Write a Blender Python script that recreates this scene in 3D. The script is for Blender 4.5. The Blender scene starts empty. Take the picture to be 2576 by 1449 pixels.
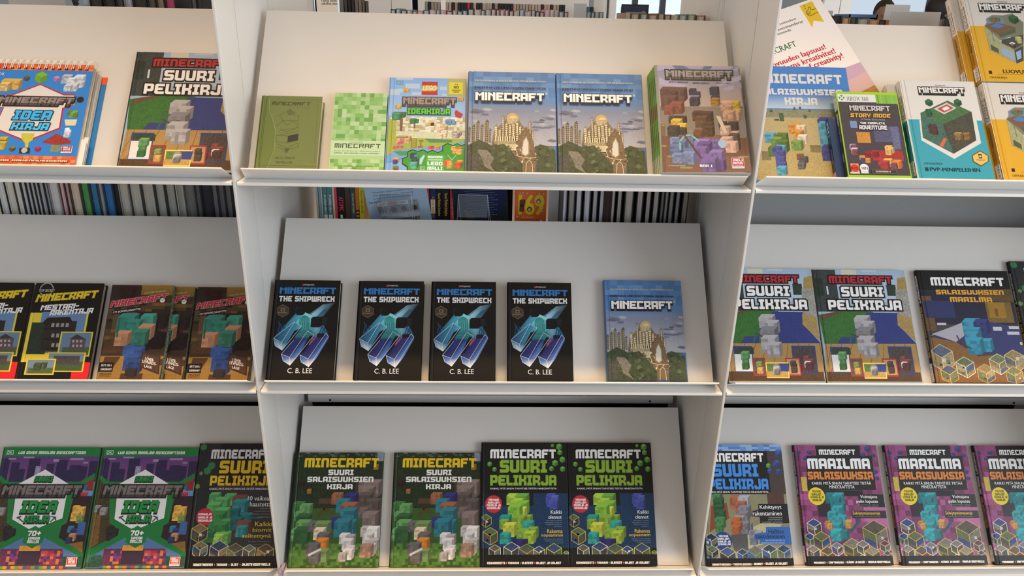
import bpy, bmesh, math, random
from mathutils import Vector, Matrix
S = bpy.context.scene
COL = S.collection
R = math.radians

# ------------------------------------------------------------------ camera
cam_d = bpy.data.cameras.new('camera'); cam = bpy.data.objects.new('camera', cam_d); COL.objects.link(cam)
cam_d.sensor_fit = 'HORIZONTAL'; cam_d.sensor_width = 36.0; cam_d.lens = 1810.8 / 2576 * 36.0
cam_d.clip_start = 0.02; cam_d.clip_end = 60
_f = Vector((0.03666955, 0.93484053, -0.35316927)); _r = Vector((0.99927961, -0.03084371, 0.02211171)); _d = Vector((0.00977788, -0.35372568, -0.9352981))
cam.matrix_world = Matrix.Translation((-0.02267, -1.50961, 0.33792)) @ Matrix((_r, -_d, -_f)).transposed().to_4x4()
S.camera = cam
# ------------------------------------------------------------------ colour management
S.view_settings.view_transform = 'Standard'; S.view_settings.look = 'None'
S.view_settings.exposure = 0.0; S.view_settings.gamma = 1.0; S.view_settings.use_curve_mapping = False
# ------------------------------------------------------------------ world and lamps
W = bpy.data.worlds.new('world'); S.world = W; W.use_nodes = True
_n = W.node_tree.nodes; _l = W.node_tree.links; _bg = _n['Background']       # room light: warm ceiling overhead, cool window light near the horizon
_tc = _n.new('ShaderNodeTexCoord'); _sx = _n.new('ShaderNodeSeparateXYZ'); _cr = _n.new('ShaderNodeValToRGB'); _l.new(_tc.outputs['Generated'], _sx.inputs[0])
_l.new(_sx.outputs['Z'], _cr.inputs[0]); _l.new(_cr.outputs[0], _bg.inputs[0]); _cr.color_ramp.elements[0].position = .25; _cr.color_ramp.elements[0].color = (.74, .84, .95, 1)
_cr.color_ramp.elements[1].position = .6; _cr.color_ramp.elements[1].color = (.50, .33, .195, 1)
_bg.inputs[1].default_value = .93
def area_lamp(name, loc, target, sx, sy, power, col):
    l = bpy.data.lights.new(name, 'AREA'); l.shape = 'RECTANGLE'; l.size = sx; l.size_y = sy; l.energy = power; l.color = col
    o = bpy.data.objects.new(name, l); COL.objects.link(o); o.location = loc
    o.rotation_euler = (Vector(target) - Vector(loc)).to_track_quat('-Z', 'Y').to_euler(); return o
strip = area_lamp('ceiling_strip_lamp', (0, -0.29, 2.3), (0, -0.29, 0), 7.0, 0.09, 28, (1.0, 0.66, 0.36)); strip.data.spread = R(38)
area_lamp('aisle_strip_lamp', (0, 1.45, 2.3), (0, 1.5, 0), 7.0, 0.2, 80, (1.0, 0.76, 0.52))
area_lamp('window_daylight', (4.8, -2.8, .8), (0, 0.1, -0.4), 4.0, 2.4, 182, (0.86, 0.94, 1.0))

# ------------------------------------------------------------------ small helpers
def lin(c): return c / 12.92 if c <= .04045 else ((c + .055) / 1.055) ** 2.4
def rgb(h): return tuple(int(h[i:i+2], 16) for i in (0, 2, 4)) if isinstance(h, str) else tuple(h)
def hx(h): return tuple(lin(c / 255) for c in rgb(h))
def tag(o, label=None, cat=None, group=None, kind=None):
    if label: o['label'] = label
    if cat: o['category'] = cat
    if group: o['group'] = group
    if kind: o['kind'] = kind
    return o
def empty(name, loc, rot=(0, 0, 0)):
    o = bpy.data.objects.new(name, None); COL.objects.link(o); o.location = loc; o.rotation_euler = rot
    o.empty_display_size = .02; return o
def link(name, me, parent=None, loc=(0, 0, 0), rot=(0, 0, 0)):
    o = bpy.data.objects.new(name, me); COL.objects.link(o); o.location = loc; o.rotation_euler = rot
    if parent: o.parent = parent
    return o
def copy_tree(o, parent=None):
    c = o.copy(); COL.objects.link(c); c.parent = parent
    for ch in list(o.children): copy_tree(ch, c)
    return c
def finish(bm, name, mat, parent=None, loc=(0, 0, 0), rot=(0, 0, 0), smooth=False):
    me = bpy.data.meshes.new(name); bm.normal_update(); bm.to_mesh(me); bm.free()
    me.materials.append(mat)
    if smooth:
        for p in me.polygons: p.use_smooth = True
        if hasattr(me, 'set_sharp_from_angle'): me.set_sharp_from_angle(angle=R(35))
    return link(name, me, parent, loc, rot)
def box(bm, x0, x1, y0, y1, z0, z1):
    vs = [bm.verts.new((x, y, z)) for x in (x0, x1) for y in (y0, y1) for z in (z0, z1)]
    f = [bm.faces.new([vs[i] for i in q]) for q in ((0,1,3,2),(4,6,7,5),(0,4,5,1),(2,3,7,6),(0,2,6,4),(1,5,7,3))]
    return f
def bevelled(x0, x1, y0, y1, z0, z1, b, seg=2):
    bm = bmesh.new(); box(bm, x0, x1, y0, y1, z0, z1); bmesh.ops.recalc_face_normals(bm, faces=bm.faces)
    if b: bmesh.ops.bevel(bm, geom=bm.edges[:], offset=b, segments=seg, profile=.6, affect='EDGES', clamp_overlap=True)
    return bm
def prism_x(bm, pts, x0, x1):                      # profile in (y, z), extruded along x
    a = [bm.verts.new((x0, y, z)) for y, z in pts]; b = [bm.verts.new((x1, y, z)) for y, z in pts]
    n = len(pts); bm.faces.new(a[::-1]); bm.faces.new(b)
    for i in range(n): bm.faces.new((a[i], a[(i+1) % n], b[(i+1) % n], b[i]))
    bmesh.ops.recalc_face_normals(bm, faces=bm.faces)
def tube(bm, pts, r, n=6):
    pts = [Vector(p) for p in pts]; rings = []
    for i, p in enumerate(pts):
        t = (pts[min(i+1, len(pts)-1)] - pts[max(i-1, 0)]).normalized()
        a = t.orthogonal().normalized(); b = t.cross(a)
        if rings:
            pa = rings[-1][1]; a = (pa - t * pa.dot(t)).normalized(); b = t.cross(a)
        rings.append(([bm.verts.new(p + r * (math.cos(2*math.pi*k/n) * a + math.sin(2*math.pi*k/n) * b)) for k in range(n)], a))
    for (u, _), (v, _) in zip(rings, rings[1:]):
        for k in range(n): bm.faces.new((u[k], u[(k+1) % n], v[(k+1) % n], v[k]))
    bm.faces.new(rings[0][0][::-1]); bm.faces.new(rings[-1][0])

# ------------------------------------------------------------------ materials
def mat(name, col, rough=.5, spec=.5, metal=0, coat=0, noise=0, nscale=60, bump=0, alpha=None):
    m = bpy.data.materials.new(name); m.use_nodes = True; nt = m.node_tree; b = nt.nodes['Principled BSDF']
    c = hx(col) if isinstance(col, str) else col
    b.inputs['Base Color'].default_value = (*c, 1); b.inputs['Roughness'].default_value = rough
    b.inputs['Specular IOR Level'].default_value = spec; b.inputs['Metallic'].default_value = metal; b.inputs['Coat Weight'].default_value = coat
    if noise or bump:
        tc = nt.nodes.new('ShaderNodeTexCoord'); n = nt.nodes.new('ShaderNodeTexNoise'); n.inputs['Scale'].default_value = nscale; n.inputs['Detail'].default_value = 3
        nt.links.new(tc.outputs['Object'], n.inputs['Vector'])
        if noise:
            mr = nt.nodes.new('ShaderNodeMapRange'); mr.inputs['To Min'].default_value = 1 - noise; mr.inputs['To Max'].default_value = 1 + noise
            mx = nt.nodes.new('ShaderNodeVectorMath'); mx.operation = 'SCALE'; mx.inputs[0].default_value = c
            nt.links.new(n.outputs['Fac'], mr.inputs['Value']); nt.links.new(mr.outputs[0], mx.inputs['Scale']); nt.links.new(mx.outputs[0], b.inputs['Base Color'])
        if bump:
            bp = nt.nodes.new('ShaderNodeBump'); bp.inputs['Strength'].default_value = bump; bp.inputs['Distance'].default_value = .002
            nt.links.new(n.outputs['Fac'], bp.inputs['Height']); nt.links.new(bp.outputs[0], b.inputs['Normal'])
    return m
def print_material(name, rough, coat, bump=0, bscale=40):
    """printed paper: the ink colour is stored per face; the attribute's alpha says how strongly the print is broken up into small square pixels"""
    m = bpy.data.materials.new(name); m.use_nodes = True; nt = m.node_tree; N = nt.nodes.new; b = nt.nodes['Principled BSDF']
    at = N('ShaderNodeAttribute'); at.attribute_name = 'Ink'
    tc = N('ShaderNodeTexCoord'); sn = N('ShaderNodeVectorMath'); sn.operation = 'SNAP'; sn.inputs[1].default_value = (.0026, .5, .0026)
    ad = N('ShaderNodeVectorMath'); ad.operation = 'ADD'; ad.inputs[1].default_value = (.00131, .2, .00137)
    wn = N('ShaderNodeTexWhiteNoise'); ns = N('ShaderNodeTexNoise'); ns.inputs['Scale'].default_value = 45; ns.inputs['Detail'].default_value = 4
    m1 = N('ShaderNodeMath'); m1.operation = 'ADD'; m2 = N('ShaderNodeMath'); m2.operation = 'SUBTRACT'; m2.inputs[1].default_value = 1.0
    m3 = N('ShaderNodeMath'); m3.operation = 'MULTIPLY'; m4 = N('ShaderNodeMath'); m4.operation = 'ADD'; m4.inputs[1].default_value = 1.0
    sc = N('ShaderNodeVectorMath'); sc.operation = 'SCALE'; L = nt.links.new
    L(tc.outputs['Object'], sn.inputs[0]); L(sn.outputs[0], ad.inputs[0]); L(ad.outputs[0], wn.inputs['Vector']); L(tc.outputs['Object'], ns.inputs['Vector'])
    L(wn.outputs['Value'], m1.inputs[0]); L(ns.outputs['Fac'], m1.inputs[1]); L(m1.outputs[0], m2.inputs[0]); L(m2.outputs[0], m3.inputs[0]); L(at.outputs['Alpha'], m3.inputs[1])
    L(m3.outputs[0], m4.inputs[0]); L(at.outputs['Color'], sc.inputs[0]); L(m4.outputs[0], sc.inputs['Scale']); L(sc.outputs[0], b.inputs['Base Color'])
    b.inputs['Roughness'].default_value = rough; b.inputs['Coat Weight'].default_value = coat; b.inputs['Coat Roughness'].default_value = .12; b.inputs['Specular IOR Level'].default_value = .25
    if bump:
        n2 = N('ShaderNodeTexNoise'); n2.inputs['Scale'].default_value = bscale; n2.inputs['Distortion'].default_value = 1.5; bp = N('ShaderNodeBump'); bp.inputs['Strength'].default_value = bump; bp.inputs['Distance'].default_value = .003
        L(tc.outputs['Object'], n2.inputs['Vector']); L(n2.outputs['Fac'], bp.inputs['Height']); L(bp.outputs[0], b.inputs['Coat Normal']); L(bp.outputs[0], b.inputs['Normal'])
    return m
def pages_material(name, axis, col='D9D2C4', col2='A89F90', scale=1500):
    m = bpy.data.materials.new(name); m.use_nodes = True; nt = m.node_tree; N = nt.nodes.new; b = nt.nodes['Principled BSDF']; L = nt.links.new
    tc = N('ShaderNodeTexCoord'); mp = N('ShaderNodeMapping'); s = [3, 3, 3]; s[axis] = scale; mp.inputs['Scale'].default_value = s
    n = N('ShaderNodeTexNoise'); n.inputs['Scale'].default_value = 1; n.inputs['Detail'].default_value = 2; cr = N('ShaderNodeValToRGB')
    cr.color_ramp.elements[0].position = .35; cr.color_ramp.elements[0].color = (*hx(col2), 1); cr.color_ramp.elements[1].position = .6; cr.color_ramp.elements[1].color = (*hx(col), 1)
    L(tc.outputs['Object'], mp.inputs[0]); L(mp.outputs[0], n.inputs['Vector']); L(n.outputs['Fac'], cr.inputs[0]); L(cr.outputs[0], b.inputs['Base Color']); b.inputs['Roughness'].default_value = .85
    return m
M = {}
M['steel'] = mat('painted_steel', 'CFCFCD', .42, .4, noise=.012, nscale=300)
M['steel2'] = mat('painted_steel_shelf', 'E9E8E5', .35, .5, noise=.012, nscale=300)
M['dark'] = mat('dark_recess', '0C0C0D', .8, .2)
M['greyback'] = mat('grey_back_panel', '9A9C9C', .6, .3, noise=.02)
M['print'] = print_material('laminated_print', .45, .06)
M['printglossy'] = print_material('film_wrapped_print', .3, .9, .35, 28)
M['printmatt'] = print_material('matt_print', .6, 0)
M['pages_y'] = pages_material('paper_edges', 1)
M['pages_x'] = pages_material('paper_fore_edges', 0, 'C9C6BF', '77746E')
M['pages_cream'] = pages_material('cream_paper_edges', 1, 'E0D3BA', 'B5A68C')
M['wire'] = mat('white_coated_wire', 'E8E6E2', .3, .6)
M['green_plastic'] = mat('green_plastic', '8FBF2C', .15, .6, coat=.6)
M['blue_plastic'] = mat('blue_plastic', '24406E', .15, .6, coat=.6)
M['paper'] = mat('white_paper', 'E6E2DC', .8, .2)
M['white_plastic'] = mat('white_plastic', 'E6E6E4', .4)
def clear_material():
    m = bpy.data.materials.new('clear_acrylic'); m.use_nodes = True; nt = m.node_tree; nt.nodes.clear(); N = nt.nodes.new
    o = N('ShaderNodeOutputMaterial'); mx = N('ShaderNodeMixShader'); t = N('ShaderNodeBsdfTransparent'); g = N('ShaderNodeBsdfGlossy'); f = N('ShaderNodeFresnel'); f.inputs[0].default_value = 1.49
    t.inputs[0].default_value = (.93, .95, .96, 1); g.inputs['Roughness'].default_value = .03
    nt.links.new(f.outputs[0], mx.inputs[0]); nt.links.new(t.outputs[0], mx.inputs[1]); nt.links.new(g.outputs[0], mx.inputs[2]); nt.links.new(mx.outputs[0], o.inputs[0]); return m
M['clear'] = clear_material()
M['clear_edge'] = mat('acrylic_cut_edge', 'D8E0E2', .2, .6)
_plain = {}
def plain(col, rough=.55, noise=.05):
    k = (col, rough)
    if k not in _plain: _plain[k] = mat('cloth_cover_' + col, col, rough, .35, noise=noise, nscale=400)
    return _plain[k]

# ------------------------------------------------------------------ lettering
GL = {  # heavy block capitals, drawn on a 6 x 8 grid; / \ are cut corners
'A':'/####\\ ###### ##..## ##..## ###### ###### ##..## ##..##','B':'#####\\ ###### ##..## #####/ #####\\ ##..## ###### #####/',
'C':'/##### ###### ##.... ##.... ##.... ##.... ###### \\#####','D':'#####\\ ###### ##..## ##..## ##..## ##..## ###### #####/',
'E':'/##### ###### ##.... #####. #####. ##.... ###### \\#####','F':'/##### ###### ##.... #####. #####. ##.... ##.... ##....',
'G':'/##### ###### ##.... ##.### ##.### ##..## ###### \\####/','H':'##..## ##..## ##..## ###### ###### ##..## ##..## ##..##',
'I':'#### #### .##. .##. .##. .##. #### ####','J':'....## ....## ....## ....## ....## ##..## ###### \\####/',
'K':'##..## ##..## ##..## #####/ #####\\ ##..## ##..## ##..##','L':'##... ##... ##... ##... ##... ##... ##### \\####',
'M':'/####### ######## ##.##.## ##.##.## ##.##.## ##.##.## ##.##.## ##.##.##','N':'/####\\ ###### ##..## ##..## ##..## ##..## ##..## ##..##',
'O':'/####\\ ###### ##..## ##..## ##..## ##..## ###### \\####/','P':'#####\\ ###### ##..## ##..## ###### #####/ ##.... ##....',
'Q':'/####\\ ###### ##..## ##..## ##..## ##.### ###### \\#####','R':'#####\\ ###### ##..## ##..## #####. #####\\ ##..## ##..##',
'S':'/##### ###### ##.... #####\\ \\##### ....## ###### #####/','T':'###### ###### ..##.. ..##.. ..##.. ..##.. ..##.. ..##..',
'U':'##..## ##..## ##..## ##..## ##..## ##..## ###### \\####/','V':'##..## ##..## ##..## ##..## ##..## ##..## \\####/ .\\##/.',
'W':'##.##.## ##.##.## ##.##.## ##.##.## ##.##.## ##.##.## ######## \\#######','X':'##..## ##..## \\####/ .####. .####. /####\\ ##..## ##..##',
'Y':'##..## ##..## ##..## \\####/ .\\##/. ..##.. ..##.. ..##..','Z':'###### ###### ....## ..###/ /###.. ##.... ###### ######',
'0':'/####\\ ###### ##..## ##..## ##..## ##..## ###### \\####/','1':'.##. ###. .##. .##. .##. .##. #### ####','5':'###### ###### ##.... #####\\ ###### ....## ###### #####/',
'7':'###### ###### ....## ...##. ...##. ..##.. ..##.. ..##..','8':'/####\\ ###### ##..## \\####/ /####\\ ##..## ###### \\####/',
'3':'#####\\ ###### ....## ..###/ ..###\\ ....## ###### #####/','4':'##..## ##..## ##..## ###### ###### ....## ....## ....##','6':'/##### ###### ##.... #####\\ ###### ##..## ###### \\####/',
'+':'...... ..##.. ..##.. ###### ###### ..##.. ..##.. ......','!':'## ## ## ## ## .. ## ##','-':'.... .... .... #### #### .... .... ....','.':'.. .. .. .. .. .. ## ##',',':'.. .. .. .. .. .. ## /#',
'\u2019':'## ## .. .. .. .. .. ..','"':'#.# #.# ... ... ... ... ... ...',' ':'... ... ... ... ... ... ... ...'}
GLL = {'M':'##...## ###.### ####### ##.#.## ##...## ##...## ##...## ##...##','N':'##..## ###.## ###### ##.### ##..## ##..## ##..## ##..##','I':'## ## ## ## ## ## ## ##','R':'###### ###### ##..## ##..## #####. #####. ##..## ##..##','K':'##..## ##..## ##.##. ####.. ####.. ##.##. ##..## ##..##','S':'###### ###### ##.... ###### ###### ....## ###### ######','B':'#####. ###### ##..## #####. ###### ##..## ###### #####.','D':'#####. ###### ##..## ##..## ##..## ##..## ###### #####.','P':'###### ###### ##..## ##..## ###### ##.... ##.... ##....'}
GP = {  # thin pixel capitals, 5 x 5
'A':'##### #...# ##### #...# #...#','B':'####. #...# ####. #...# ####.','C':'##### #.... #.... #.... #####','D':'####. #...# #...# #...# ####.','E':'##### #.... ###.. #.... #####','F':'##### #.... ###.. #.... #....',
'G':'##### #.... #.### #...# #####','H':'#...# #...# ##### #...# #...#','I':'# # # # #','J':'....# ....# ....# #...# #####','K':'#..#. #.#.. ##... #.#.. #..#.','L':'#... #... #... #... ####','M':'##### #.#.# #.#.# #.#.# #.#.#','N':'##### #...# #...# #...# #...#',
'O':'##### #...# #...# #...# #####','P':'##### #...# ##### #.... #....','R':'##### #...# ##### #..#. #...#','S':'##### #.... ##### ....# #####','T':'##### ..#.. ..#.. ..#.. ..#..','U':'#...# #...# #...# #...# #####','V':'#...# #...# #...# .#.#. ..#..','W':'#.#.# #.#.# #.#.# #.#.# #####','X':'#...# .#.#. ..#.. .#.#. #...#','Y':'#...# .#.#. ..#.. ..#.. ..#..','Z':'##### ...#. ..#.. .#... #####',
'.':'. . . . #',',':'. . . . #','"':'#.# #.# ... ... ...',' ':'.. .. .. .. ..','-':'... ... ### ... ...'}
_gc = {}
def glyph(ch, font):
    k = (ch, font)
    if k in _gc: return _gc[k]
    um = {'\u00c4': 'A', '\u00d6': 'O', '\u00c9': 'E'}.get(ch); base = um or ch
    rows = ((GP.get(base) if font == 'p' else None) or (GLL.get(base) if font == 'l' else None) or GL.get(base, GL['-'])).split(' ')
    if len(rows) == 0: rows = ['...'] * 8
    if font == 'l': rows = [r.replace('/', '#').replace('\\', '#') for r in rows]
    h, w = len(rows), max(len(r) for r in rows); used = set(); rects = []; tris = []
    for j, r in enumerate(rows):
        for i, c in enumerate(r):
            if c == '#' and (i, j) not in used:
                i2 = i
                while i2 + 1 < len(r) and r[i2+1] == '#' and (i2+1, j) not in used: i2 += 1
                j2 = j
                while j2 + 1 < h and all(q < len(rows[j2+1]) and rows[j2+1][q] == '#' and (q, j2+1) not in used for q in range(i, i2+1)): j2 += 1
                used.update((a, b) for a in range(i, i2+1) for b in range(j, j2+1)); rects.append((i, j, i2+1, j2+1))
            elif c in '/\\':
                left = i < w / 2
                if c == '/': tris.append([(i, j+1), (i+1, j), (i+1, j+1)] if left else [(i, j), (i+1, j), (i, j+1)])
                else: tris.append([(i, j), (i+1, j), (i+1, j+1)] if left else [(i, j), (i+1, j+1), (i, j+1)])
    if um:
        for i in ((.8, 2.3), (w-2.3, w-.8)): rects.append((i[0], -h*.26, i[1], -h*.1))
    _gc[k] = (w, h, rects, tris); return _gc[k]
_fc = {}
def sans(txt, bold):
    k = (txt, bold)
    if k in _fc: return _fc[k]
    cu = bpy.data.curves.new('t', 'FONT'); cu.body = txt; cu.size = 1; cu.resolution_u = 2; cu.fill_mode = 'FRONT'
    ob = bpy.data.objects.new('t', cu); COL.objects.link(ob); me = bpy.data.meshes.new_from_object(ob)
    vs = [(v.co.x, v.co.y) for v in me.vertices]; fs = [tuple(p.vertices) for p in me.polygons]
    bpy.data.objects.remove(ob); bpy.data.meshes.remove(me); bpy.data.curves.remove(cu)
    if not vs: vs, fs = [(0, 0), (1, 0), (1, 1)], []
    x0 = min(v[0] for v in vs); x1 = max(v[0] for v in vs); y0 = min(v[1] for v in vs); y1 = max(v[1] for v in vs)
    vs = [((x - x0) / max(x1 - x0, 1e-6), 1 - (y - y0) / max(y1 - y0, 1e-6)) for x, y in vs]
    _fc[k] = (vs, fs); return _fc[k]

# ------------------------------------------------------------------ printed artwork: flat coloured shapes, unit = 1 % of the sheet's width, y downwards
class Art:
    DZ = 6e-6
    def __init__(s, w, h): s.w, s.h, s.H, s.f, s.l = w, h, 100 * h / w, [], 0; s.bright = 1.0; s.rnd = random.Random(5)
    def _add(s, pts, cols, nz=0): s.f.append((pts, cols, nz, s.l))
    def rect(s, x0, y0, x1, y1, c, nz=0): s.l += 1; s._add([(x0, y0), (x1, y0), (x1, y1), (x0, y1)], hx(c), nz)
    def poly(s, pts, c, nz=0): s.l += 1; s._add(pts, hx(c), nz)
    def gpoly(s, pts, cols): s.l += 1; s._add(pts, [hx(c) for c in cols])
    def grad(s, x0, y0, x1, y1, c0, c1, nz=0):
        s.l += 1; a, b = hx(c0), hx(c1); s._add([(x0, y0), (x1, y0), (x1, y1), (x0, y1)], [a, a, b, b], nz)
    def mosaic(s, x0, y0, x1, y1, nx, ny, cols, seed):
        s.l += 1; r = random.Random(seed); cs = [hx(c) for c in (cols.split() if isinstance(cols, str) else cols)]; dx, dy = (x1-x0)/nx, (y1-y0)/ny
        for i in range(nx):
            for j in range(ny): s._add([(x0+i*dx, y0+j*dy), (x0+(i+1)*dx, y0+j*dy), (x0+(i+1)*dx, y0+(j+1)*dy), (x0+i*dx, y0+(j+1)*dy)], r.choice(cs))
    def disc(s, x, y, r, c, n=28): s.l += 1; s._add([(x + r*math.cos(2*math.pi*k/n), y + r*math.sin(2*math.pi*k/n)) for k in range(n)], hx(c))
    def hexa(s, x, y, r, c): s.l += 1; s._add([(x + r*math.sin(math.pi*k/3), y - r*math.cos(math.pi*k/3)) for k in range(6)], hx(c))
    def frame(s, x0, y0, x1, y1, c, w):
        for r in ((x0, y0, x1, y0+w), (x0, y1-w, x1, y1), (x0, y0, x0+w, y1), (x1-w, y0, x1, y1)): s.rect(*r, c)
    def line(s, pts, w, c):
        s.l += 1; col = hx(c)
        for (ax, ay), (bx, by) in zip(pts, pts[1:]):
            L = math.hypot(bx-ax, by-ay) or 1; nx, ny = -(by-ay)/L*w/2, (bx-ax)/L*w/2; ex, ey = (bx-ax)/L*w*.3, (by-ay)/L*w*.3
            s._add([(ax+nx-ex, ay+ny-ey), (bx+nx+ex, by+ny+ey), (bx-nx+ex, by-ny+ey), (ax-nx-ex, ay-ny-ey)], col)
    def cube(s, x, y, r, t, l, rr, edge=None, nz=.12):
        k = .866 * r; s.l += 1
        s._add([(x, y-r), (x+k, y-r/2), (x, y), (x-k, y-r/2)], hx(t), nz); s._add([(x-k, y-r/2), (x, y), (x, y+r), (x-k, y+r/2)], hx(l), nz); s._add([(x, y), (x+k, y-r/2), (x+k, y+r/2), (x, y+r)], hx(rr), nz)
        if edge: s.line([(x, y-r), (x+k, y-r/2), (x+k, y+r/2), (x, y+r), (x-k, y+r/2), (x-k, y-r/2), (x, y-r)], .5, edge); s.line([(x-k, y-r/2), (x, y), (x+k, y-r/2)], .5, edge); s.line([(x, y), (x, y+r)], .5, edge)
    def heap(s, x0, y0, x1, y1, cols, n, seed):       # a loose pile of plain pixelled blocks
        r = random.Random(seed); cs = [rgb(c) for c in (cols.split() if isinstance(cols, str) else cols)]; w, h = x1-x0, y1-y0; n = max(2, round(n*.7)); e = .95 * math.sqrt(w*h/n)
        g = lambda c, k: tuple(max(0, min(255, int(v*k))) for v in c)
        ps = sorted([(x0 + w*(.04+.92*((k*.618+r.random()*.25) % 1)), y0 + h*(k+.7)/n) for k in range(n)], key=lambda p: p[1])
        for x, y in ps:
            c = r.choice(cs); q = e*(.75+.5*r.random()); d = q*.28; X = max(x0, min(x1-q-d, x-q/2)); Y = max(y0+d, min(y1-q, y-q/2)); s.l += 1; m = 4 if q > 3 else 2
            for i in range(m):
                for j in range(m): s._add([(X+i*q/m, Y+j*q/m), (X+(i+1)*q/m, Y+j*q/m), (X+(i+1)*q/m, Y+(j+1)*q/m), (X+i*q/m, Y+(j+1)*q/m)], hx(g(c, .86+.28*r.random())))
            s._add([(X, Y), (X+d, Y-d), (X+q+d, Y-d), (X+q, Y)], hx(g(c, 1.12))); s._add([(X+q, Y), (X+q+d, Y-d), (X+q+d, Y+q-d), (X+q, Y+q)], hx(g(c, .78)))
    def scene_cube(s, x, y, r, cols, edge):            # a die with a little landscape on each side
        c = list(cols.split() if isinstance(cols, str) else cols); k = .866*r; q = s.rnd; a, b, d, e = q.sample(c, 4)
        s.cube(x, y, r, a, b, d, None, .45); s.l += 1
        s._add([(x-k, y+r*.15), (x, y+r*.5), (x, y+r), (x-k, y+r/2)], hx(e), .5); s._add([(x, y+r*.62), (x+k, y+r*.1), (x+k, y+r/2), (x, y+r)], hx(q.choice(c)), .5)
        for _ in range(3):
            px, py, t = x+q.uniform(-.55, .55)*k, y+q.uniform(-.3, .6)*r, r*q.uniform(.08, .16); s._add([(px-t, py-t), (px+t, py-t), (px+t, py+t), (px-t, py+t)], hx(q.choice(c+[(200, 196, 184)])), .3)
        s.line([(x, y-r), (x+k, y-r/2), (x+k, y+r/2), (x, y+r), (x-k, y+r/2), (x-k, y-r/2), (x, y-r)], .55, edge); s.line([(x-k, y-r/2), (x, y), (x+k, y-r/2)], .55, edge); s.line([(x, y), (x, y+r)], .55, edge)
    def txt(s, t, x0, y0, x1, y1, c, f='b', o=None, ow=.8, ex=0, exc=None, sh=0, b=0, rot=0, ti=0):
        """lettering that fills the box; o = outline, ex = solid depth below each letter, sh = slant, ti = rise, rot=90 runs downwards"""
        if rot: bw, bh = y1-y0, x1-x0
        else: bw, bh = x1-x0, y1-y0
        def place(px, py):
            py = py + (bw/2 - px) * ti; px = px - (py - bh/2) * sh
            return (x1 - py, y0 + px) if rot else (x0 + px, y0 + py)
        def put(polys, col): 
            q = hx(col)
            for i, p in enumerate(polys): s.f.append(([place(*v) for v in p], q, 0, s.l + (i % 8 if col == o else 0)))
            if col == o: s.l += 8
        if f == 's':
            vs, fs = sans(t, 0); s.l += 1; P = [(v[0]*bw, v[1]*bh) for v in vs]
            if o:
                for a in range(8): s.l += 1; put([[(P[i][0]+(ow+b*.014*bh)*math.cos(a*.785), P[i][1]+ow*math.sin(a*.785)) for i in q] for q in fs], o)
                s.l += 1
            for k in ([0] if not b else [-1, 0, 1]):     # heavier weights: the strokes are widened sideways
                s.l += 1; put([[(P[i][0]+k*b*.014*bh, P[i][1]) for i in q] for q in fs], c)
            return
        gs = [glyph(ch, f) for ch in t.upper()]; gap = {'b': .7, 'l': .55, 'p': 1.1}[f]
        tot = sum(g[0] for g in gs) + gap*(len(gs)-1); h = gs[0][1]; kx, ky = bw/tot, bh/h; x = 0; rs = []; ts = []
        for w, _, rects, tris in gs:
            rs += [((a+x)*kx, q*ky, (d+x)*kx, e*ky) for a, q, d, e in rects]; ts += [[((u+x)*kx, v*ky) for u, v in tr] for tr in tris]; x += w + gap
        R4 = lambda a, q, d, e: [(a, q), (d, q), (d, e), (a, e)]
        if o:
            s.l += 1; put([R4(a-ow, q-ow, d+ow, e+ow+ex) for a, q, d, e in rs], o)
            for dx, dy in ((-ow, 0), (ow, 0), (0, -ow), (0, ow)): put([[(u+dx, v+dy) for u, v in tr] for tr in ts], o)
        if ex: s.l += 1; put([R4(a, q, d, e+ex) for a, q, d, e in rs], exc)
        s.l += 1; put([R4(*r) for r in rs] + ts, c)

def art_mesh(name, A, material, prof=None, board=.0022, over=(0, 0, 0, 0)):
    """board with the artwork printed on its front (local -y); prof = [(x, dip)] bends the sheet along x"""
    bm = bmesh.new(); ly = bm.loops.layers.float_color.new('Ink'); w, h = A.w, A.h
    base = A.f[0][1]; base = base if not isinstance(base, list) else base[0]
    for f in box(bm, 0, w, 0, board, 0, h):
        for l in f.loops: l[ly] = (*base, 0)
    for pts, cols, nz, lv in A.f:
        P = []
        for u, v in pts:
            p = (min(w, max(0, u*w/100)), min(h, max(0, h - v*w/100)))
            P.append(p)
        ar = sum(P[i][0]*P[(i+1) % len(P)][1] - P[(i+1) % len(P)][0]*P[i][1] for i in range(len(P)))
        if abs(ar) < 2e-9: continue
        cl = cols if isinstance(cols, list) else [cols]*len(P)
        if ar < 0: P = P[::-1]; cl = cl[::-1]
        try: f = bm.faces.new([bm.verts.new((x, -3e-5 - lv*Art.DZ, z)) for x, z in P])
        except ValueError: continue
        for l, c in zip(f.loops, cl): l[ly] = (*(min(.86, v*A.bright) for v in c), nz)
    if prof:
        for x, _ in prof[1:-1]: bmesh.ops.bisect_plane(bm, geom=bm.verts[:]+bm.edges[:]+bm.faces[:], plane_co=(x, 0, 0), plane_no=(1, 0, 0), dist=1e-7)
        for v in bm.verts:
            x = v.co.x
            for (a, da), (b, db) in zip(prof, prof[1:]):
                if a <= x <= b: v.co.y += da + (db-da)*(x-a)/max(b-a, 1e-9); break
    me = bpy.data.meshes.new(name); bm.to_mesh(me); bm.free(); me.materials.append(material); return me
DESIGN = {}
def design(name, w, h):
    def deco(fn): A = Art(w, h); fn(A); DESIGN[name] = A; return fn
    return deco

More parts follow.
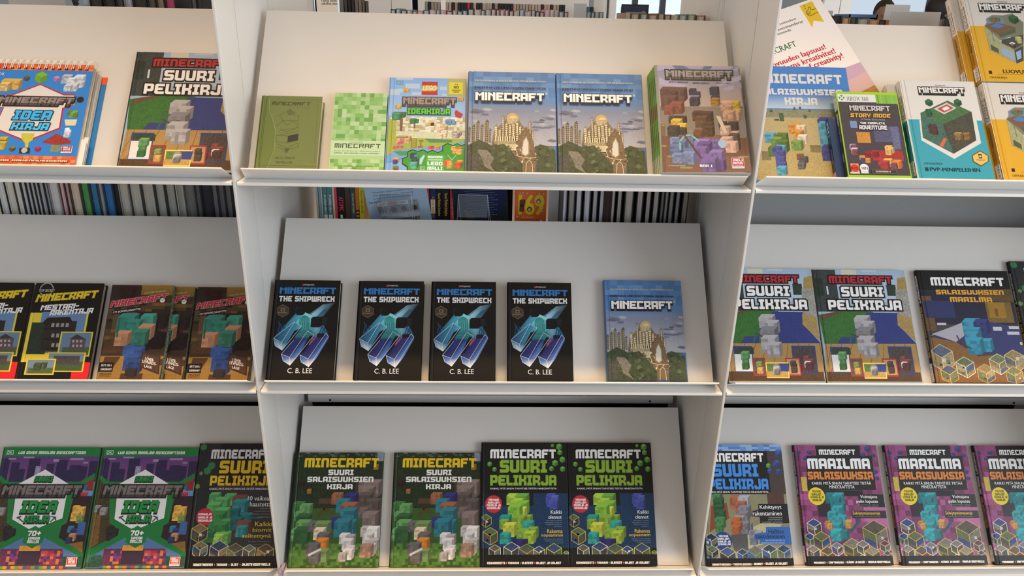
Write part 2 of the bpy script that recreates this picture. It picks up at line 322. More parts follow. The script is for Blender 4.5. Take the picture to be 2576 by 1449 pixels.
# ------------------------------------------------------------------ the setting
LEV = [0.0, -0.49576, -1.04468]                    # tops of the three shelves
HW, PITCH = 0.55, 1.1065                           # half the clear width of a bay, distance between uprights
FLOOR = -1.36
PB = (0.03586, 0.010); SU = (0.61590, 0.78782); NU = (-0.78782, 0.61590); PLEN = 0.4173      # foot of the sloping panels, their up and outward directions (y, z)
LEAN = -math.acos(SU[1])
def slope(X, s, n, lv): return (X, PB[0] + s*SU[0] + n*NU[0], LEV[lv] + PB[1] + s*SU[1] + n*NU[1])

bm = bmesh.new(); box(bm, -7.5, 8.5, -6, 9.5, FLOOR-.05, FLOOR)
tag(finish(bm, 'floor', mat('pale_floor', 'B4ACA0', .5, .4, noise=.06, nscale=3)), kind='structure')
def wall_with_openings():
    bm = bmesh.new(); y0, y1 = 9.0, 9.2; xs = [-7.5, -3.4, -.9, 1.6, 2.75, 4.9, 6.7, 8.5]
    for i in range(0, 8, 2):
        box(bm, xs[i], xs[i+1], y0, y1, FLOOR, 2.4)
    for i in (1, 3, 5): box(bm, xs[i], xs[i+1], y0, y1, FLOOR, -.3); box(bm, xs[i], xs[i+1], y0, y1, 1.9, 2.4)
    return finish(bm, 'wall_back', mat('grey_wall', '9CA0A2', .8, .2))
tag(wall_with_openings(), kind='structure')
M['window_frame'] = mat('dark_window_frame', '3A3D40', .5)
M['pane'] = M['clear']
for k, (xa, xb) in enumerate(((-3.4, -.9), (1.6, 2.75), (4.9, 6.7))):
    w = empty('window_%d' % (k+1), ((xa+xb)/2, 9.05, -.3)); tag(w, kind='structure'); hw = (xb-xa)/2
    bm = bmesh.new()
    for x in (-hw, -hw/3, hw/3, hw): box(bm, x-.035, x+.035, -.05, .03, 0, 2.2)
    for z in (0, 1.1, 2.2): box(bm, -hw, hw, -.045, .025, z-.035, z+.035)
    finish(bm, 'frame', M['window_frame'], w)
    bm = bmesh.new(); box(bm, -hw, hw, 0, .006, 0, 2.2); finish(bm, 'pane', M['pane'], w)

# ------------------------------------------------------------------ display shelving: uprights, shelves, sloping trays
WORDS = ['leftmost', 'second', 'third', 'fourth']
def upright(name, x, label):
    t = .00325; u = tag(empty(name, (x, 0, FLOOR)), label, 'shelf upright', 'shelf uprights'); H = 2.12
    finish(bevelled(-t, t, 0, .1140, 0, H, .0022, 3), 'front_panel', M['steel'], u, smooth=True)
    finish(bevelled(-t+.0016, t-.0016, .1, .14, .002, H-.002, 0), 'joint', M['dark'], u)
    bm = bevelled(-t, t, .1162, .352, 0, H, .0005, 1); finish(bm, 'side_panel', M['steel'], u)
    bm = bmesh.new()
    for a, b in ((.353, .366), (.368, .391), (.393, .4135)): box(bm, -t-.0006, t+.0006, a, b, 0, H)
    box(bm, -t+.001, t-.001, .35, .416, 0, H); finish(bm, 'slotted_post', M['steel'], u)
    bm = bevelled(-t, t, .4145, .76, 0, H, .0005, 1); finish(bm, 'rear_panel', M['steel'], u)
    return u
ux = [(-1.5*PITCH, 'white steel upright at the far left end of the unit'), (-.5*PITCH, 'white steel upright left of the middle bay, beside the black shipwreck novels'),
      (.5*PITCH, 'white steel upright right of the middle bay, beside the comic with a sky cover'), (1.5*PITCH, 'white steel upright at the far right end of the unit')]
for x, lab in ux: upright('shelf_upright', x, lab)

BAY = ['left', 'middle', 'right']; ROW = ['top', 'middle', 'bottom']
def make_shelf():
    r = empty('shelf_board', (0, 0, 0)); h = HW - .0022
    bm = bmesh.new(); pr = [(.0025, -.0002), (.0009, -.0009), (.0002, -.0025), (.0002, -.0062), (.0012, -.0075), (.012, -.0075), (.012, -.006), (.0035, -.0058), (.0035, -.0022), (.345, -.0022), (.345, -.0002)]
    prism_x(bm, pr, -h, h); finish(bm, 'plate', M['steel2'], r)
    for sx in (-1, 1):
        bm = bevelled(-.012, .012, -.004, .004, -.006, 0, .0015); finish(bm, 'shelf_clip', M['white_plastic'], r, (sx*(h-.03), .16, -.0024))
    return r
def make_tray(drop=0):
    r = empty('display_tray', (0, 0, 0)); h = .535
    bm = bevelled(-h, h, 0, .003, -.004-drop, PLEN, .0012, 2); finish(bm, 'sloping_panel', M['steel'], r, (0, PB[0]-.0006*NU[0], PB[1]-.0006*NU[1]), (LEAN, 0, 0), smooth=True)
    # lip: folded forward at the foot of the panel, ends mitred, outer edge hemmed
    bm = bmesh.new(); c0 = (.0400-drop*SU[0], .0012-drop*SU[1]); c1 = (-.0064-drop*SU[0], .0303-drop*SU[1]); d = Vector((c1[0]-c0[0], c1[1]-c0[1])).normalized(); q = Vector((-d.y, d.x)) * -.0022
    for (hh, P) in ((.541, c0), (.5335, c1)): 
        for s in (-1, 1):
            bm.verts.new((s*hh, P[0], P[1])); bm.verts.new((s*hh, P[0]-q.x, P[1]-q.y))
    v = bm.verts[:]; 
    for f in ((0,2,6,4),(1,5,7,3),(0,4,5,1),(2,3,7,6),(4,6,7,5),(0,1,3,2)): bm.faces.new([v[i] for i in f])
    bmesh.ops.recalc_face_normals(bm, faces=bm.faces); finish(bm, 'lip', M['steel2'], r)
    bm = bmesh.new(); tube(bm, [(-.5335, c1[0]+.0002, c1[1]-.0014), (.5335, c1[0]+.0002, c1[1]-.0014)], .0021, 10); finish(bm, 'hem', M['steel2'], r, smooth=True)
    return r
sh0 = make_shelf(); trays = [make_tray(), None, make_tray(.004)]; trays[1] = copy_tree(trays[0]); first = True
for b in range(3):
    for lv in range(3):
        s_ = sh0 if first else copy_tree(sh0); t_ = trays[lv] if b == 0 else copy_tree(trays[lv]); first = False
        s_.location = ((b-1)*PITCH, 0, LEV[lv] - (.0009 if lv < 2 else .0042)); t_.location = ((b-1)*PITCH, 0, LEV[lv])
        tag(s_, 'thin white steel shelf under the %s row of books in the %s bay' % (ROW[lv], BAY[b]), 'shelf', 'white steel shelves')
        tag(t_, 'pale grey sloping display tray behind the %s row of books in the %s bay' % (ROW[lv], BAY[b]), 'display tray', 'sloping display trays')
def make_rail():
    r = empty('cross_rail', (0, 0, 0)); bm = bevelled(-.536, .536, 0, .012, -.0245, 0, .003, 2); finish(bm, 'bar', M['steel'], r, smooth=True)
    for x in (-.472, .467):
        bm = bmesh.new(); bmesh.ops.create_cone(bm, cap_ends=True, segments=20, radius1=.0032, radius2=.0032, depth=.001, matrix=Matrix.Rotation(R(90), 4, 'X')); finish(bm, 'screw_hole', M['dark'], r, (x, -.0003, -.0165))
    return r
r0 = make_rail()
for b in range(3):
    r_ = r0 if b == 0 else copy_tree(r0); r_.location = ((b-1)*PITCH, .352, LEV[1]-.2075)
    tag(r_, 'pale steel rail with screw holes above the bottom tray in the %s bay' % BAY[b], 'rail', 'cross rails')
    bm = bevelled(-.548, .548, 0, .01, -.62, .22, 0); p = finish(bm, 'back_panel', M['dark'], None, ((b-1)*PITCH, .44, LEV[1]-.26))  # the gap is open here; its shade is put in as a black sheet
    tag(p, 'black sheet as shade of the gap behind the bottom tray in the %s bay' % BAY[b], 'back panel', 'black gap-shade sheets')
bm = bevelled(-.548, .548, 0, .01, -.42, -.004, 0); p = finish(bm, 'back_panel', M['greyback'], None, (PITCH, .375, 0))
tag(p, 'plain grey back panel above the middle tray in the right bay', 'back panel')

# ------------------------------------------------------------------ cover artwork

@design('suuri_red', 0.2390, 0.2930)
def _(A):
    A.rect(0, 0, 100, 122.6, (150,173,195))
    A.grad(0, 0.2, 95.1, 35.6, (152,177,203), (175,192,210))
    A.rect(30.6, 0, 47.1, 5.6, (197,196,180))
    A.rect(52.4, 0, 69.3, 2.1, (179,192,201))
    A.rect(0, 0.2, 24.2, 46.8, (56,62,63), 0.5)
    A.rect(0.6, 10.0, 9.3, 29.4, (37,52,46), 0.5)
    A.rect(12.4, 18.8, 14.1, 28.0, (196,209,218))
    A.rect(77.5, 16.4, 87.6, 28.7, (42,58,48), 0.5)
    A.poly([(90.8,9.1),(100,7.1),(100,21.4),(88.8,21.6)], (158,136,80), 0.3)
    A.poly([(87.0,21.6),(100,21.4),(99.7,53.9),(84.2,49.7)], (147,147,141), 0.5)
    A.poly([(0,50.4),(28.5,45.0),(59.0,46.4),(53.7,81.1),(2.4,81.5)], (55,105,51), 0.35)
    A.poly([(52.0,47.4),(85.4,47.6),(84.0,60.9),(100,80.8),(40.2,81.2)], (47,60,122), 0.18)
    A.poly([(84.3,48.8),(99.0,53.0),(99.7,78.8),(83.2,60.9)], (160,136,85), 0.3)
    A.poly([(15.8,81.4),(21.0,74.2),(36.2,74.1),(35.1,81.2)], (50,62,120))
    A.poly([(2.6,50.4),(26.8,45.0),(26.5,47.1),(3.5,56.4)], (96,75,52), 0.3)
    A.poly([(2.4,81.5),(100,80.8),(99.2,120.5),(0,121.0)], (164,132,80), 0.12)
    A.line([(9.5,81.8),(0,111.2)], 0.5, (100,75,44))
    A.line([(20.6,81.7),(5.2,111.1)], 0.5, (100,75,44))
    A.line([(31.7,81.6),(18.8,111.1)], 0.5, (100,75,44))
    A.line([(42.8,81.5),(32.5,111.0)], 0.5, (100,75,44))
    A.line([(54.0,81.5),(46.1,110.9)], 0.5, (100,75,44))
    A.line([(65.1,81.4),(59.8,110.8)], 0.5, (100,75,44))
    A.line([(76.3,81.3),(73.5,110.7)], 0.5, (100,75,44))
    A.line([(87.4,81.2),(87.2,110.7)], 0.5, (100,75,44))
    A.line([(98.6,81.1),(100,110.6)], 0.5, (100,75,44))
    A.rect(0.6, 110.8, 98.8, 120.5, (83,62,41), 0.3)
    A.heap(37.1, 50.1, 59.0, 95.9, [(151,151,156),(130,130,135),(166,166,171),(113,113,118)], 7, 3)
    A.line([(29.3,81.0),(32.5,70.8),(38.3,65.6)], 1.6, (50,96,95))
    A.line([(32.5,70.8),(38.7,74.1)], 1.4, (79,62,52))
    A.rect(7.5, 84.5, 27.3, 111.8, (47,67,129))
    A.rect(9.0, 85.8, 28.8, 92.7, (50,62,56), 0.4)
    A.rect(8.0, 92.9, 26.2, 110.7, (211,215,214), 0.05)
    A.heap(14.7, 89.5, 22.8, 109.0, [(79,130,80),(57,103,63),(96,147,95)], 4, 5)
    A.rect(68.4, 83.7, 93.4, 113.4, (47,67,129))
    A.rect(69.7, 85.2, 92.3, 112.1, (73,64,67), 0.5)
    A.heap(79.4, 94.1, 90.7, 106.5, [(196,192,193),(164,158,161),(130,69,69)], 4, 8)
    A.heap(69.1, 100.8, 90.7, 111.5, [(96,45,52),(117,62,65),(79,52,56)], 6, 9)
    A.rect(25.9, 96.6, 39.6, 115.5, (164,52,56))
    A.rect(27.0, 97.9, 38.5, 114.2, (94,86,69), 0.5)
    A.heap(29.9, 100.2, 36.2, 113.4, [(187,147,86),(130,147,86),(113,96,63)], 4, 11)
    A.rect(60.6, 96.4, 75.5, 115.4, (164,52,56))
    A.rect(61.8, 97.9, 74.5, 113.7, (170,147,103), 0.2)
    A.heap(65.1, 99.2, 72.2, 112.4, [(79,64,56),(113,94,78),(62,50,44)], 4, 12)
    A.rect(39.4, 101.2, 63.0, 117.6, (230,206,97))
    A.rect(40.5, 102.5, 62.8, 110.8, (91,120,65), 0.3)
    A.poly([(52.1,102.4),(64.1,102.3),(62.8,110.8),(54.1,110.9)], (56,69,131))
    A.rect(39.3, 110.6, 61.9, 116.3, (176,147,91), 0.3)
    A.heap(46.9, 103.4, 54.4, 114.5, [(151,151,156),(130,130,135),(166,166,171),(113,113,118)], 4, 13)
    A.txt('MINECRAFT', 16.0, 7.2, 84.6, 15.4, (170,45,55), o=(22, 18, 18), ow=1.3)
    A.txt('SUURI', 27.7, 19.2, 73.2, 30.2, (232,232,233), o=(22, 22, 22), ow=1.4)
    A.txt('PELIKIRJA', 11.6, 34.0, 90.4, 44.8, (232,232,233), o=(22, 22, 22), ow=1.4)

@design('spiral', 0.2130, 0.2450)
def _(A):
    A.rect(0, 0, 100, 115.0, (44,124,206))
    A.mosaic(0, 0, 100, 7.5, 22, 3, [(199,82,46),(205,99,50),(210,129,82),(199,89,58)], 4)
    A.mosaic(0, 104, 100, 115, 22, 3, [(199,82,46),(205,99,50),(210,129,82),(199,89,58)], 5)
    A.poly([(50.2,23.0),(75.9,34.3),(86.5,34.1),(88.4,42.6),(84.5,50.6),(78.6,51.2),(79.4,74.0),(49.4,89.6),(14.7,75.3),(18.7,51.6),(5.9,51.9),(2.2,37.9),(24.4,35.9)], (157,54,82))
    A.poly([(50.5,24.6),(75.9,36.2),(86.0,36.0),(86.7,42.6),(83.5,49.3),(76.7,49.9),(77.6,72.6),(49.1,87.4),(16.0,73.9),(20.1,50.6),(6.5,50.9),(3.9,38.3),(25.4,37.3)], (205,206,206))
    A.cube(35.7, 17.1, 3.6, (90,93,82), (73,76,66), (62,65,58))
    A.cube(65.4, 16.9, 3.7, (185,135,189), (164,104,165), (150,89,148))
    A.cube(37.3, 96.6, 3.6, (104,129,66), (90,74,58), (76,61,50))
    A.cube(61.7, 96.4, 3.7, (157,59,132), (129,44,107), (116,37,91))
    A.cube(49.7, 15.8, 6.9, (119,172,58), (104,157,41), (88,142,33))
    A.disc(92.9, 40.6, 3.6, (34,29,25))
    A.mosaic(82, 41, 88.5, 47, 5, 5, [(185,157,99),(48,37,25),(150,112,66)], 3)
    A.heap(70.2, 11.4, 94.2, 31.5, [(185,198,214),(157,168,185),(192,165,82),(171,183,201)], 9, 21)
    A.heap(10.5, 17.7, 32.2, 32.5, [(178,150,82),(157,127,58),(192,172,107)], 6, 22)
    A.heap(82.5, 53.0, 93.6, 61.2, [(104,144,66),(76,119,50)], 5, 23)
    A.poly([(81.5,63.3),(93.9,63.0),(93.2,70.0),(83.6,70.2)], (205,202,173))
    A.poly([(63.6,89.3),(76.8,79.1),(92.5,87.0),(92.2,89.7),(79.1,91.8)], (143,52,50), 0.35)
    A.rect(73.6, 91.9, 83.3, 99.4, (117,135,99), 0.4)
    A.heap(83.6, 72.5, 90.3, 83.4, [(192,210,230),(171,187,206)], 4, 24)
    A.poly([(42.7,79.7),(55.7,79.5),(54.8,86.8),(51.7,89.6),(52.0,95.0),(49.2,95.0),(47.8,89.6),(44.9,87.0)], (185,180,66), 0.2)
    A.poly([(43.8,95.6),(54.0,95.4),(54.9,101.7),(44.6,101.9)], (48,44,41))
    A.disc(49.1, 98.2, 2.9, (171,180,181))
    A.heap(19.5, 82.9, 31.3, 98.1, [(164,150,66),(76,89,50),(117,104,50)], 6, 25)
    A.txt('MINECRAFT', 13.6, 38.7, 86.8, 45.4, (131,123,124), f='l', o=(34, 31, 33), ow=1.4, ex=3, exc=(76, 69, 70), sh=0.18)
    A.txt('IDEA', 31.6, 54.1, 68.1, 64.5, (50,172,238), o=(26, 44, 74), ow=1, sh=0.2)
    A.txt('KIRJA', 31.9, 67.8, 67.8, 75.8, (67,183,239), o=(26, 44, 74), ow=1, sh=0.2)
    A.txt('80+ TAVAA RAKENNUSIDEAA!', 2.1, 108.5, 92.7, 110.4, (210,210,197), o=(117, 44, 25), ow=0.5, sh=0.15)
    A.txt('DK', 7.2, 11.2, 13.6, 14.7, (185,217,239), f='s', b=1)
    A.rect(84.6, 93.0, 95.0, 100.8, (205,214,230))
    A.rect(85.0, 93.2, 94.3, 99.2, (164,44,58))
    A.txt('MOJ', 86.0, 93.8, 92.8, 95.6, (205,215,230))
    A.txt('ANG', 86.4, 96.0, 93.2, 97.6, (205,215,230))
    A.txt('STUDIOS', 86.6, 98.1, 93.6, 98.8, (199,165,181))
    A.txt('OFFICIAL PRODUCT', 86.6, 99.7, 94.2, 100.2, (53,44,50), f='s')

@design('olive', 0.1280, 0.1800)
def _(A):
    A.rect(0, 0, 100, 140.6, (105,118,70), 0.05)
    A.poly([(0.8,1.0),(10.8,0.8),(14.2,24.2),(22.1,49.3),(28.5,81.5),(28.3,113.4),(19.7,136.0),(0.1,134.4)], (98,114,60))
    A.line([(11.2,5.1),(12.4,24.3),(22.1,49.3),(27.1,66.7),(28.4,103.6),(22.9,125.6),(19.7,136.5)], 0.5, (143,157,124))
    A.line([(4.4,7.9),(5.2,131.2),(99.1,131.5)], 0.5, (62,69,39))
    A.line([(11.3,5.9),(93.3,6.7),(96.4,124.3)], 0.4, (76,84,50))
    A.txt('MINECRAFT', 16.7, 11.4, 80.8, 18.2, (52,54,37), f='p', sh=0.2)
    A.txt('by mojang', 59.3, 20.7, 81.2, 23.3, (79,84,54), f='s')
    A.line([(25.6,39.2),(38.3,33.8),(47.4,24.8),(57.1,33.4),(45.1,36.2),(64.0,37.1),(62.7,47.2),(37.4,47.7),(33.3,39.0)], 0.5, (65,69,46))
    A.line([(28.4,57.9),(37.4,47.7),(44.8,56.3),(52.9,48.7),(64.3,53.4),(60.7,62.3),(45.9,68.8),(34.4,62.8)], 0.5, (65,69,46))
    A.line([(33.6,66.5),(49.8,63.7),(64.8,59.7),(64.5,68.4),(35.4,74.0)], 0.5, (65,69,46))
    A.line([(29.0,75.3),(48.7,76.2),(50.0,89.7),(30.1,87.7),(29.0,75.3)], 0.5, (65,69,46))
    A.line([(32.7,91.3),(48.6,98.4),(65.2,89.4),(67.9,95.5),(49.0,103.2),(33.2,97.4)], 0.5, (65,69,46))
    A.line([(42.3,100.9),(48.4,108.6),(53.1,100.7)], 0.5, (65,69,46))
    A.poly([(48.7,76.2),(65.8,71.4),(65.9,84.5),(48.8,88.5)], (48,52,54))
    A.poly([(45.4,99.6),(53.0,99.5),(49.0,108.6)], (76,80,66))
    A.poly([(41.5,32.5),(47.5,25.5),(55.9,33.0),(48.5,36.2)], (90,99,66))
    A.txt('SELVITTÄMISTÄ', 31.7, 115.3, 63.8, 119.1, (71,74,46), f='p')
    A.txt('SALAISUUKSIA', 34.0, 123.5, 59.8, 127.4, (71,74,46), f='p')

@design('mosaic_green', 0.1165, 0.1980)
def _(A):
    A.rect(0, 0, 100, 170.0, (157,191,140))
    A.mosaic(0, 0, 100, 105, 12, 12, [(133,180,115),(114,168,95),(157,191,140),(95,153,82),(143,187,128),(167,198,156),(123,176,103)], 7)
    A.rect(0, 101.3, 100, 131.7, (174,206,169))
    A.mosaic(0, 139.5, 100, 170, 12, 4, [(133,180,115),(114,168,95),(157,191,140),(95,153,82),(143,187,128),(167,198,156)], 9)
    A.txt('NORSTEDTS', 35.5, 103.2, 59.2, 105.7, (76,93,58), f='s')
    A.txt('MINECRAFT', 7.7, 107.3, 92.1, 116.6, (44,59,43), f='p')
    A.txt('BLOCK, PIXLAR OCH ATT GÖRA SIG EN HACKA', 7.8, 122.0, 91.8, 123.6, (59,76,60), f='p')
    A.txt('DANIEL GOLDBERG LINUS LARSSON', 7.6, 126.0, 90.8, 128.3, (44,59,43), f='p')
    A.txt('"DEN GRIPANDE, VACKER HISTORIA."', 15.7, 152.5, 81.4, 155.1, (44,59,43), f='p')
    A.txt('Svenska Dagbladet', 38.4, 158.0, 61.3, 160.2, (59,76,60), f='s')

@design('brick', 0.1690, 0.2400)
def _(A):
    A.rect(0, 0, 100, 142.0, (122,168,222))
    A.grad(0, 0, 100, 57.3, (114,165,224), (144,183,226))
    A.rect(7.5, 0, 29.7, 3.1, (167,191,216))
    A.rect(20.1, 8.9, 39.1, 16.1, (167,191,216))
    A.rect(11.1, 16.7, 25.3, 22.3, (167,191,216))
    A.rect(29.0, 21.7, 45.1, 26.1, (167,191,216))
    A.rect(65.7, 12.4, 74.8, 17.9, (167,191,216))
    A.rect(68.9, 23.5, 75.0, 26.5, (167,191,216))
    A.rect(0.4, 17.5, 13.4, 26.3, (167,191,216))
    A.rect(75.3, 0.0, 100, 26.5, (157,163,119))
    A.rect(77.8, 5.6, 95.8, 23.4, (199,195,50))
    A.txt('YLI', 85.1, 8.0, 88.9, 9.8, (62,69,33))
    A.txt('50', 83.6, 11.3, 90.2, 14.9, (62,69,33))
    A.txt('HAUSKAA', 81.3, 16.7, 92.5, 18.3, (48,54,33))
    A.txt('IDEAA!', 82.8, 19.4, 90.8, 21.0, (48,54,33))
    A.rect(8.2, 4.9, 16.9, 10.6, (62,127,148))
    A.rect(9.0, 5.7, 16.1, 9.8, (136,180,218))
    A.txt('DK', 9.7, 6.2, 15.4, 9.3, (48,104,124), f='s', b=1)
    A.rect(41.7, 5.4, 62.5, 25.4, (171,29,46))
    A.txt('LEGO', 43.5, 12.2, 60.8, 18.6, (212,225,238), f='s', o=(199, 187, 50), ow=1.6, sh=0.15, b=2)
    A.grad(2.0, 59.4, 100, 94.7, (171,187,189), (195,202,165), 0.2)
    A.mosaic(4, 58, 100, 80, 26, 9, [(205,206,197),(185,187,148),(192,202,181),(171,165,140),(209,217,214),(157,157,124)], 3)
    A.rect(0, 89.5, 100, 107.0, (143,165,74), 0.08)
    A.rect(0, 62.1, 11.0, 114.8, (150,165,74), 0.15)
    A.heap(4.8, 51.4, 24.3, 64.1, [(48,114,82),(38,99,70),(62,129,95)], 6, 31)
    A.heap(27.8, 60.9, 39.7, 69.0, [(48,114,82),(38,99,70)], 4, 32)
    A.rect(15.4, 61.2, 19.0, 79.9, (104,84,66), 0.3)
    A.rect(33.2, 68.7, 35.3, 75.4, (104,84,66))
    A.poly([(48.2,90.1),(84.0,91.0),(82.7,95.1),(54.8,95.6)], (62,129,91))
    A.heap(61.4, 70.7, 77.5, 90.1, [(185,172,148),(171,150,115),(199,187,165)], 8, 33)
    A.heap(11.5, 86.2, 31.1, 97.1, [(171,142,107),(150,127,91),(185,157,124)], 7, 34)
    A.heap(82.8, 78.6, 95.9, 88.7, [(178,172,165),(131,114,148),(171,157,148)], 6, 35)
    A.line([(31.3,90.4),(37.4,90.3)], 0.7, (136,82,50))
    A.line([(31.4,92.9),(37.5,92.8)], 0.7, (136,82,50))
    A.line([(31.5,95.4),(37.6,95.2)], 0.7, (136,82,50))
    A.line([(31.6,97.8),(37.7,97.7)], 0.7, (136,82,50))
    A.line([(31.7,100.3),(37.8,100.1)], 0.7, (136,82,50))
    A.line([(31.8,102.7),(37.9,102.6)], 0.7, (136,82,50))
    A.line([(31.9,105.2),(38.0,105.0)], 0.7, (136,82,50))
    A.line([(31.3,89.9),(31.3,105.8)], 0.7, (136,82,50))
    A.line([(37.4,89.8),(37.6,105.1)], 0.7, (136,82,50))
    A.rect(39.9, 101.0, 46.5, 105.5, (157,82,50))
    A.rect(42.9, 94.3, 44.0, 100.9, (104,74,50))
    A.rect(41.0, 92.3, 46.5, 94.2, (131,89,66))
    A.poly([(0.1,115.0),(8.9,109.8),(27.8,105.3),(71.4,99.4),(100,93.2),(100,108.0),(26.5,116.5),(0.6,125.0)], (102,153,210), 0.08)
    A.poly([(8.4,108.7),(27.9,108.4),(26.4,114.5),(17.3,115.2)], (62,135,91))
    A.disc(15.6, 96.9, 2.2, (185,74,132))
    A.disc(19.2, 95.8, 2.2, (185,74,132))
    A.disc(14.5, 102.5, 2.2, (185,74,132))
    A.disc(19.5, 102.4, 2.2, (185,74,132))
    A.disc(10.0, 103.6, 2.2, (185,74,132))
    A.heap(53.1, 100.3, 60.5, 103.2, [(171,52,50),(185,74,66)], 3, 36)
    A.heap(61.8, 100.6, 68.3, 104.1, [(192,135,66),(178,119,50)], 3, 37)
    A.poly([(87.2,47.0),(92.4,50.6),(96.6,53.2),(93.9,59.6),(87.4,57.6),(85.9,51.3)], (171,44,58))
    A.heap(17.9, 15.9, 26.0, 21.7, [(192,157,66),(48,37,25),(185,142,50)], 3, 295)
    A.heap(8.3, 41.2, 16.3, 47.0, [(192,157,66),(48,37,25),(185,142,50)], 3, 180)
    A.heap(89.4, 28.0, 97.4, 33.9, [(192,157,66),(48,37,25),(185,142,50)], 3, 1055)
    A.heap(51.8, 65.7, 59.7, 71.3, [(192,157,66),(48,37,25),(185,142,50)], 3, 640)
    A.poly([(100,96.8),(95.2,98.8),(90.1,95.8),(84.6,99.0),(77.7,95.7),(70.9,99.9),(71.1,106.1),(65.3,109.2),(58.8,105.8),(52.5,108.9),(46.5,105.5),(39.7,108.2),(33.3,105.7),(27.0,108.4),(26.4,116.0),(20.7,118.6),(20.6,126.7),(27.0,130.6),(27.3,136.6),(100,135.3)], (19,44,25))
    A.poly([(100,98.0),(95.2,100.0),(90.1,97.0),(84.7,100.2),(77.9,97.2),(72.1,100.7),(72.3,106.8),(65.5,110.5),(58.8,107.1),(52.5,110.3),(46.5,106.8),(39.8,109.5),(33.3,107.1),(28.2,109.4),(27.6,116.8),(21.8,119.4),(21.7,125.9),(28.1,129.9),(28.4,136.6),(100,135.3)], (52,144,50), 0.25)
    A.rect(51.3, 113.0, 74.2, 135.8, (74,157,74))
    A.txt('MUKANA', 52.9, 114.6, 71.6, 117.7, (205,229,230))
    A.txt('KÄSVIKKAINEN', 53.0, 118.9, 71.7, 121.0, (185,217,197))
    A.txt('LEGO', 52.7, 122.6, 71.9, 128.0, (205,229,230))
    A.txt('MALLI', 52.9, 129.6, 72.0, 134.2, (205,229,230))
    A.rect(43.6, 129.8, 49.9, 134.2, (192,217,214))
    A.rect(44.2, 130.3, 49.4, 133.7, (48,114,54))
    A.txt('7+', 45.1, 130.8, 48.6, 133.2, (205,229,230), f='s', b=1)
    A.heap(30.3, 110.4, 41.6, 133.3, [(48,135,124),(34,59,82),(76,157,148),(44,74,76)], 8, 38)
    A.poly([(42.9,119.2),(48.1,112.6),(49.1,115.1),(46.6,122.2),(45.0,127.3),(42.7,126.3)], (164,195,222))
    A.heap(82.4, 100.2, 97.2, 112.2, [(185,142,82),(164,119,58),(192,157,99)], 5, 39)
    A.heap(73.7, 119.7, 98.1, 132.3, [(185,142,82),(185,82,50),(199,165,115),(104,114,74)], 9, 40)
    A.line([(78.1,113.0),(83.7,120.0),(89.0,112.8)], 0.6, (185,217,206))
    A.heap(8.9, 117.8, 17.4, 126.7, [(76,54,115),(90,69,132),(192,150,50)], 5, 41)
    A.rect(9.7, 129.4, 16.5, 132.8, (62,135,74))
    A.rect(9.8, 132.9, 16.7, 136.3, (136,59,66))
    A.heap(74.0, 61.0, 88.1, 69.1, [(90,135,181),(117,157,197)], 5, 42)
    A.txt('MINECRAFT', 18.2, 29.9, 87.0, 39.6, (143,135,132), f='l', o=(46, 44, 46), ow=1.2, ex=3.2, exc=(78, 72, 74))
    A.txt('IDEAKIRJA', 24.4, 46.0, 79.9, 54.8, (78,187,66), o=(19, 52, 25), ow=0.9)

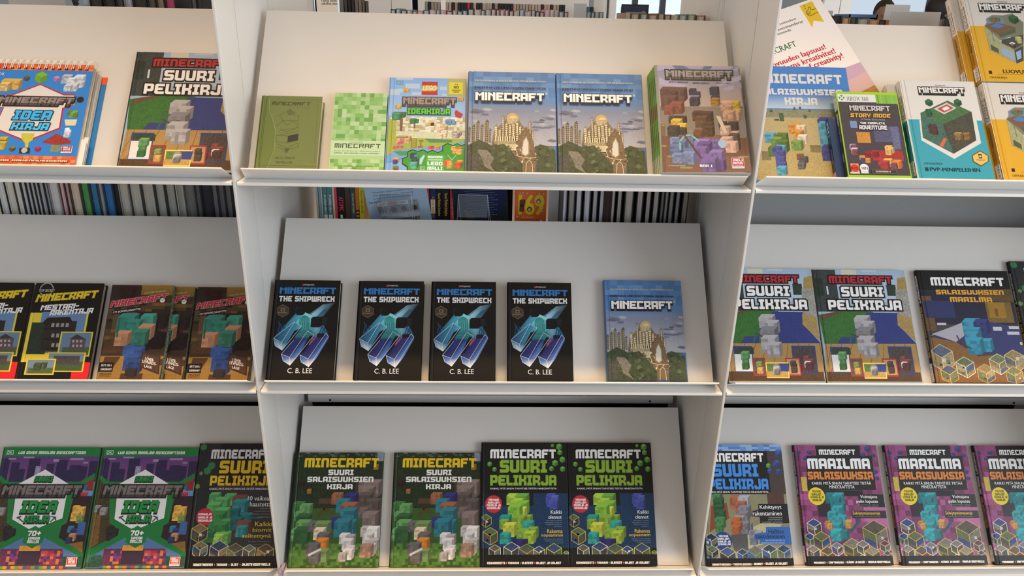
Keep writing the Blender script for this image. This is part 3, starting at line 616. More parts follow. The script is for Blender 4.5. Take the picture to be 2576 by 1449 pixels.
@design('castle', 0.1935, 0.2560)
def _(A):
    A.rect(0, 0, 100, 132.3, (79,115,161))
    A.grad(0, 0, 96.8, 45.9, (83,132,188), (96,130,173))
    A.mosaic(0, 0, 100, 40, 12, 6, [(81,128,184),(91,136,190),(77,120,173),(100,145,195),(79,124,180)], 6)
    A.grad(0, 39, 100, 50, (96,132,178), (124,139,165))
    A.grad(0, 50, 100, 95, (124,134,159), (170,173,182), 0.1)
    A.poly([(3.4,50.6),(6.4,49.3),(10.9,49.7),(13.3,50.8),(9.3,51.6)], (100,109,129))
    A.poly([(71.6,72.2),(74.4,69.7),(78.3,70.4),(80.4,72.6),(76.8,74.1)], (100,109,129))
    A.poly([(76.5,71.6),(79.2,70.3),(83.0,70.7),(85.1,71.8),(81.6,72.6)], (100,109,129))
    A.poly([(5.5,65.5),(7.4,63.5),(10.0,64.1),(11.4,65.8),(9.0,67.0)], (164,170,186))
    A.poly([(90.9,57.2),(93.7,55.2),(97.7,55.8),(99.9,57.5),(96.2,58.7)], (164,170,186))
    A.poly([(71.0,74.5),(75.0,72.7),(80.7,73.2),(83.8,74.8),(78.6,75.9)], (141,149,171))
    A.poly([(0.7,53.8),(5.5,51.5),(12.5,52.1),(16.4,54.1),(10.0,55.5)], (88,96,116))
    A.poly([(92.5,49.4),(95.3,47.3),(99.2,47.9),(100,49.7),(97.7,51.0)], (164,170,186))
    A.poly([(90.5,70.3),(93.7,68.4),(98.2,68.9),(100,70.6),(96.5,71.8)], (115,124,146))
    A.poly([(10.4,52.9),(13.0,50.6),(16.8,51.3),(18.8,53.3),(15.4,54.6)], (100,109,129))
    A.poly([(72.1,75.4),(74.8,73.5),(78.7,74.0),(80.7,75.7),(77.2,76.8)], (115,124,146))
    A.poly([(86.7,55.2),(90.7,54.0),(96.5,54.3),(99.6,55.3),(94.4,56.1)], (141,149,171))
    A.poly([(16.0,56.5),(18.4,54.8),(21.8,55.3),(23.7,56.8),(20.6,57.8)], (88,96,116))
    A.poly([(75.4,72.5),(80.1,71.3),(86.9,71.6),(90.7,72.7),(84.5,73.4)], (100,109,129))
    A.poly([(87.0,60.8),(90.7,58.4),(96.1,59.1),(98.9,61.1),(94.0,62.5)], (100,109,129))
    A.poly([(5.8,51.9),(9.0,50.8),(13.8,51.1),(16.4,52.1),(12.1,52.8)], (100,109,129))
    A.poly([(88.6,88.8),(92.8,86.3),(98.8,87.0),(100,89.2),(96.5,90.6)], (100,109,129))
    A.poly([(80.1,62.7),(82.4,60.6),(85.7,61.2),(87.4,63.0),(84.4,64.2)], (88,96,116))
    A.poly([(15.4,50.1),(19.2,47.7),(24.7,48.3),(27.6,50.4),(22.6,51.9)], (164,170,186))
    A.poly([(71.3,65.2),(76.1,63.7),(83.3,64.1),(87.2,65.4),(80.7,66.4)], (100,109,129))
    A.poly([(79.5,68.2),(82.6,66.0),(86.8,66.6),(89.1,68.6),(85.2,69.9)], (164,170,186))
    A.poly([(14.0,56.5),(16.5,54.1),(20.0,54.8),(21.9,56.9),(18.7,58.4)], (100,109,129))
    A.poly([(74.5,51.6),(76.9,49.5),(80.3,50.1),(82.1,51.9),(79.0,53.2)], (141,149,171))
    A.poly([(83.8,72.0),(87.5,70.4),(92.8,70.8),(95.7,72.2),(90.9,73.1)], (100,109,129))
    A.poly([(0,58.2),(2.0,56.6),(8.2,57.0),(11.6,58.5),(6.0,59.5)], (141,149,171))
    A.poly([(82.6,59.3),(85.7,58.2),(90.2,58.5),(92.7,59.4),(88.6,60.1)], (115,124,146))
    A.poly([(0,75.4),(1.9,71.7),(3.6,75.4)], (93,86,69), 0.3)
    A.rect(0, 75.4, 2.9, 92.2, (134,124,99), 0.35)
    A.rect(2.3, 75.4, 2.9, 92.2, (93,86,69), 0.3)
    A.rect(0.6, 77.1, 1.5, 78.3, (67,60,50))
    A.rect(2.4, 77.1, 3.0, 78.3, (50,45,39))
    A.rect(0.5, 79.8, 1.4, 81.0, (67,60,50))
    A.rect(2.3, 79.7, 2.9, 81.0, (50,45,39))
    A.rect(0.4, 82.4, 1.3, 83.6, (67,60,50))
    A.rect(2.1, 82.4, 2.7, 83.6, (50,45,39))
    A.rect(0.3, 85.1, 1.1, 86.3, (67,60,50))
    A.rect(2.0, 85.1, 2.6, 86.3, (50,45,39))
    A.rect(0.2, 87.7, 1.0, 89.0, (67,60,50))
    A.rect(1.9, 87.7, 2.5, 89.0, (50,45,39))
    A.rect(0.1, 90.4, 0.9, 91.6, (67,60,50))
    A.rect(1.8, 90.4, 2.4, 91.6, (50,45,39))
    A.poly([(4.5,72.3),(6.7,68.6),(8.6,72.3)], (93,86,69), 0.3)
    A.rect(4.5, 72.3, 7.6, 94.2, (134,124,99), 0.35)
    A.rect(7.2, 72.3, 7.6, 94.2, (93,86,69), 0.3)
    A.rect(5.3, 73.9, 6.2, 75.2, (67,60,50))
    A.rect(7.2, 73.9, 7.9, 75.2, (50,45,39))
    A.rect(5.2, 76.6, 6.1, 77.9, (67,60,50))
    A.rect(7.1, 76.6, 7.8, 77.8, (50,45,39))
    A.rect(5.0, 79.3, 6.0, 80.5, (67,60,50))
    A.rect(7.0, 79.3, 7.7, 80.5, (50,45,39))
    A.rect(4.9, 82.0, 5.9, 83.2, (67,60,50))
    A.rect(6.9, 82.0, 7.5, 83.2, (50,45,39))
    A.rect(4.8, 84.6, 5.8, 85.9, (67,60,50))
    A.rect(6.8, 84.6, 7.4, 85.9, (50,45,39))
    A.rect(4.7, 87.3, 5.7, 88.5, (67,60,50))
    A.rect(6.6, 87.3, 7.3, 88.5, (50,45,39))
    A.rect(4.6, 90.0, 5.5, 91.2, (67,60,50))
    A.rect(6.5, 90.0, 7.2, 91.2, (50,45,39))
    A.poly([(9.2,67.5),(11.6,63.8),(13.7,67.5)], (93,86,69), 0.3)
    A.rect(9.2, 67.5, 12.4, 96.2, (134,124,99), 0.35)
    A.rect(12.1, 67.5, 12.4, 96.2, (93,86,69), 0.3)
    A.rect(10.0, 69.2, 11.1, 70.4, (67,60,50))
    A.rect(12.2, 69.1, 12.9, 70.4, (50,45,39))
    A.rect(9.9, 71.8, 11.0, 73.1, (67,60,50))
    A.rect(12.0, 71.8, 12.8, 73.1, (50,45,39))
    A.rect(9.8, 74.5, 10.8, 75.8, (67,60,50))
    A.rect(11.9, 74.5, 12.7, 75.8, (50,45,39))
    A.rect(9.7, 77.2, 10.7, 78.4, (67,60,50))
    A.rect(11.8, 77.2, 12.5, 78.4, (50,45,39))
    A.rect(9.5, 79.9, 10.6, 81.1, (67,60,50))
    A.rect(11.7, 79.9, 12.4, 81.1, (50,45,39))
    A.rect(9.4, 82.6, 10.5, 83.8, (67,60,50))
    A.rect(11.6, 82.5, 12.3, 83.8, (50,45,39))
    A.rect(9.3, 85.2, 10.4, 86.4, (67,60,50))
    A.rect(11.4, 85.2, 12.2, 86.4, (50,45,39))
    A.rect(9.2, 87.9, 10.2, 89.1, (67,60,50))
    A.rect(11.3, 87.9, 12.1, 89.1, (50,45,39))
    A.rect(9.1, 90.5, 10.1, 91.8, (67,60,50))
    A.rect(11.2, 90.5, 11.9, 91.8, (50,45,39))
    A.rect(9.0, 93.2, 10.0, 94.4, (67,60,50))
    A.rect(11.1, 93.2, 11.8, 94.4, (50,45,39))
    A.poly([(14.1,72.2),(16.2,68.5),(18.1,72.2)], (93,86,69), 0.3)
    A.rect(14.1, 72.2, 17.1, 94.2, (134,124,99), 0.35)
    A.rect(16.7, 72.2, 17.1, 94.2, (93,86,69), 0.3)
    A.rect(14.8, 73.9, 15.7, 75.1, (67,60,50))
    A.rect(16.7, 73.9, 17.4, 75.1, (50,45,39))
    A.rect(14.7, 76.6, 15.6, 77.8, (67,60,50))
    A.rect(16.6, 76.5, 17.3, 77.8, (50,45,39))
    A.rect(14.5, 79.2, 15.5, 80.5, (67,60,50))
    A.rect(16.5, 79.2, 17.2, 80.5, (50,45,39))
    A.rect(14.4, 81.9, 15.4, 83.1, (67,60,50))
    A.rect(16.4, 81.9, 17.0, 83.1, (50,45,39))
    A.rect(14.3, 84.6, 15.3, 85.8, (67,60,50))
    A.rect(16.2, 84.6, 16.9, 85.8, (50,45,39))
    A.rect(14.2, 87.2, 15.1, 88.5, (67,60,50))
    A.rect(16.1, 87.2, 16.8, 88.5, (50,45,39))
    A.rect(14.1, 89.9, 15.0, 91.1, (67,60,50))
    A.rect(16.0, 89.9, 16.7, 91.1, (50,45,39))
    A.poly([(19.2,66.4),(21.8,62.6),(24.1,66.4)], (93,86,69), 0.3)
    A.rect(19.2, 66.4, 22.7, 94.1, (134,124,99), 0.35)
    A.rect(22.4, 66.4, 22.7, 94.1, (93,86,69), 0.3)
    A.rect(20.1, 68.0, 21.2, 69.3, (67,60,50))
    A.rect(22.4, 68.0, 23.2, 69.3, (50,45,39))
    A.rect(20.0, 70.7, 21.1, 72.0, (67,60,50))
    A.rect(22.3, 70.7, 23.1, 72.0, (50,45,39))
    A.rect(19.8, 73.4, 21.0, 74.7, (67,60,50))
    A.rect(22.2, 73.4, 23.0, 74.6, (50,45,39))
    A.rect(19.7, 76.1, 20.9, 77.3, (67,60,50))
    A.rect(22.0, 76.1, 22.8, 77.3, (50,45,39))
    A.rect(19.6, 78.8, 20.7, 80.0, (67,60,50))
    A.rect(21.9, 78.8, 22.7, 80.0, (50,45,39))
    A.rect(19.4, 81.5, 20.6, 82.7, (67,60,50))
    A.rect(21.8, 81.4, 22.6, 82.7, (50,45,39))
    A.rect(19.3, 84.1, 20.5, 85.4, (67,60,50))
    A.rect(21.6, 84.1, 22.5, 85.3, (50,45,39))
    A.rect(19.2, 86.8, 20.3, 88.0, (67,60,50))
    A.rect(21.5, 86.8, 22.3, 88.0, (50,45,39))
    A.rect(19.1, 89.5, 20.2, 90.7, (67,60,50))
    A.rect(21.4, 89.4, 22.2, 90.7, (50,45,39))
    A.rect(18.9, 92.1, 20.1, 93.3, (67,60,50))
    A.rect(21.3, 92.1, 22.1, 93.3, (50,45,39))
    A.poly([(23.7,77.3),(25.3,73.6),(26.6,77.3)], (93,86,69), 0.3)
    A.rect(23.7, 77.3, 25.8, 92.1, (134,124,99), 0.35)
    A.rect(25.6, 77.3, 25.8, 92.1, (93,86,69), 0.3)
    A.rect(24.2, 79.0, 24.9, 80.2, (67,60,50))
    A.rect(25.6, 79.0, 26.0, 80.2, (50,45,39))
    A.rect(24.1, 81.6, 24.7, 82.9, (67,60,50))
    A.rect(25.4, 81.6, 25.9, 82.9, (50,45,39))
    A.rect(24.0, 84.3, 24.6, 85.5, (67,60,50))
    A.rect(25.3, 84.3, 25.8, 85.5, (50,45,39))
    A.rect(23.8, 87.0, 24.5, 88.2, (67,60,50))
    A.rect(25.2, 87.0, 25.6, 88.2, (50,45,39))
    A.rect(23.7, 89.6, 24.3, 90.9, (67,60,50))
    A.rect(25.0, 89.6, 25.5, 90.8, (50,45,39))
    A.poly([(26.7,94.1),(29.6,77.7),(38.2,68.3),(44.7,61.0),(55.9,60.9),(64.3,73.3),(72.3,75.3),(74.1,93.8),(78.0,112.0),(76.3,122.1),(55.8,114.2),(42.6,98.1)], (117,107,86), 0.5)
    A.disc(50.4, 60.9, 6.9, (187,164,110))
    A.disc(51.1, 62.0, 4.5, (213,192,141))
    A.rect(43.7, 61.0, 56.9, 68.2, (179,166,133), 0.4)
    A.poly([(30.3,72.1),(32.5,68.4),(34.3,72.1)], (142,130,103), 0.3)
    A.rect(30.3, 72.1, 33.4, 90.0, (213,200,163), 0.35)
    A.rect(32.9, 72.1, 33.4, 90.0, (142,130,103), 0.3)
    A.rect(31.0, 73.8, 31.9, 75.0, (67,60,50))
    A.rect(32.9, 73.7, 33.6, 75.0, (50,45,39))
    A.rect(30.9, 76.4, 31.8, 77.7, (67,60,50))
    A.rect(32.8, 76.4, 33.5, 77.7, (50,45,39))
    A.rect(30.7, 79.1, 31.7, 80.3, (67,60,50))
    A.rect(32.7, 79.1, 33.3, 80.3, (50,45,39))
    A.rect(30.6, 81.8, 31.5, 83.0, (67,60,50))
    A.rect(32.5, 81.8, 33.2, 83.0, (50,45,39))
    A.rect(30.4, 84.5, 31.4, 85.7, (67,60,50))
    A.rect(32.4, 84.4, 33.1, 85.7, (50,45,39))
    A.rect(30.3, 87.1, 31.3, 88.4, (67,60,50))
    A.rect(32.3, 87.1, 32.9, 88.3, (50,45,39))
    A.poly([(34.7,76.2),(36.5,72.5),(38.0,76.2)], (142,130,103), 0.3)
    A.rect(34.7, 76.2, 37.1, 92.0, (213,200,163), 0.35)
    A.rect(36.8, 76.2, 37.1, 92.0, (142,130,103), 0.3)
    A.rect(35.3, 77.8, 36.0, 79.1, (67,60,50))
    A.rect(36.8, 77.8, 37.4, 79.1, (50,45,39))
    A.rect(35.1, 80.5, 35.9, 81.8, (67,60,50))
    A.rect(36.7, 80.5, 37.2, 81.7, (50,45,39))
    A.rect(35.0, 83.2, 35.7, 84.4, (67,60,50))
    A.rect(36.6, 83.2, 37.1, 84.4, (50,45,39))
    A.rect(34.9, 85.9, 35.6, 87.1, (67,60,50))
    A.rect(36.4, 85.9, 36.9, 87.1, (50,45,39))
    A.rect(34.7, 88.5, 35.5, 89.8, (67,60,50))
    A.rect(36.3, 88.5, 36.8, 89.7, (50,45,39))
    A.poly([(38.8,59.8),(40.5,56.0),(41.7,59.8)], (142,130,103), 0.3)
    A.rect(38.8, 59.8, 40.2, 87.9, (213,200,163), 0.35)
    A.rect(40.7, 59.8, 40.2, 87.9, (142,130,103), 0.3)
    A.rect(39.3, 61.5, 40.0, 62.7, (67,60,50))
    A.rect(40.7, 61.4, 41.1, 62.7, (50,45,39))
    A.rect(39.2, 64.2, 39.8, 65.4, (67,60,50))
    A.rect(40.5, 64.1, 41.0, 65.4, (50,45,39))
    A.rect(39.0, 66.9, 39.7, 68.1, (67,60,50))
    A.rect(40.4, 66.9, 40.8, 68.1, (50,45,39))
    A.rect(38.9, 69.6, 39.5, 70.8, (67,60,50))
    A.rect(40.2, 69.5, 40.7, 70.8, (50,45,39))
    A.rect(38.7, 72.3, 39.4, 73.5, (67,60,50))
    A.rect(40.1, 72.2, 40.5, 73.5, (50,45,39))
    A.rect(38.6, 74.9, 39.2, 76.2, (67,60,50))
    A.rect(40.0, 74.9, 40.4, 76.2, (50,45,39))
    A.rect(38.5, 77.6, 39.1, 78.9, (67,60,50))
    A.rect(39.8, 77.6, 40.3, 78.8, (50,45,39))
    A.rect(38.3, 80.3, 38.9, 81.5, (67,60,50))
    A.rect(39.7, 80.3, 40.1, 81.5, (50,45,39))
    A.rect(38.2, 83.0, 38.8, 84.2, (67,60,50))
    A.rect(39.5, 83.0, 40.0, 84.2, (50,45,39))
    A.rect(38.0, 85.6, 38.7, 86.9, (67,60,50))
    A.rect(39.4, 85.6, 39.8, 86.9, (50,45,39))
    A.poly([(42.1,67.9),(44.1,64.1),(45.7,67.8)], (142,130,103), 0.3)
    A.rect(42.1, 67.9, 44.5, 89.9, (213,200,163), 0.35)
    A.rect(44.4, 67.9, 44.5, 89.9, (142,130,103), 0.3)
    A.rect(42.7, 69.5, 43.5, 70.8, (67,60,50))
    A.rect(44.5, 69.5, 45.0, 70.8, (50,45,39))
    A.rect(42.6, 72.2, 43.4, 73.5, (67,60,50))
    A.rect(44.3, 72.2, 44.9, 73.4, (50,45,39))
    A.rect(42.4, 74.9, 43.3, 76.1, (67,60,50))
    A.rect(44.2, 74.9, 44.7, 76.1, (50,45,39))
    A.rect(42.3, 77.6, 43.1, 78.8, (67,60,50))
    A.rect(44.0, 77.6, 44.6, 78.8, (50,45,39))
    A.rect(42.1, 80.3, 43.0, 81.5, (67,60,50))
    A.rect(43.9, 80.3, 44.5, 81.5, (50,45,39))
    A.rect(42.0, 82.9, 42.8, 84.2, (67,60,50))
    A.rect(43.7, 82.9, 44.3, 84.2, (50,45,39))
    A.rect(41.8, 85.6, 42.7, 86.8, (67,60,50))
    A.rect(43.6, 85.6, 44.2, 86.8, (50,45,39))
    A.poly([(46.2,69.9),(48.1,66.2),(49.5,69.9)], (142,130,103), 0.3)
    A.rect(46.2, 69.9, 48.6, 85.8, (213,200,163), 0.35)
    A.rect(48.3, 69.9, 48.6, 85.8, (142,130,103), 0.3)
    A.rect(46.8, 71.6, 47.5, 72.8, (67,60,50))
    A.rect(48.3, 71.6, 48.8, 72.8, (50,45,39))
    A.rect(46.6, 74.3, 47.4, 75.5, (67,60,50))
    A.rect(48.2, 74.2, 48.7, 75.5, (50,45,39))
    A.rect(46.5, 76.9, 47.2, 78.2, (67,60,50))
    A.rect(48.0, 76.9, 48.5, 78.2, (50,45,39))
    A.rect(46.3, 79.6, 47.1, 80.9, (67,60,50))
    A.rect(47.9, 79.6, 48.4, 80.8, (50,45,39))
    A.rect(46.2, 82.3, 46.9, 83.5, (67,60,50))
    A.rect(47.7, 82.3, 48.2, 83.5, (50,45,39))
    A.poly([(50.1,68.8),(52.2,65.1),(53.8,68.8)], (142,130,103), 0.3)
    A.rect(50.1, 68.8, 52.8, 86.8, (213,200,163), 0.35)
    A.rect(52.5, 68.8, 52.8, 86.8, (142,130,103), 0.3)
    A.rect(50.8, 70.5, 51.6, 71.7, (67,60,50))
    A.rect(52.5, 70.5, 53.1, 71.7, (50,45,39))
    A.rect(50.6, 73.2, 51.5, 74.4, (67,60,50))
    A.rect(52.4, 73.2, 53.0, 74.4, (50,45,39))
    A.rect(50.5, 75.9, 51.3, 77.1, (67,60,50))
    A.rect(52.2, 75.9, 52.8, 77.1, (50,45,39))
    A.rect(50.3, 78.6, 51.2, 79.8, (67,60,50))
    A.rect(52.1, 78.6, 52.6, 79.8, (50,45,39))
    A.rect(50.2, 81.2, 51.0, 82.5, (67,60,50))
    A.rect(51.9, 81.2, 52.5, 82.5, (50,45,39))
    A.rect(50.0, 83.9, 50.8, 85.1, (67,60,50))
    A.rect(51.8, 83.9, 52.3, 85.1, (50,45,39))
    A.poly([(54.3,67.2),(56.4,63.4),(58.0,67.1)], (142,130,103), 0.3)
    A.rect(54.3, 67.2, 56.6, 89.8, (213,200,163), 0.35)
    A.rect(56.7, 67.1, 56.6, 89.8, (142,130,103), 0.3)
    A.rect(54.9, 68.8, 55.8, 70.0, (67,60,50))
    A.rect(56.7, 68.8, 57.3, 70.0, (50,45,39))
    A.rect(54.8, 71.5, 55.6, 72.7, (67,60,50))
    A.rect(56.5, 71.5, 57.1, 72.7, (50,45,39))
    A.rect(54.6, 74.2, 55.5, 75.4, (67,60,50))
    A.rect(56.4, 74.2, 57.0, 75.4, (50,45,39))
    A.rect(54.5, 76.9, 55.3, 78.1, (67,60,50))
    A.rect(56.2, 76.9, 56.8, 78.1, (50,45,39))
    A.rect(54.3, 79.6, 55.1, 80.8, (67,60,50))
    A.rect(56.1, 79.6, 56.6, 80.8, (50,45,39))
    A.rect(54.1, 82.2, 55.0, 83.5, (67,60,50))
    A.rect(55.9, 82.2, 56.5, 83.5, (50,45,39))
    A.rect(54.0, 84.9, 54.8, 86.1, (67,60,50))
    A.rect(55.7, 84.9, 56.3, 86.1, (50,45,39))
    A.rect(53.8, 87.6, 54.7, 88.8, (67,60,50))
    A.rect(55.6, 87.6, 56.2, 88.8, (50,45,39))
    A.poly([(57.9,71.9),(59.7,68.2),(61.1,71.9)], (142,130,103), 0.3)
    A.rect(57.9, 71.9, 60.4, 83.6, (213,200,163), 0.35)
    A.rect(60.0, 71.9, 60.4, 83.6, (142,130,103), 0.3)
    A.rect(58.4, 73.5, 59.2, 74.8, (67,60,50))
    A.rect(60.0, 73.5, 60.5, 74.8, (50,45,39))
    A.rect(58.3, 76.2, 59.0, 77.5, (67,60,50))
    A.rect(59.8, 76.2, 60.3, 77.5, (50,45,39))
    A.rect(58.1, 78.9, 58.9, 80.1, (67,60,50))
    A.rect(59.7, 78.9, 60.2, 80.1, (50,45,39))
    A.rect(58.0, 81.6, 58.7, 82.8, (67,60,50))
    A.rect(59.5, 81.6, 60.0, 82.8, (50,45,39))
    A.poly([(61.6,75.0),(63.2,71.2),(64.4,75.0)], (142,130,103), 0.3)
    A.rect(61.6, 75.0, 64.0, 81.6, (213,200,163), 0.35)
    A.rect(63.4, 75.0, 64.0, 81.6, (142,130,103), 0.3)
    A.rect(62.0, 76.6, 62.7, 77.9, (67,60,50))
    A.rect(63.4, 76.6, 63.8, 77.8, (50,45,39))
    A.rect(61.9, 79.3, 62.5, 80.5, (67,60,50))
    A.rect(63.2, 79.3, 63.7, 80.5, (50,45,39))
    A.poly([(69.4,66.6),(71.1,62.9),(72.3,66.6)], (142,130,103), 0.3)
    A.rect(69.4, 66.6, 70.4, 95.8, (213,200,163), 0.35)
    A.rect(71.3, 66.6, 70.4, 95.8, (142,130,103), 0.3)
    A.rect(69.9, 68.3, 70.5, 69.5, (67,60,50))
    A.rect(71.2, 68.3, 71.7, 69.5, (50,45,39))
    A.rect(69.7, 71.0, 70.3, 72.2, (67,60,50))
    A.rect(71.1, 71.0, 71.5, 72.2, (50,45,39))
    A.rect(69.5, 73.7, 70.2, 74.9, (67,60,50))
    A.rect(70.9, 73.7, 71.3, 74.9, (50,45,39))
    A.rect(69.4, 76.4, 70.0, 77.6, (67,60,50))
    A.rect(70.7, 76.4, 71.2, 77.6, (50,45,39))
    A.rect(69.2, 79.0, 69.8, 80.3, (67,60,50))
    A.rect(70.5, 79.0, 71.0, 80.3, (50,45,39))
    A.rect(69.0, 81.7, 69.6, 83.0, (67,60,50))
    A.rect(70.4, 81.7, 70.8, 82.9, (50,45,39))
    A.rect(68.8, 84.4, 69.5, 85.6, (67,60,50))
    A.rect(70.2, 84.4, 70.6, 85.6, (50,45,39))
    A.rect(68.7, 87.1, 69.3, 88.3, (67,60,50))
    A.rect(70.0, 87.1, 70.5, 88.3, (50,45,39))
    A.rect(68.5, 89.7, 69.1, 91.0, (67,60,50))
    A.rect(69.9, 89.7, 70.3, 90.9, (50,45,39))
    A.rect(68.3, 92.4, 69.0, 93.6, (67,60,50))
    A.rect(69.7, 92.4, 70.1, 93.6, (50,45,39))
    A.poly([(65.8,74.9),(67.5,71.2),(68.7,74.9)], (142,130,103), 0.3)
    A.rect(65.8, 74.9, 68.1, 83.6, (213,200,163), 0.35)
    A.rect(67.7, 74.9, 68.1, 83.6, (142,130,103), 0.3)
    A.rect(66.3, 76.6, 66.9, 77.8, (67,60,50))
    A.rect(67.7, 76.6, 68.1, 77.8, (50,45,39))
    A.rect(66.1, 79.3, 66.8, 80.5, (67,60,50))
    A.rect(67.5, 79.3, 67.9, 80.5, (50,45,39))
    A.poly([(72.5,79.0),(73.9,75.3),(74.9,79.0)], (142,130,103), 0.3)
    A.rect(72.5, 79.0, 73.7, 97.9, (213,200,163), 0.35)
    A.rect(74.1, 79.0, 73.7, 97.9, (142,130,103), 0.3)
    A.rect(72.9, 80.7, 73.4, 81.9, (67,60,50))
    A.rect(74.0, 80.7, 74.4, 81.9, (50,45,39))
    A.rect(72.7, 83.3, 73.2, 84.6, (67,60,50))
    A.rect(73.8, 83.3, 74.2, 84.6, (50,45,39))
    A.rect(72.5, 86.0, 73.0, 87.2, (67,60,50))
    A.rect(73.7, 86.0, 74.0, 87.2, (50,45,39))
    A.rect(72.3, 88.7, 72.9, 89.9, (67,60,50))
    A.rect(73.5, 88.7, 73.9, 89.9, (50,45,39))
    A.rect(72.2, 91.3, 72.7, 92.6, (67,60,50))
    A.rect(73.3, 91.3, 73.7, 92.6, (50,45,39))
    A.rect(72.0, 94.0, 72.5, 95.2, (67,60,50))
    A.rect(73.2, 94.0, 73.5, 95.2, (50,45,39))
    A.rect(29.4, 89.6, 53.9, 93.9, (151,141,112), 0.5)
    A.rect(30.9, 84.3, 32.0, 90.4, (230,217,178))
    A.rect(32.3, 84.2, 32.8, 90.4, (62,56,46))
    A.rect(33.5, 84.2, 34.6, 90.4, (230,217,178))
    A.rect(34.9, 84.2, 35.4, 90.4, (62,56,46))
    A.rect(36.1, 84.2, 37.2, 90.4, (230,217,178))
    A.rect(37.5, 84.2, 38.0, 90.3, (62,56,46))
    A.rect(38.7, 84.2, 39.8, 90.3, (230,217,178))
    A.rect(40.2, 84.2, 40.6, 90.3, (62,56,46))
    A.rect(41.4, 84.2, 42.5, 90.3, (230,217,178))
    A.rect(42.8, 84.2, 43.3, 90.3, (62,56,46))
    A.rect(44.0, 84.2, 45.1, 90.3, (230,217,178))
    A.rect(45.4, 84.2, 45.9, 90.3, (62,56,46))
    A.rect(46.6, 84.1, 47.7, 90.3, (230,217,178))
    A.rect(48.0, 84.1, 48.5, 90.3, (62,56,46))
    A.rect(49.3, 84.1, 50.3, 90.3, (230,217,178))
    A.rect(50.7, 84.1, 51.1, 90.3, (62,56,46))
    A.rect(51.9, 84.1, 53.0, 90.2, (230,217,178))
    A.rect(53.3, 84.1, 53.8, 90.2, (62,56,46))
    A.rect(32.8, 94.1, 56.5, 102.0, (196,183,146), 0.5)
    A.disc(45.5, 97.0, 2.0, (147,134,103))
    A.disc(45.5, 97.0, 1.0, (79,71,56))
    A.poly([(53.6,100.0),(57.6,83.7),(65.4,71.2),(71.8,83.6),(76.6,101.9),(75.8,130.1),(61.8,130.2),(56.9,112.2)], (113,96,73), 0.6)
    A.poly([(59.9,106.1),(61.7,89.8),(65.8,82.6),(68.9,90.8),(69.1,106.0),(64.5,109.1)], (147,130,99))
    A.poly([(60.9,105.1),(62.6,90.8),(65.6,85.2),(68.0,91.8),(67.9,105.6),(64.4,107.7)], (201,199,190))
    A.rect(62.0, 111.9, 63.1, 113.0, (213,196,150))
    A.rect(50.5, 100.4, 51.5, 101.5, (213,196,150))
    A.rect(58.0, 119.0, 59.1, 120.0, (50,43,33))
    A.rect(77.3, 112.0, 78.8, 113.6, (230,217,176))
    A.rect(54.7, 118.5, 56.3, 120.4, (238,228,193))
    A.rect(57.9, 106.8, 59.6, 107.9, (50,43,33))
    A.rect(64.4, 112.1, 65.9, 113.2, (50,43,33))
    A.rect(78.2, 94.9, 79.9, 96.9, (213,196,150))
    A.rect(49.8, 119.3, 50.6, 121.3, (230,217,176))
    A.rect(74.5, 113.0, 75.6, 114.4, (50,43,33))
    A.rect(77.1, 99.2, 77.8, 101.1, (230,217,176))
    A.rect(60.3, 115.5, 61.4, 116.5, (230,217,176))
    A.rect(75.7, 98.7, 77.1, 99.9, (50,43,33))
    A.rect(76.3, 105.7, 77.1, 107.4, (230,217,176))
    A.rect(62.9, 118.2, 64.2, 119.2, (238,228,193))
    A.rect(50.8, 118.7, 52.5, 119.9, (238,228,193))
    A.rect(74.4, 95.3, 75.6, 96.6, (238,228,193))
    A.rect(60.1, 115.2, 61.7, 116.4, (230,217,176))
    A.rect(52.3, 111.2, 53.9, 112.6, (50,43,33))
    A.rect(61.0, 113.8, 62.2, 115.3, (213,196,150))
    A.rect(67.1, 120.1, 68.4, 121.0, (213,196,150))
    A.rect(60.7, 97.7, 62.1, 98.9, (238,228,193))
    A.rect(55.9, 121.4, 56.7, 122.4, (238,228,193))
    A.rect(53.4, 96.2, 54.9, 97.7, (230,217,176))
    A.rect(58.3, 99.6, 59.1, 101.5, (230,217,176))
    A.rect(68.9, 110.7, 69.9, 112.7, (50,43,33))
    A.rect(72.1, 109.5, 73.8, 110.9, (50,43,33))
    A.rect(52.8, 115.6, 53.9, 117.2, (213,196,150))
    A.rect(61.7, 110.7, 63.1, 112.2, (238,228,193))
    A.rect(76.0, 103.7, 77.3, 105.0, (230,217,176))
    A.rect(51.1, 111.9, 52.8, 113.1, (238,228,193))
    A.rect(59.1, 101.7, 59.9, 102.6, (230,217,176))
    A.rect(72.2, 116.5, 73.9, 117.5, (50,43,33))
    A.rect(67.7, 121.9, 68.5, 123.8, (230,217,176))
    A.rect(54.2, 107.0, 55.9, 108.1, (238,228,193))
    A.rect(74.0, 113.0, 75.6, 114.1, (50,43,33))
    A.rect(70.3, 101.9, 71.2, 103.1, (50,43,33))
    A.rect(75.9, 104.6, 77.0, 106.4, (238,228,193))
    A.rect(61.9, 110.2, 62.8, 112.0, (50,43,33))
    A.rect(69.4, 110.9, 70.4, 112.8, (230,217,176))
    A.rect(54.5, 94.9, 56.1, 96.9, (238,228,193))
    A.poly([(61.2,130.2),(62.8,116.5),(66.9,112.1),(71.6,117.1),(72.4,130.1)], (113,96,71), 0.3)
    A.line([(64.7,130.5),(65.6,117.1),(69.0,113.7),(72.0,117.7),(72.7,130.5)], 0.5, (221,209,176))
    A.line([(53.6,99.0),(56.1,109.1),(68.0,111.1),(77.1,110.0)], 0.6, (213,200,167))
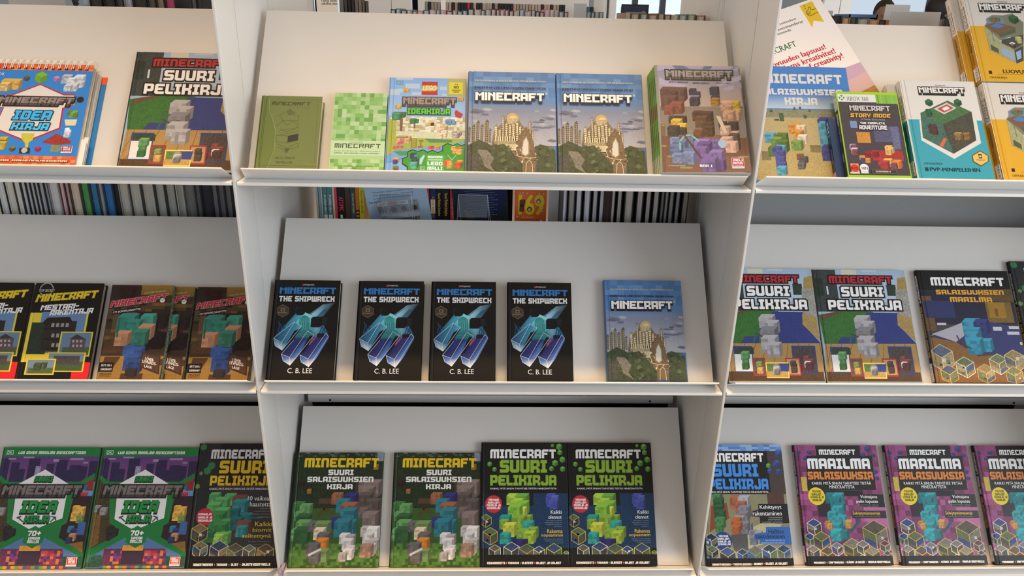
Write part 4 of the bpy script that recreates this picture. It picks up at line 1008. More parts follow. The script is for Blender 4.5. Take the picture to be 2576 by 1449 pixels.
    A.poly([(0,96.3),(12.9,89.1),(26.6,96.1),(40.8,94.0),(48.4,102.1),(54.0,110.2),(61.5,119.2),(60.7,131.2),(0,131.5)], (62,73,52), 0.6)
    A.poly([(74.9,97.9),(81.2,93.7),(89.2,95.7),(97.9,100.8),(99.1,131.0),(76.7,131.1),(78.0,112.0)], (64,75,54), 0.6)
    A.disc(90.3, 106.9, 1.2, (90,103,80))
    A.disc(28.1, 117.8, 2.0, (67,79,56))
    A.disc(45.8, 101.9, 1.5, (90,103,80))
    A.disc(82.3, 98.3, 1.8, (67,79,56))
    A.disc(39.5, 114.8, 2.9, (90,103,80))
    A.disc(2.2, 105.3, 2.5, (75,88,61))
    A.disc(79.9, 107.1, 1.2, (47,58,39))
    A.disc(50.6, 117.8, 2.2, (75,88,61))
    A.disc(42.2, 118.2, 2.9, (47,58,39))
    A.disc(88.6, 119.2, 2.4, (67,79,56))
    A.disc(9.8, 110.6, 1.4, (90,103,80))
    A.disc(29.1, 99.3, 1.3, (90,103,80))
    A.disc(88.1, 114.2, 1.6, (58,67,48))
    A.disc(19.7, 109.7, 1.8, (47,58,39))
    A.disc(16.4, 119.1, 1.6, (75,88,61))
    A.disc(81.3, 100.6, 2.2, (47,58,39))
    A.disc(13.9, 115.1, 2.0, (67,79,56))
    A.disc(10.9, 123.9, 2.9, (58,67,48))
    A.disc(85.7, 102.4, 2.1, (75,88,61))
    A.disc(6.7, 117.3, 2.8, (90,103,80))
    A.disc(53.2, 123.8, 1.8, (47,58,39))
    A.disc(94.4, 103.6, 2.2, (67,79,56))
    A.disc(17.7, 126.1, 2.2, (90,103,80))
    A.disc(47.6, 99.7, 1.5, (90,103,80))
    A.disc(94.5, 118.0, 2.4, (67,79,56))
    A.disc(19.2, 112.6, 2.9, (47,58,39))
    A.disc(11.5, 98.7, 2.1, (67,79,56))
    A.disc(92.8, 98.0, 2.4, (90,103,80))
    A.disc(44.6, 126.3, 2.4, (47,58,39))
    A.disc(29.1, 125.8, 2.6, (47,58,39))
    A.disc(80.8, 104.2, 1.6, (47,58,39))
    A.disc(50.7, 128.4, 1.0, (75,88,61))
    A.disc(13.3, 105.3, 2.5, (90,103,80))
    A.disc(94.1, 106.4, 1.8, (67,79,56))
    A.disc(24.2, 102.8, 2.0, (47,58,39))
    A.disc(43.1, 124.9, 1.6, (90,103,80))
    A.disc(92.7, 119.5, 1.9, (75,88,61))
    A.disc(13.1, 112.7, 1.8, (90,103,80))
    A.disc(19.0, 126.5, 2.9, (58,67,48))
    A.disc(84.4, 116.9, 1.6, (67,79,56))
    A.disc(5.9, 110.3, 2.2, (75,88,61))
    A.disc(36.0, 107.2, 2.9, (75,88,61))
    A.disc(89.7, 119.4, 2.8, (90,103,80))
    A.disc(38.2, 125.8, 2.0, (47,58,39))
    A.disc(38.4, 97.3, 2.2, (75,88,61))
    A.disc(82.5, 104.7, 2.7, (47,58,39))
    A.disc(46.6, 107.3, 2.7, (67,79,56))
    A.disc(37.7, 126.3, 1.2, (75,88,61))
    A.disc(94.6, 120.9, 2.5, (75,88,61))
    A.disc(39.8, 105.6, 2.2, (90,103,80))
    A.disc(42.3, 121.9, 2.6, (75,88,61))
    A.disc(82.6, 103.8, 3.0, (75,88,61))
    A.disc(38.9, 128.6, 1.2, (90,103,80))
    A.disc(40.6, 118.7, 2.7, (47,58,39))
    A.disc(93.5, 122.5, 1.8, (67,79,56))
    A.disc(31.8, 114.6, 1.8, (58,67,48))
    A.disc(48.1, 121.5, 1.1, (75,88,61))
    A.disc(85.8, 106.4, 1.8, (75,88,61))
    A.disc(54.0, 118.9, 1.8, (67,79,56))
    A.disc(40.4, 127.5, 1.3, (90,103,80))
    A.poly([(11.3,101.3),(22.3,102.3),(29.8,112.3),(25.4,120.4),(31.9,130.3),(19.3,122.4)], (115,113,103), 0.5)
    A.rect(0.1, 106.4, 13.0, 130.4, (73,75,69), 0.5)
    A.txt('KIRSTEN KEARNEY JA YAZUR STROVOZ, ESIPUHE JULIAN GOUGH', 7.1, 11.8, 89.1, 14.6, (206,202,141), f='s', b=1)
    A.txt('RAKENNA USKOMATTOMIA MAAILMOJA', 6.7, 20.6, 89.3, 23.9, (18,21,29), f='s', b=3)
    A.txt('MINECRAFT', 7.8, 28.3, 86.6, 38.8, (239,239,239), f='l', o=(31, 31, 35), ow=0.8, ex=2.2, exc=(41, 41, 46))
    A.txt('®', 87.8, 27.5, 90.7, 30.3, (221,230,239), f='s')

@design('comic', 0.1920, 0.2640)
def _(A):
    A.rect(0, 0, 100, 137.5, (136,135,140))
    A.grad(3.0, 0, 97.8, 53.3, (131,142,177), (171,157,148))
    A.poly([(3.5,0.1),(20.8,0),(26.1,7.2),(12.7,5.4),(3.0,7.8)], (166,166,195))
    A.poly([(34.3,0),(58.5,0),(54.2,4.4),(40.8,3.6)], (166,166,195))
    A.poly([(68.1,0),(92.4,0),(89.1,3.5),(65.8,4.1)], (166,166,195))
    A.poly([(4.4,15.4),(10.8,19.6),(37.2,25.6),(31.2,29.0),(4.7,26.3)], (166,166,195))
    A.poly([(77.0,30.1),(100.0,20.8),(100,27.4),(82.5,32.7)], (166,166,195))
    A.poly([(91.9,4.6),(99.1,0),(100,1.0),(95.4,7.8)], (166,166,195))
    A.poly([(69.9,23.7),(99.8,12.1),(99.7,18.7),(73.5,26.9)], (166,166,195))
    A.poly([(20.8,0),(34.3,0),(40.8,3.6),(27.1,6.1)], (105,116,152))
    A.poly([(58.5,0),(68.1,0),(65.8,4.1),(56.0,5.4)], (105,116,152))
    A.rect(2.9, 54.3, 92.6, 115.9, (126,119,111), 0.08)
    A.poly([(2.5,76.4),(8.0,77.3),(7.1,91.9),(49.3,89.0),(99.7,91.1),(99.9,135.0),(1.0,136.7)], (117,89,74), 0.14)
    A.rect(2.1, 103.8, 5.5, 136.7, (107,80,66), 0.12)
    A.rect(2.4, 92.0, 32.3, 116.0, (107,80,66), 0.12)
    A.rect(67.8, 91.8, 97.2, 115.9, (107,80,66), 0.12)
    A.rect(1.2, 103.5, 7.3, 105.5, (131,144,82), 0.3)
    A.rect(8.3, 116.3, 20.6, 118.3, (131,144,82), 0.3)
    A.rect(21.1, 129.9, 34.8, 132.0, (131,144,82), 0.3)
    A.rect(86.5, 116.1, 98.9, 117.9, (131,144,82), 0.3)
    A.rect(3.3, 77.6, 7.0, 79.2, (131,144,82), 0.3)
    A.rect(34.7, 84.6, 41.1, 86.0, (131,144,82), 0.3)
    A.rect(91.3, 91.1, 98.1, 93.0, (131,144,82), 0.3)
    A.heap(4.6, 28.5, 36.1, 65.2, [(76,59,58),(90,69,66),(117,74,66)], 9, 51)
    A.heap(9.7, 65.8, 33.1, 92.4, [(65,61,58),(57,54,52),(185,157,66)], 8, 52)
    A.heap(10.8, 92.9, 40.7, 127.0, [(90,104,140),(78,93,132),(104,121,158)], 10, 53)
    A.heap(38.5, 58.8, 63.8, 93.9, [(90,69,54),(117,86,62),(104,74,58),(76,59,50)], 9, 54)
    A.heap(38.6, 94.4, 73.1, 135.5, [(104,89,140),(90,74,124),(117,103,156)], 12, 55)
    A.heap(71.8, 45.3, 95.9, 72.4, [(178,157,74),(185,157,140),(171,142,124)], 8, 56)
    A.heap(68.6, 71.9, 91.1, 111.9, [(76,74,74),(64,63,64),(178,150,140)], 11, 57)
    A.heap(37.8, 29.9, 51.2, 53.2, [(62,59,74),(117,112,148)], 5, 58)
    A.heap(61.9, 27.2, 73.1, 52.7, [(150,119,58),(62,65,82),(117,59,58)], 6, 59)
    A.disc(70.7, 100.5, 4.9, (143,180,206))
    A.line([(22.7,108.6),(22.9,98.8),(28.5,91.5),(36.1,90.3),(44.0,97.4)], 2.2, (117,172,177))
    A.line([(28.6,90.4),(45.1,118.3)], 2, (90,63,50))
    A.poly([(66.3,65.1),(71.4,66.0),(77.6,86.4),(73.8,87.5)], (192,187,165))
    A.txt('MINECRAFT', 12.7, 6.5, 89.9, 15.1, (150,150,152), f='l', o=(48, 48, 50), ow=1.4, ex=3.4, exc=(90, 89, 91))
    A.txt('SFÉ R. MONSTER', 16.0, 21.5, 37.8, 23.4, (48,44,58), f='p')
    A.txt('SARAH GRALEY', 43.2, 22.2, 63.6, 24.1, (48,44,58), f='p')
    A.txt('JOHN J. HILL', 69.3, 22.1, 87.2, 23.5, (48,44,58), f='p')
    A.txt('B WAHLSTRÖMS', 8.4, 127.9, 26.9, 129.5, (199,202,206), f='s', b=1)
    A.txt('BOK 1', 43.0, 126.8, 57.2, 130.0, (205,217,230))
    A.rect(78.9, 118.4, 92.6, 131.3, (205,214,230))
    A.rect(79.4, 118.8, 92.3, 128.7, (164,44,58))
    A.txt('MOJ', 80.9, 119.7, 91.4, 122.7, (205,215,230))
    A.txt('ANG', 80.5, 123.4, 91.1, 126.1, (205,215,230))
    A.txt('STUDIOS', 79.9, 127.0, 91.2, 128.1, (199,165,181))
    A.txt('OFFICIAL PRODUCT', 79.0, 129.6, 91.5, 130.5, (53,44,50), f='s')

@design('blue_secrets', 0.2390, 0.2930)
def _(A):
    A.rect(0, 0, 100, 122.6, (62,121,193))
    A.grad(3.9, 30.2, 100, 46.1, (62,121,193), (171,191,206))
    A.rect(0, 47.2, 99.1, 55.7, (126,129,107), 0.35)
    A.mosaic(0, 64, 100, 70, 30, 3, [(126,129,107),(143,146,119),(109,112,91),(150,153,128)], 4)
    A.rect(0, 55.8, 89.6, 121.2, (167,155,115), 0.12)
    A.poly([(4.4,95.9),(17.1,89.5),(68.2,91.2),(85.3,83.8),(83.4,119.6),(0,121.0)], (162,148,101), 0.25)
    A.rect(28.2, 51.3, 32.5, 59.8, (65,89,70), 0.4)
    A.rect(23.1, 57.3, 27.7, 59.4, (65,89,70), 0.4)
    A.rect(19.6, 47.8, 22.6, 50.5, (65,89,70), 0.4)
    A.rect(42.9, 44.6, 44.9, 47.7, (65,89,70), 0.4)
    A.rect(48.3, 44.0, 50.4, 46.7, (65,89,70), 0.4)
    A.rect(51.6, 53.0, 54.5, 56.6, (65,89,70), 0.4)
    A.rect(56.9, 47.0, 59.1, 49.2, (65,89,70), 0.4)
    A.rect(7.3, 91.4, 15.8, 100.9, (117,108,82), 0.3)
    A.rect(53.8, 84.4, 68.1, 92.1, (117,108,82), 0.3)
    A.heap(11.8, 71.9, 34.6, 97.1, [(104,135,66),(117,150,74),(76,104,50),(76,142,173)], 9, 61)
    A.heap(17.5, 86.0, 29.9, 116.2, [(76,142,173),(62,69,124),(69,76,132)], 7, 62)
    A.heap(35.6, 61.5, 53.0, 90.6, [(178,127,58),(192,187,173),(104,135,74),(185,172,148)], 9, 63)
    A.heap(39.8, 93.5, 50.6, 109.8, [(104,78,66),(90,91,99),(74,76,82)], 5, 64)
    A.heap(64.1, 54.6, 76.5, 100.7, [(117,82,74),(76,142,173),(62,69,124),(157,119,99)], 9, 65)
    A.txt('MINECRAFT', 16.3, 8.3, 94.1, 18.7, (201,203,204))
    A.txt('SALAISUUKSIEN', 10.3, 24.7, 92.7, 31.2, (201,203,204))
    A.txt('KIRJA', 35.3, 34.3, 66.9, 42.2, (201,203,204))

@design('case_insert', 0.1350, 0.1990)
def _(A):
    A.rect(0, 0, 100, 147.4, (62,61,74))
    A.rect(0, 0, 100, 14.4, (200,209,213))
    A.rect(64.1, 0, 100, 19.2, (117,172,74))
    A.rect(67.0, 0, 68.7, 19.9, (90,142,50))
    A.rect(72.5, 0, 74.2, 19.7, (136,187,99))
    A.rect(81.1, 0, 82.7, 19.6, (102,157,58))
    A.rect(90.9, 0, 92.5, 19.3, (129,180,91))
    A.disc(6.9, 6.7, 4.8, (76,135,66))
    A.line([(3.9,3.7),(9.8,9.9)], 2, (199,213,222))
    A.line([(10.8,3.1),(3.2,10.6)], 2, (199,213,222))
    A.txt('XBOX 360', 14.7, 4.4, 51.4, 12.1, (76,84,82), f='s')
    A.rect(0, 16.6, 99.4, 36.0, (62,65,70), 0.2)
    A.rect(22.1, 70.2, 44.2, 90.1, (178,129,66), 0.3)
    A.rect(14.3, 49.8, 25.6, 62.9, (104,135,181), 0.2)
    A.rect(51.2, 59.7, 94.5, 87.8, (76,82,115), 0.3)
    A.rect(42.2, 103.1, 93.7, 121.5, (143,52,58), 0.3)
    A.heap(65.0, 93.6, 81.2, 111.4, [(185,157,99),(171,142,74)], 4, 71)
    A.heap(7.1, 92.1, 20.7, 112.6, [(171,157,181),(104,67,74),(131,150,181)], 5, 72)
    A.heap(49.5, 117.2, 90.0, 136.9, [(185,112,58),(143,56,66),(104,67,82),(192,157,66)], 8, 73)
    A.heap(19.5, 112.6, 38.7, 126.4, [(90,84,132),(178,127,66),(62,69,99)], 5, 74)
    A.heap(30.1, 104.6, 54.2, 117.1, [(150,52,58),(171,67,66),(117,37,50)], 6, 75)
    A.rect(80.0, 59.1, 92.4, 100.9, (90,99,140), 0.4)
    A.txt('MINECRAFT', 17.2, 21.0, 85.2, 31.0, (178,180,189), f='l', o=(34, 33, 37), ow=1)
    A.txt('STORY MODE', 16.9, 35.8, 84.0, 43.3, (188,159,82), o=(48, 37, 25), ow=0.8, sh=0.15)
    A.txt('A Telltale Games Series', 34.1, 45.4, 73.3, 48.6, (171,172,181), f='s')
    A.txt('THE COMPLETE', 30.7, 52.2, 72.1, 56.0, (204,213,224), o=(34, 33, 37), ow=0.6)
    A.txt('ADVENTURE', 28.0, 58.2, 74.2, 65.9, (204,213,224), o=(34, 33, 37), ow=0.6)
    A.rect(3.7, 128.0, 16.7, 145.8, (199,150,140))
    A.disc(10.0, 136.1, 7.0, (185,59,46))
    A.txt('K12', 4.6, 134.0, 14.5, 138.5, (34,22,21), f='s', b=2)
    A.rect(1.6, 142.9, 16.8, 145.6, (200,209,213))
    A.txt('www.vet.fi', 2.3, 143.6, 15.9, 145.1, (62,54,54), f='s')
    A.disc(25.5, 135.5, 7.3, (205,217,226))
    A.rect(19.1, 135.6, 31.1, 145.1, (205,217,226))
    A.txt('98N', 20.5, 133.7, 31.2, 138.6, (34,33,33), f='s', b=1)
    A.txt('SUITABLE', 19.3, 141.7, 30.3, 143.1, (76,74,74), f='s')
    A.rect(36.9, 137.9, 78.0, 145.4, (90,91,95))
    A.rect(37.7, 138.9, 77.2, 144.4, (48,48,54))
    A.txt('INCLUDES EPISODES 1-8', 43.0, 140.3, 67.9, 142.7, (199,187,156))

@design('teal_guide', 0.1700, 0.2430)
def _(A):
    A.rect(0, 0, 100, 142.9, (193,198,201))
    A.rect(0, 58.6, 100, 142.9, (53,146,169))
    A.poly([(15.7,59.2),(92.3,57.6),(91.9,91.8),(52.0,115.2),(13.2,89.3)], (193,198,201))
    A.rect(1.0, 0, 0, 142.9, (193,198,201))
    A.poly([(18.8,49.0),(58.8,29.6),(87.3,45.5),(86.3,87.9),(52.4,107.9),(15.8,85.3)], (62,93,87))
    A.poly([(18.8,49.0),(45.7,65.6),(52.4,107.9),(15.8,85.3)], (60,97,91), 0.5)
    A.poly([(45.7,65.6),(88.2,45.4),(86.3,87.9),(52.4,107.9)], (65,69,62), 0.5)
    A.poly([(18.8,49.0),(58.8,29.6),(87.3,45.5),(45.7,65.6)], (65,104,74), 0.4)
    A.poly([(38.0,42.4),(57.3,32.8),(68.8,40.7),(50.4,50.3)], (185,183,189))
    A.poly([(42.6,42.3),(56.8,35.4),(65.1,40.8),(50.8,47.9)], (164,67,74))
    A.poly([(48.3,41.8),(56.4,37.9),(60.4,41.3),(52.2,45.2)], (199,202,214))
    A.cube(33.2, 33.3, 5.9, (52,99,74), (43,82,62), (36,69,54))
    A.cube(72.2, 32.4, 6.0, (52,99,74), (43,82,62), (36,69,54))
    A.heap(26.0, 42.7, 34.9, 54.7, [(52,99,74),(43,82,62)], 4, 81)
    A.heap(58.4, 76.5, 79.9, 88.0, [(171,142,82),(117,97,66),(90,74,58)], 6, 82)
    A.poly([(35.5,96.8),(44.0,84.7),(47.3,86.7),(39.7,98.7)], (185,97,74))
    A.heap(25.7, 65.0, 37.5, 80.9, [(62,54,54),(76,48,50)], 5, 83)
    A.txt('MOJANG', 46.4, 6.0, 60.0, 8.4, (62,63,66), f='s', b=1)
    A.txt('MINECRAFT', 22.4, 10.1, 84.1, 18.7, (200,206,210), f='l', o=(34, 35, 37), ow=1.2, ex=2.6, exc=(38, 39, 41))
    A.poly([(75.9,109.9),(88.2,102.7),(97.8,109.5),(96.5,118.3),(84.8,125.3),(75.7,118.7)], (90,69,33))
    A.poly([(76.9,110.4),(88.0,104.1),(96.6,110.1),(95.4,117.7),(85.1,123.8),(76.9,118.1)], (199,172,99))
    A.rect(84.5, 107.7, 88.9, 113.9, (48,39,25))
    A.disc(86.6, 111.0, 1.6, (199,172,99))
    A.txt('MOJANG', 80.9, 115.3, 91.7, 117.8, (62,48,25), f='s', b=1)
    A.txt('OPASKIRJA', 11.0, 120.8, 35.2, 124.7, (38,84,99), f='s')
    A.rect(11.0, 128.0, 15.1, 133.0, (24,54,66))
    A.txt('PVP-MINIPELEIHIN', 17.3, 127.9, 82.7, 133.1, (24,54,66), f='s', b=2)

@design('yellow_guide', 0.1700, 0.2430)
def _(A):
    A.rect(0, 0, 100, 142.9, (188,189,187))
    A.rect(0, 55.5, 100, 143, (192,153,46))
    A.poly([(21,30),(93,30),(93,55),(90,86),(57,107),(24,86),(21,55)], (188,189,187))
    A.rect(10, 55.5, 15, 143, (193,155,50))
    A.poly([(20.2,55.1),(34.5,37.0),(50.4,37.1),(64.2,33.5),(76.9,48.2),(63.5,109.6),(52.8,114.5),(19.6,94.1)], (107,114,99))
    A.poly([(20.6,55.1),(37.4,76.9),(54.2,93.2),(52.8,114.5),(20.1,94.1)], (143,150,115), 0.25)
    A.poly([(54.2,93.2),(68.7,85.5),(63.5,109.6),(52.8,114.5)], (62,67,70))
    A.poly([(24.9,43.2),(34.5,37.0),(47.8,40.4),(50.7,48.9),(42.3,53.4),(24.3,50.7)], (105,123,148))
    A.poly([(27.6,43.7),(35.5,39.1),(45.7,41.5),(44.4,48.0),(31.2,48.9)], (76,104,74), 0.4)
    A.poly([(20.6,55.1),(36.0,48.3),(64.0,56.0),(60.6,63.6),(39.5,71.6)], (104,84,66))
    A.poly([(28.9,55.4),(37.5,49.8),(49.6,54.3),(39.3,58.8)], (74,112,173))
    A.poly([(37.3,68.4),(63.6,58.2),(62.2,64.6),(39.0,73.7)], (72,89,70))
    A.cube(64.0, 43.2, 8.0, (48,93,66), (38,78,56), (33,67,48))
    A.cube(37.2, 42.3, 2.8, (164,82,74), (143,67,58), (129,52,41))
    A.rect(28.4, 62.3, 29.1, 81.3, (62,82,124), 0.2)
    A.poly([(38.1,77.9),(53.9,71.2),(52.7,76.5),(37.6,82.7)], (157,187,222))
    A.poly([(38.0,87.4),(52.2,98.5),(51.1,109.9),(35.4,99.9)], (131,157,189))
    A.poly([(22.9,84.6),(32.5,91.7),(31.9,99.0),(22.0,93.5)], (76,82,66))
    A.poly([(55.8,96.3),(63.5,92.5),(61.6,105.5),(55.0,108.8)], (129,165,206))
    A.poly([(40.2,76.8),(72.7,67.5),(69.4,82.4),(54.6,91.1),(38.2,82.1)], (64,69,70), 0.3)
    A.heap(59.0, 71.0, 68.5, 82.4, [(150,157,99),(117,144,91),(171,157,115)], 5, 91)
    A.cube(53.7, 84.9, 5.1, (192,198,210), (62,65,70), (48,50,54))
    A.disc(53.4, 84.0, 1.9, (171,82,74))
    A.txt('MOJANG', 46.8, 13.9, 60.8, 16.4, (62,63,66), f='s', b=1)
    A.txt('MINECRAFT', 19, 18.5, 89, 29, (200,206,210), f='l', o=(34, 35, 37), ow=1.2, ex=2.6, exc=(38, 39, 41))
    A.rect(11.6, 126.6, 15.7, 131.2, (38,33,18))
    A.txt('LUOVUUDEN', 31.5, 124.2, 83, 130, (38,33,18), f='s', b=2)
    A.line([(23,131.5),(88,131.5)], 0.3, (90,69,25))
    A.txt('OPASKIRJA', 10.9, 135.4, 35.3, 139.2, (90,69,25), f='s')

@design('builder', 0.1610, 0.2350)
def _(A):
    A.rect(0, 0, 100, 146.0, (18,18,19))
    A.rect(75.6, 120.8, 100, 146.0, (213,37,48))
    A.rect(0, 46.5, 85.4, 121.0, (213,196,65))
    A.rect(17.6, 45, 82.6, 107, (96,130,171))
    A.rect(17.6, 85, 82.6, 107, (79,96,65), 0.3)
    A.rect(5.2, 61.5, 32.6, 109.3, (41,54,46), 0.4)
    A.rect(25.0, 58.9, 70.4, 104.3, (45,41,41), 0.4)
    A.poly([(19.7,62.6),(26.8,54.0),(58.9,52.5),(63.7,59.8),(29.1,66.2)], (37,31,33))
    A.rect(24.0, 69.8, 67.1, 72.4, (33,28,31))
    A.rect(34.2, 62.5, 38.5, 68.3, (147,143,137))
    A.rect(41.1, 62.4, 45.4, 68.2, (147,143,137))
    A.rect(48.0, 62.4, 52.3, 68.2, (147,143,137))
    A.rect(54.9, 62.3, 59.2, 68.1, (147,143,137))
    A.rect(27.0, 85.5, 69.8, 88.0, (33,28,31))
    A.rect(37.1, 78.2, 41.3, 83.9, (147,143,137))
    A.rect(44.0, 78.1, 48.2, 83.9, (147,143,137))
    A.rect(50.8, 78.1, 55.1, 83.8, (147,143,137))
    A.rect(57.7, 78.0, 62.0, 83.8, (147,143,137))
    A.rect(29.7, 99.8, 72.3, 102.4, (33,28,31))
    A.rect(39.7, 92.6, 44.0, 98.3, (147,143,137))
    A.rect(46.6, 92.5, 50.8, 98.2, (147,143,137))
    A.rect(53.4, 92.5, 57.7, 98.2, (147,143,137))
    A.rect(60.3, 92.4, 64.5, 98.1, (147,143,137))
    A.rect(50.3, 75.2, 96.9, 112.4, (213,196,65))
    A.rect(52.5, 76.9, 94.8, 110.8, (100,126,154))
    A.rect(56.3, 98.4, 94.8, 110.8, (75,94,63), 0.3)
    A.rect(65.9, 85.2, 88.0, 103.0, (90,77,82), 0.4)
    A.poly([(64.0,86.4),(74.0,79.1),(86.6,85.5)], (62,54,56))
    A.rect(68.7, 88.0, 71.6, 91.4, (170,166,163))
    A.rect(69.9, 94.7, 72.7, 98.1, (170,166,163))
    A.rect(74.4, 88.0, 77.3, 91.3, (170,166,163))
    A.rect(75.6, 94.7, 78.4, 98.0, (170,166,163))
    A.rect(80.1, 88.0, 83.0, 91.3, (170,166,163))
    A.rect(81.3, 94.7, 84.2, 98.0, (170,166,163))
    A.rect(37.0, 106.4, 91.7, 135.3, (213,196,65))
    A.rect(39.2, 108.0, 89.6, 133.6, (113,132,146))
    A.rect(41.4, 119.8, 89.6, 133.6, (67,88,54), 0.3)
    A.rect(46.6, 111.5, 84.2, 124.3, (73,67,71), 0.4)
    A.rect(8.9, 116.0, 50.9, 139.7, (213,196,65))
    A.rect(11.0, 117.7, 48.8, 137.8, (113,134,154))
    A.rect(13.3, 129.4, 48.8, 137.8, (79,100,61), 0.3)
    A.heap(20.1, 121.1, 40.6, 133.9, [(62,79,56),(113,107,95)], 5, 101)
    A.disc(17.0, 10.1, 10.3, (164,164,165))
    A.disc(17.0, 10.1, 8.9, (24,24,29))
    A.rect(5.2, 9.2, 30.3, 15.0, (18,18,19))
    A.txt('TOP SECRET', 6.3, 10.2, 29.4, 14.0, (192,192,193), f='s', b=2)
    A.txt('MINECRAFT', 5.5, 14.7, 93.0, 26.3, (219,193,48), f='l', o=(113, 96, 26), ow=0.6, sh=0.15, ti=0.09)
    A.txt('MESTARI-', 14.6, 33.2, 69.0, 41.4, (226,226,227), f='l', sh=0.15, ti=0.07)
    A.txt('RAKENTAJA', 29.4, 40.5, 90.8, 48.8, (226,226,227), f='l', sh=0.15, ti=0.07)

@design('adventure', 0.1465, 0.2300)
def _(A):
    A.rect(0, 0, 100, 157.0, (62,47,35))
    A.grad(41.7, 0, 100, 17.4, (147,113,48), (117,90,52), 0.15)
    A.mosaic(0, 30, 100, 98, 10, 12, [(62,47,35),(79,62,44),(50,39,31),(90,71,48),(113,86,44),(45,35,26)], 8)
    A.rect(0, 0.6, 48.8, 28.8, (45,37,35), 0.3)
    A.heap(11.3, 1.8, 42.9, 23.4, [(62,31,31),(45,26,26)], 4, 111)
    A.poly([(0,119.4),(100,118.7),(97.9,157.0),(0.6,157.0)], (147,113,56), 0.2)
    A.poly([(7.5,120.7),(32.5,120.5),(21.0,142.5),(3.6,142.6)], (79,52,35))
    A.poly([(63.1,124.2),(100,124.0),(100,134.3),(69.6,134.5)], (79,52,35))
    A.poly([(36.7,147.5),(71.5,147.3),(70.5,157.0),(35.8,157.0)], (79,52,35))
    A.heap(43.6, 45.1, 100, 111.0, [(39,31,33),(52,41,46),(31,24,26)], 9, 112)
    A.rect(3.0, 93.3, 39.0, 114.0, (83,58,39), 0.3)
    A.heap(17.3, 48.0, 80.1, 103.3, [(51,124,110),(62,141,124),(179,130,99),(57,120,102)], 8, 113)
    A.heap(34.4, 101.0, 69.0, 147.4, [(45,73,129),(38,62,112),(56,86,148)], 6, 114)
    A.heap(42.8, 138.5, 61.9, 150.0, [(45,41,44)], 2, 115)
    A.line([(21.1,87.9),(21.1,56.1)], 2.6, (50,96,92))
    A.poly([(65.1,112.5),(94.9,118.8),(96.7,149.3),(64.5,137.1)], (60,43,35))
    A.poly([(67.4,114.3),(93.4,120.4),(94.8,146.7),(66.2,135.3)], (79,56,46))
    A.txt('I ÖVER-', 71.4, 121.1, 86.0, 127.2, (234,228,220), f='s', b=2, ti=-0.2)
    A.txt('LEVNADS-', 67.3, 127.3, 90.5, 132.3, (234,228,220), f='s', b=2, ti=-0.2)
    A.txt('LÄGE', 71.9, 133.5, 83.9, 138.6, (234,228,220), f='s', b=2, ti=-0.2)
    A.poly([(6.8,44.9),(52.5,36.4),(52.9,42.3),(6.9,51.4)], (22,18,18))
    A.txt('- ETT BOKSPELSÄVENTYR!', 6.9, 41.9, 51.9, 45.8, (234,234,235), f='s', b=1, ti=0.15)
    A.rect(0, 129.8, 23.4, 145.1, (22,18,18))
    A.txt('SÄTT DIG I', 4.4, 132.3, 20.5, 136.3, (234,234,235), f='s', b=1)
    A.txt('SÄKERHET!', 4.5, 138.8, 21.6, 142.8, (234,234,235), f='s', b=1)
    A.txt('ORDALAGET', 3.9, 147.2, 22.2, 149.7, (45,33,22), f='s', b=2)
    A.txt('BOKFÖRLAG', 4.4, 150.3, 22.2, 152.7, (45,33,22), f='s')
    A.txt('GAUTHIER WENDLING', 54.3, 10.5, 89.0, 13.1, (213,187,114), f='s', b=1, ti=0.13)
    A.txt('MINECRAFT', 4.6, 21.1, 90.4, 32.2, (179,45,69), f='l', o=(213, 179, 171), ow=0.5, sh=0.2, ti=0.16)
    A.disc(85.1, 26.0, 4.9, (28,22,22))
    A.disc(85.1, 26.0, 4.1, (226,221,214))
    A.line([(85.1,26.0),(87.5,23.0)], 0.7, (45,35,35))
    A.line([(85.1,26.0),(82.1,24.7)], 0.7, (45,35,35))

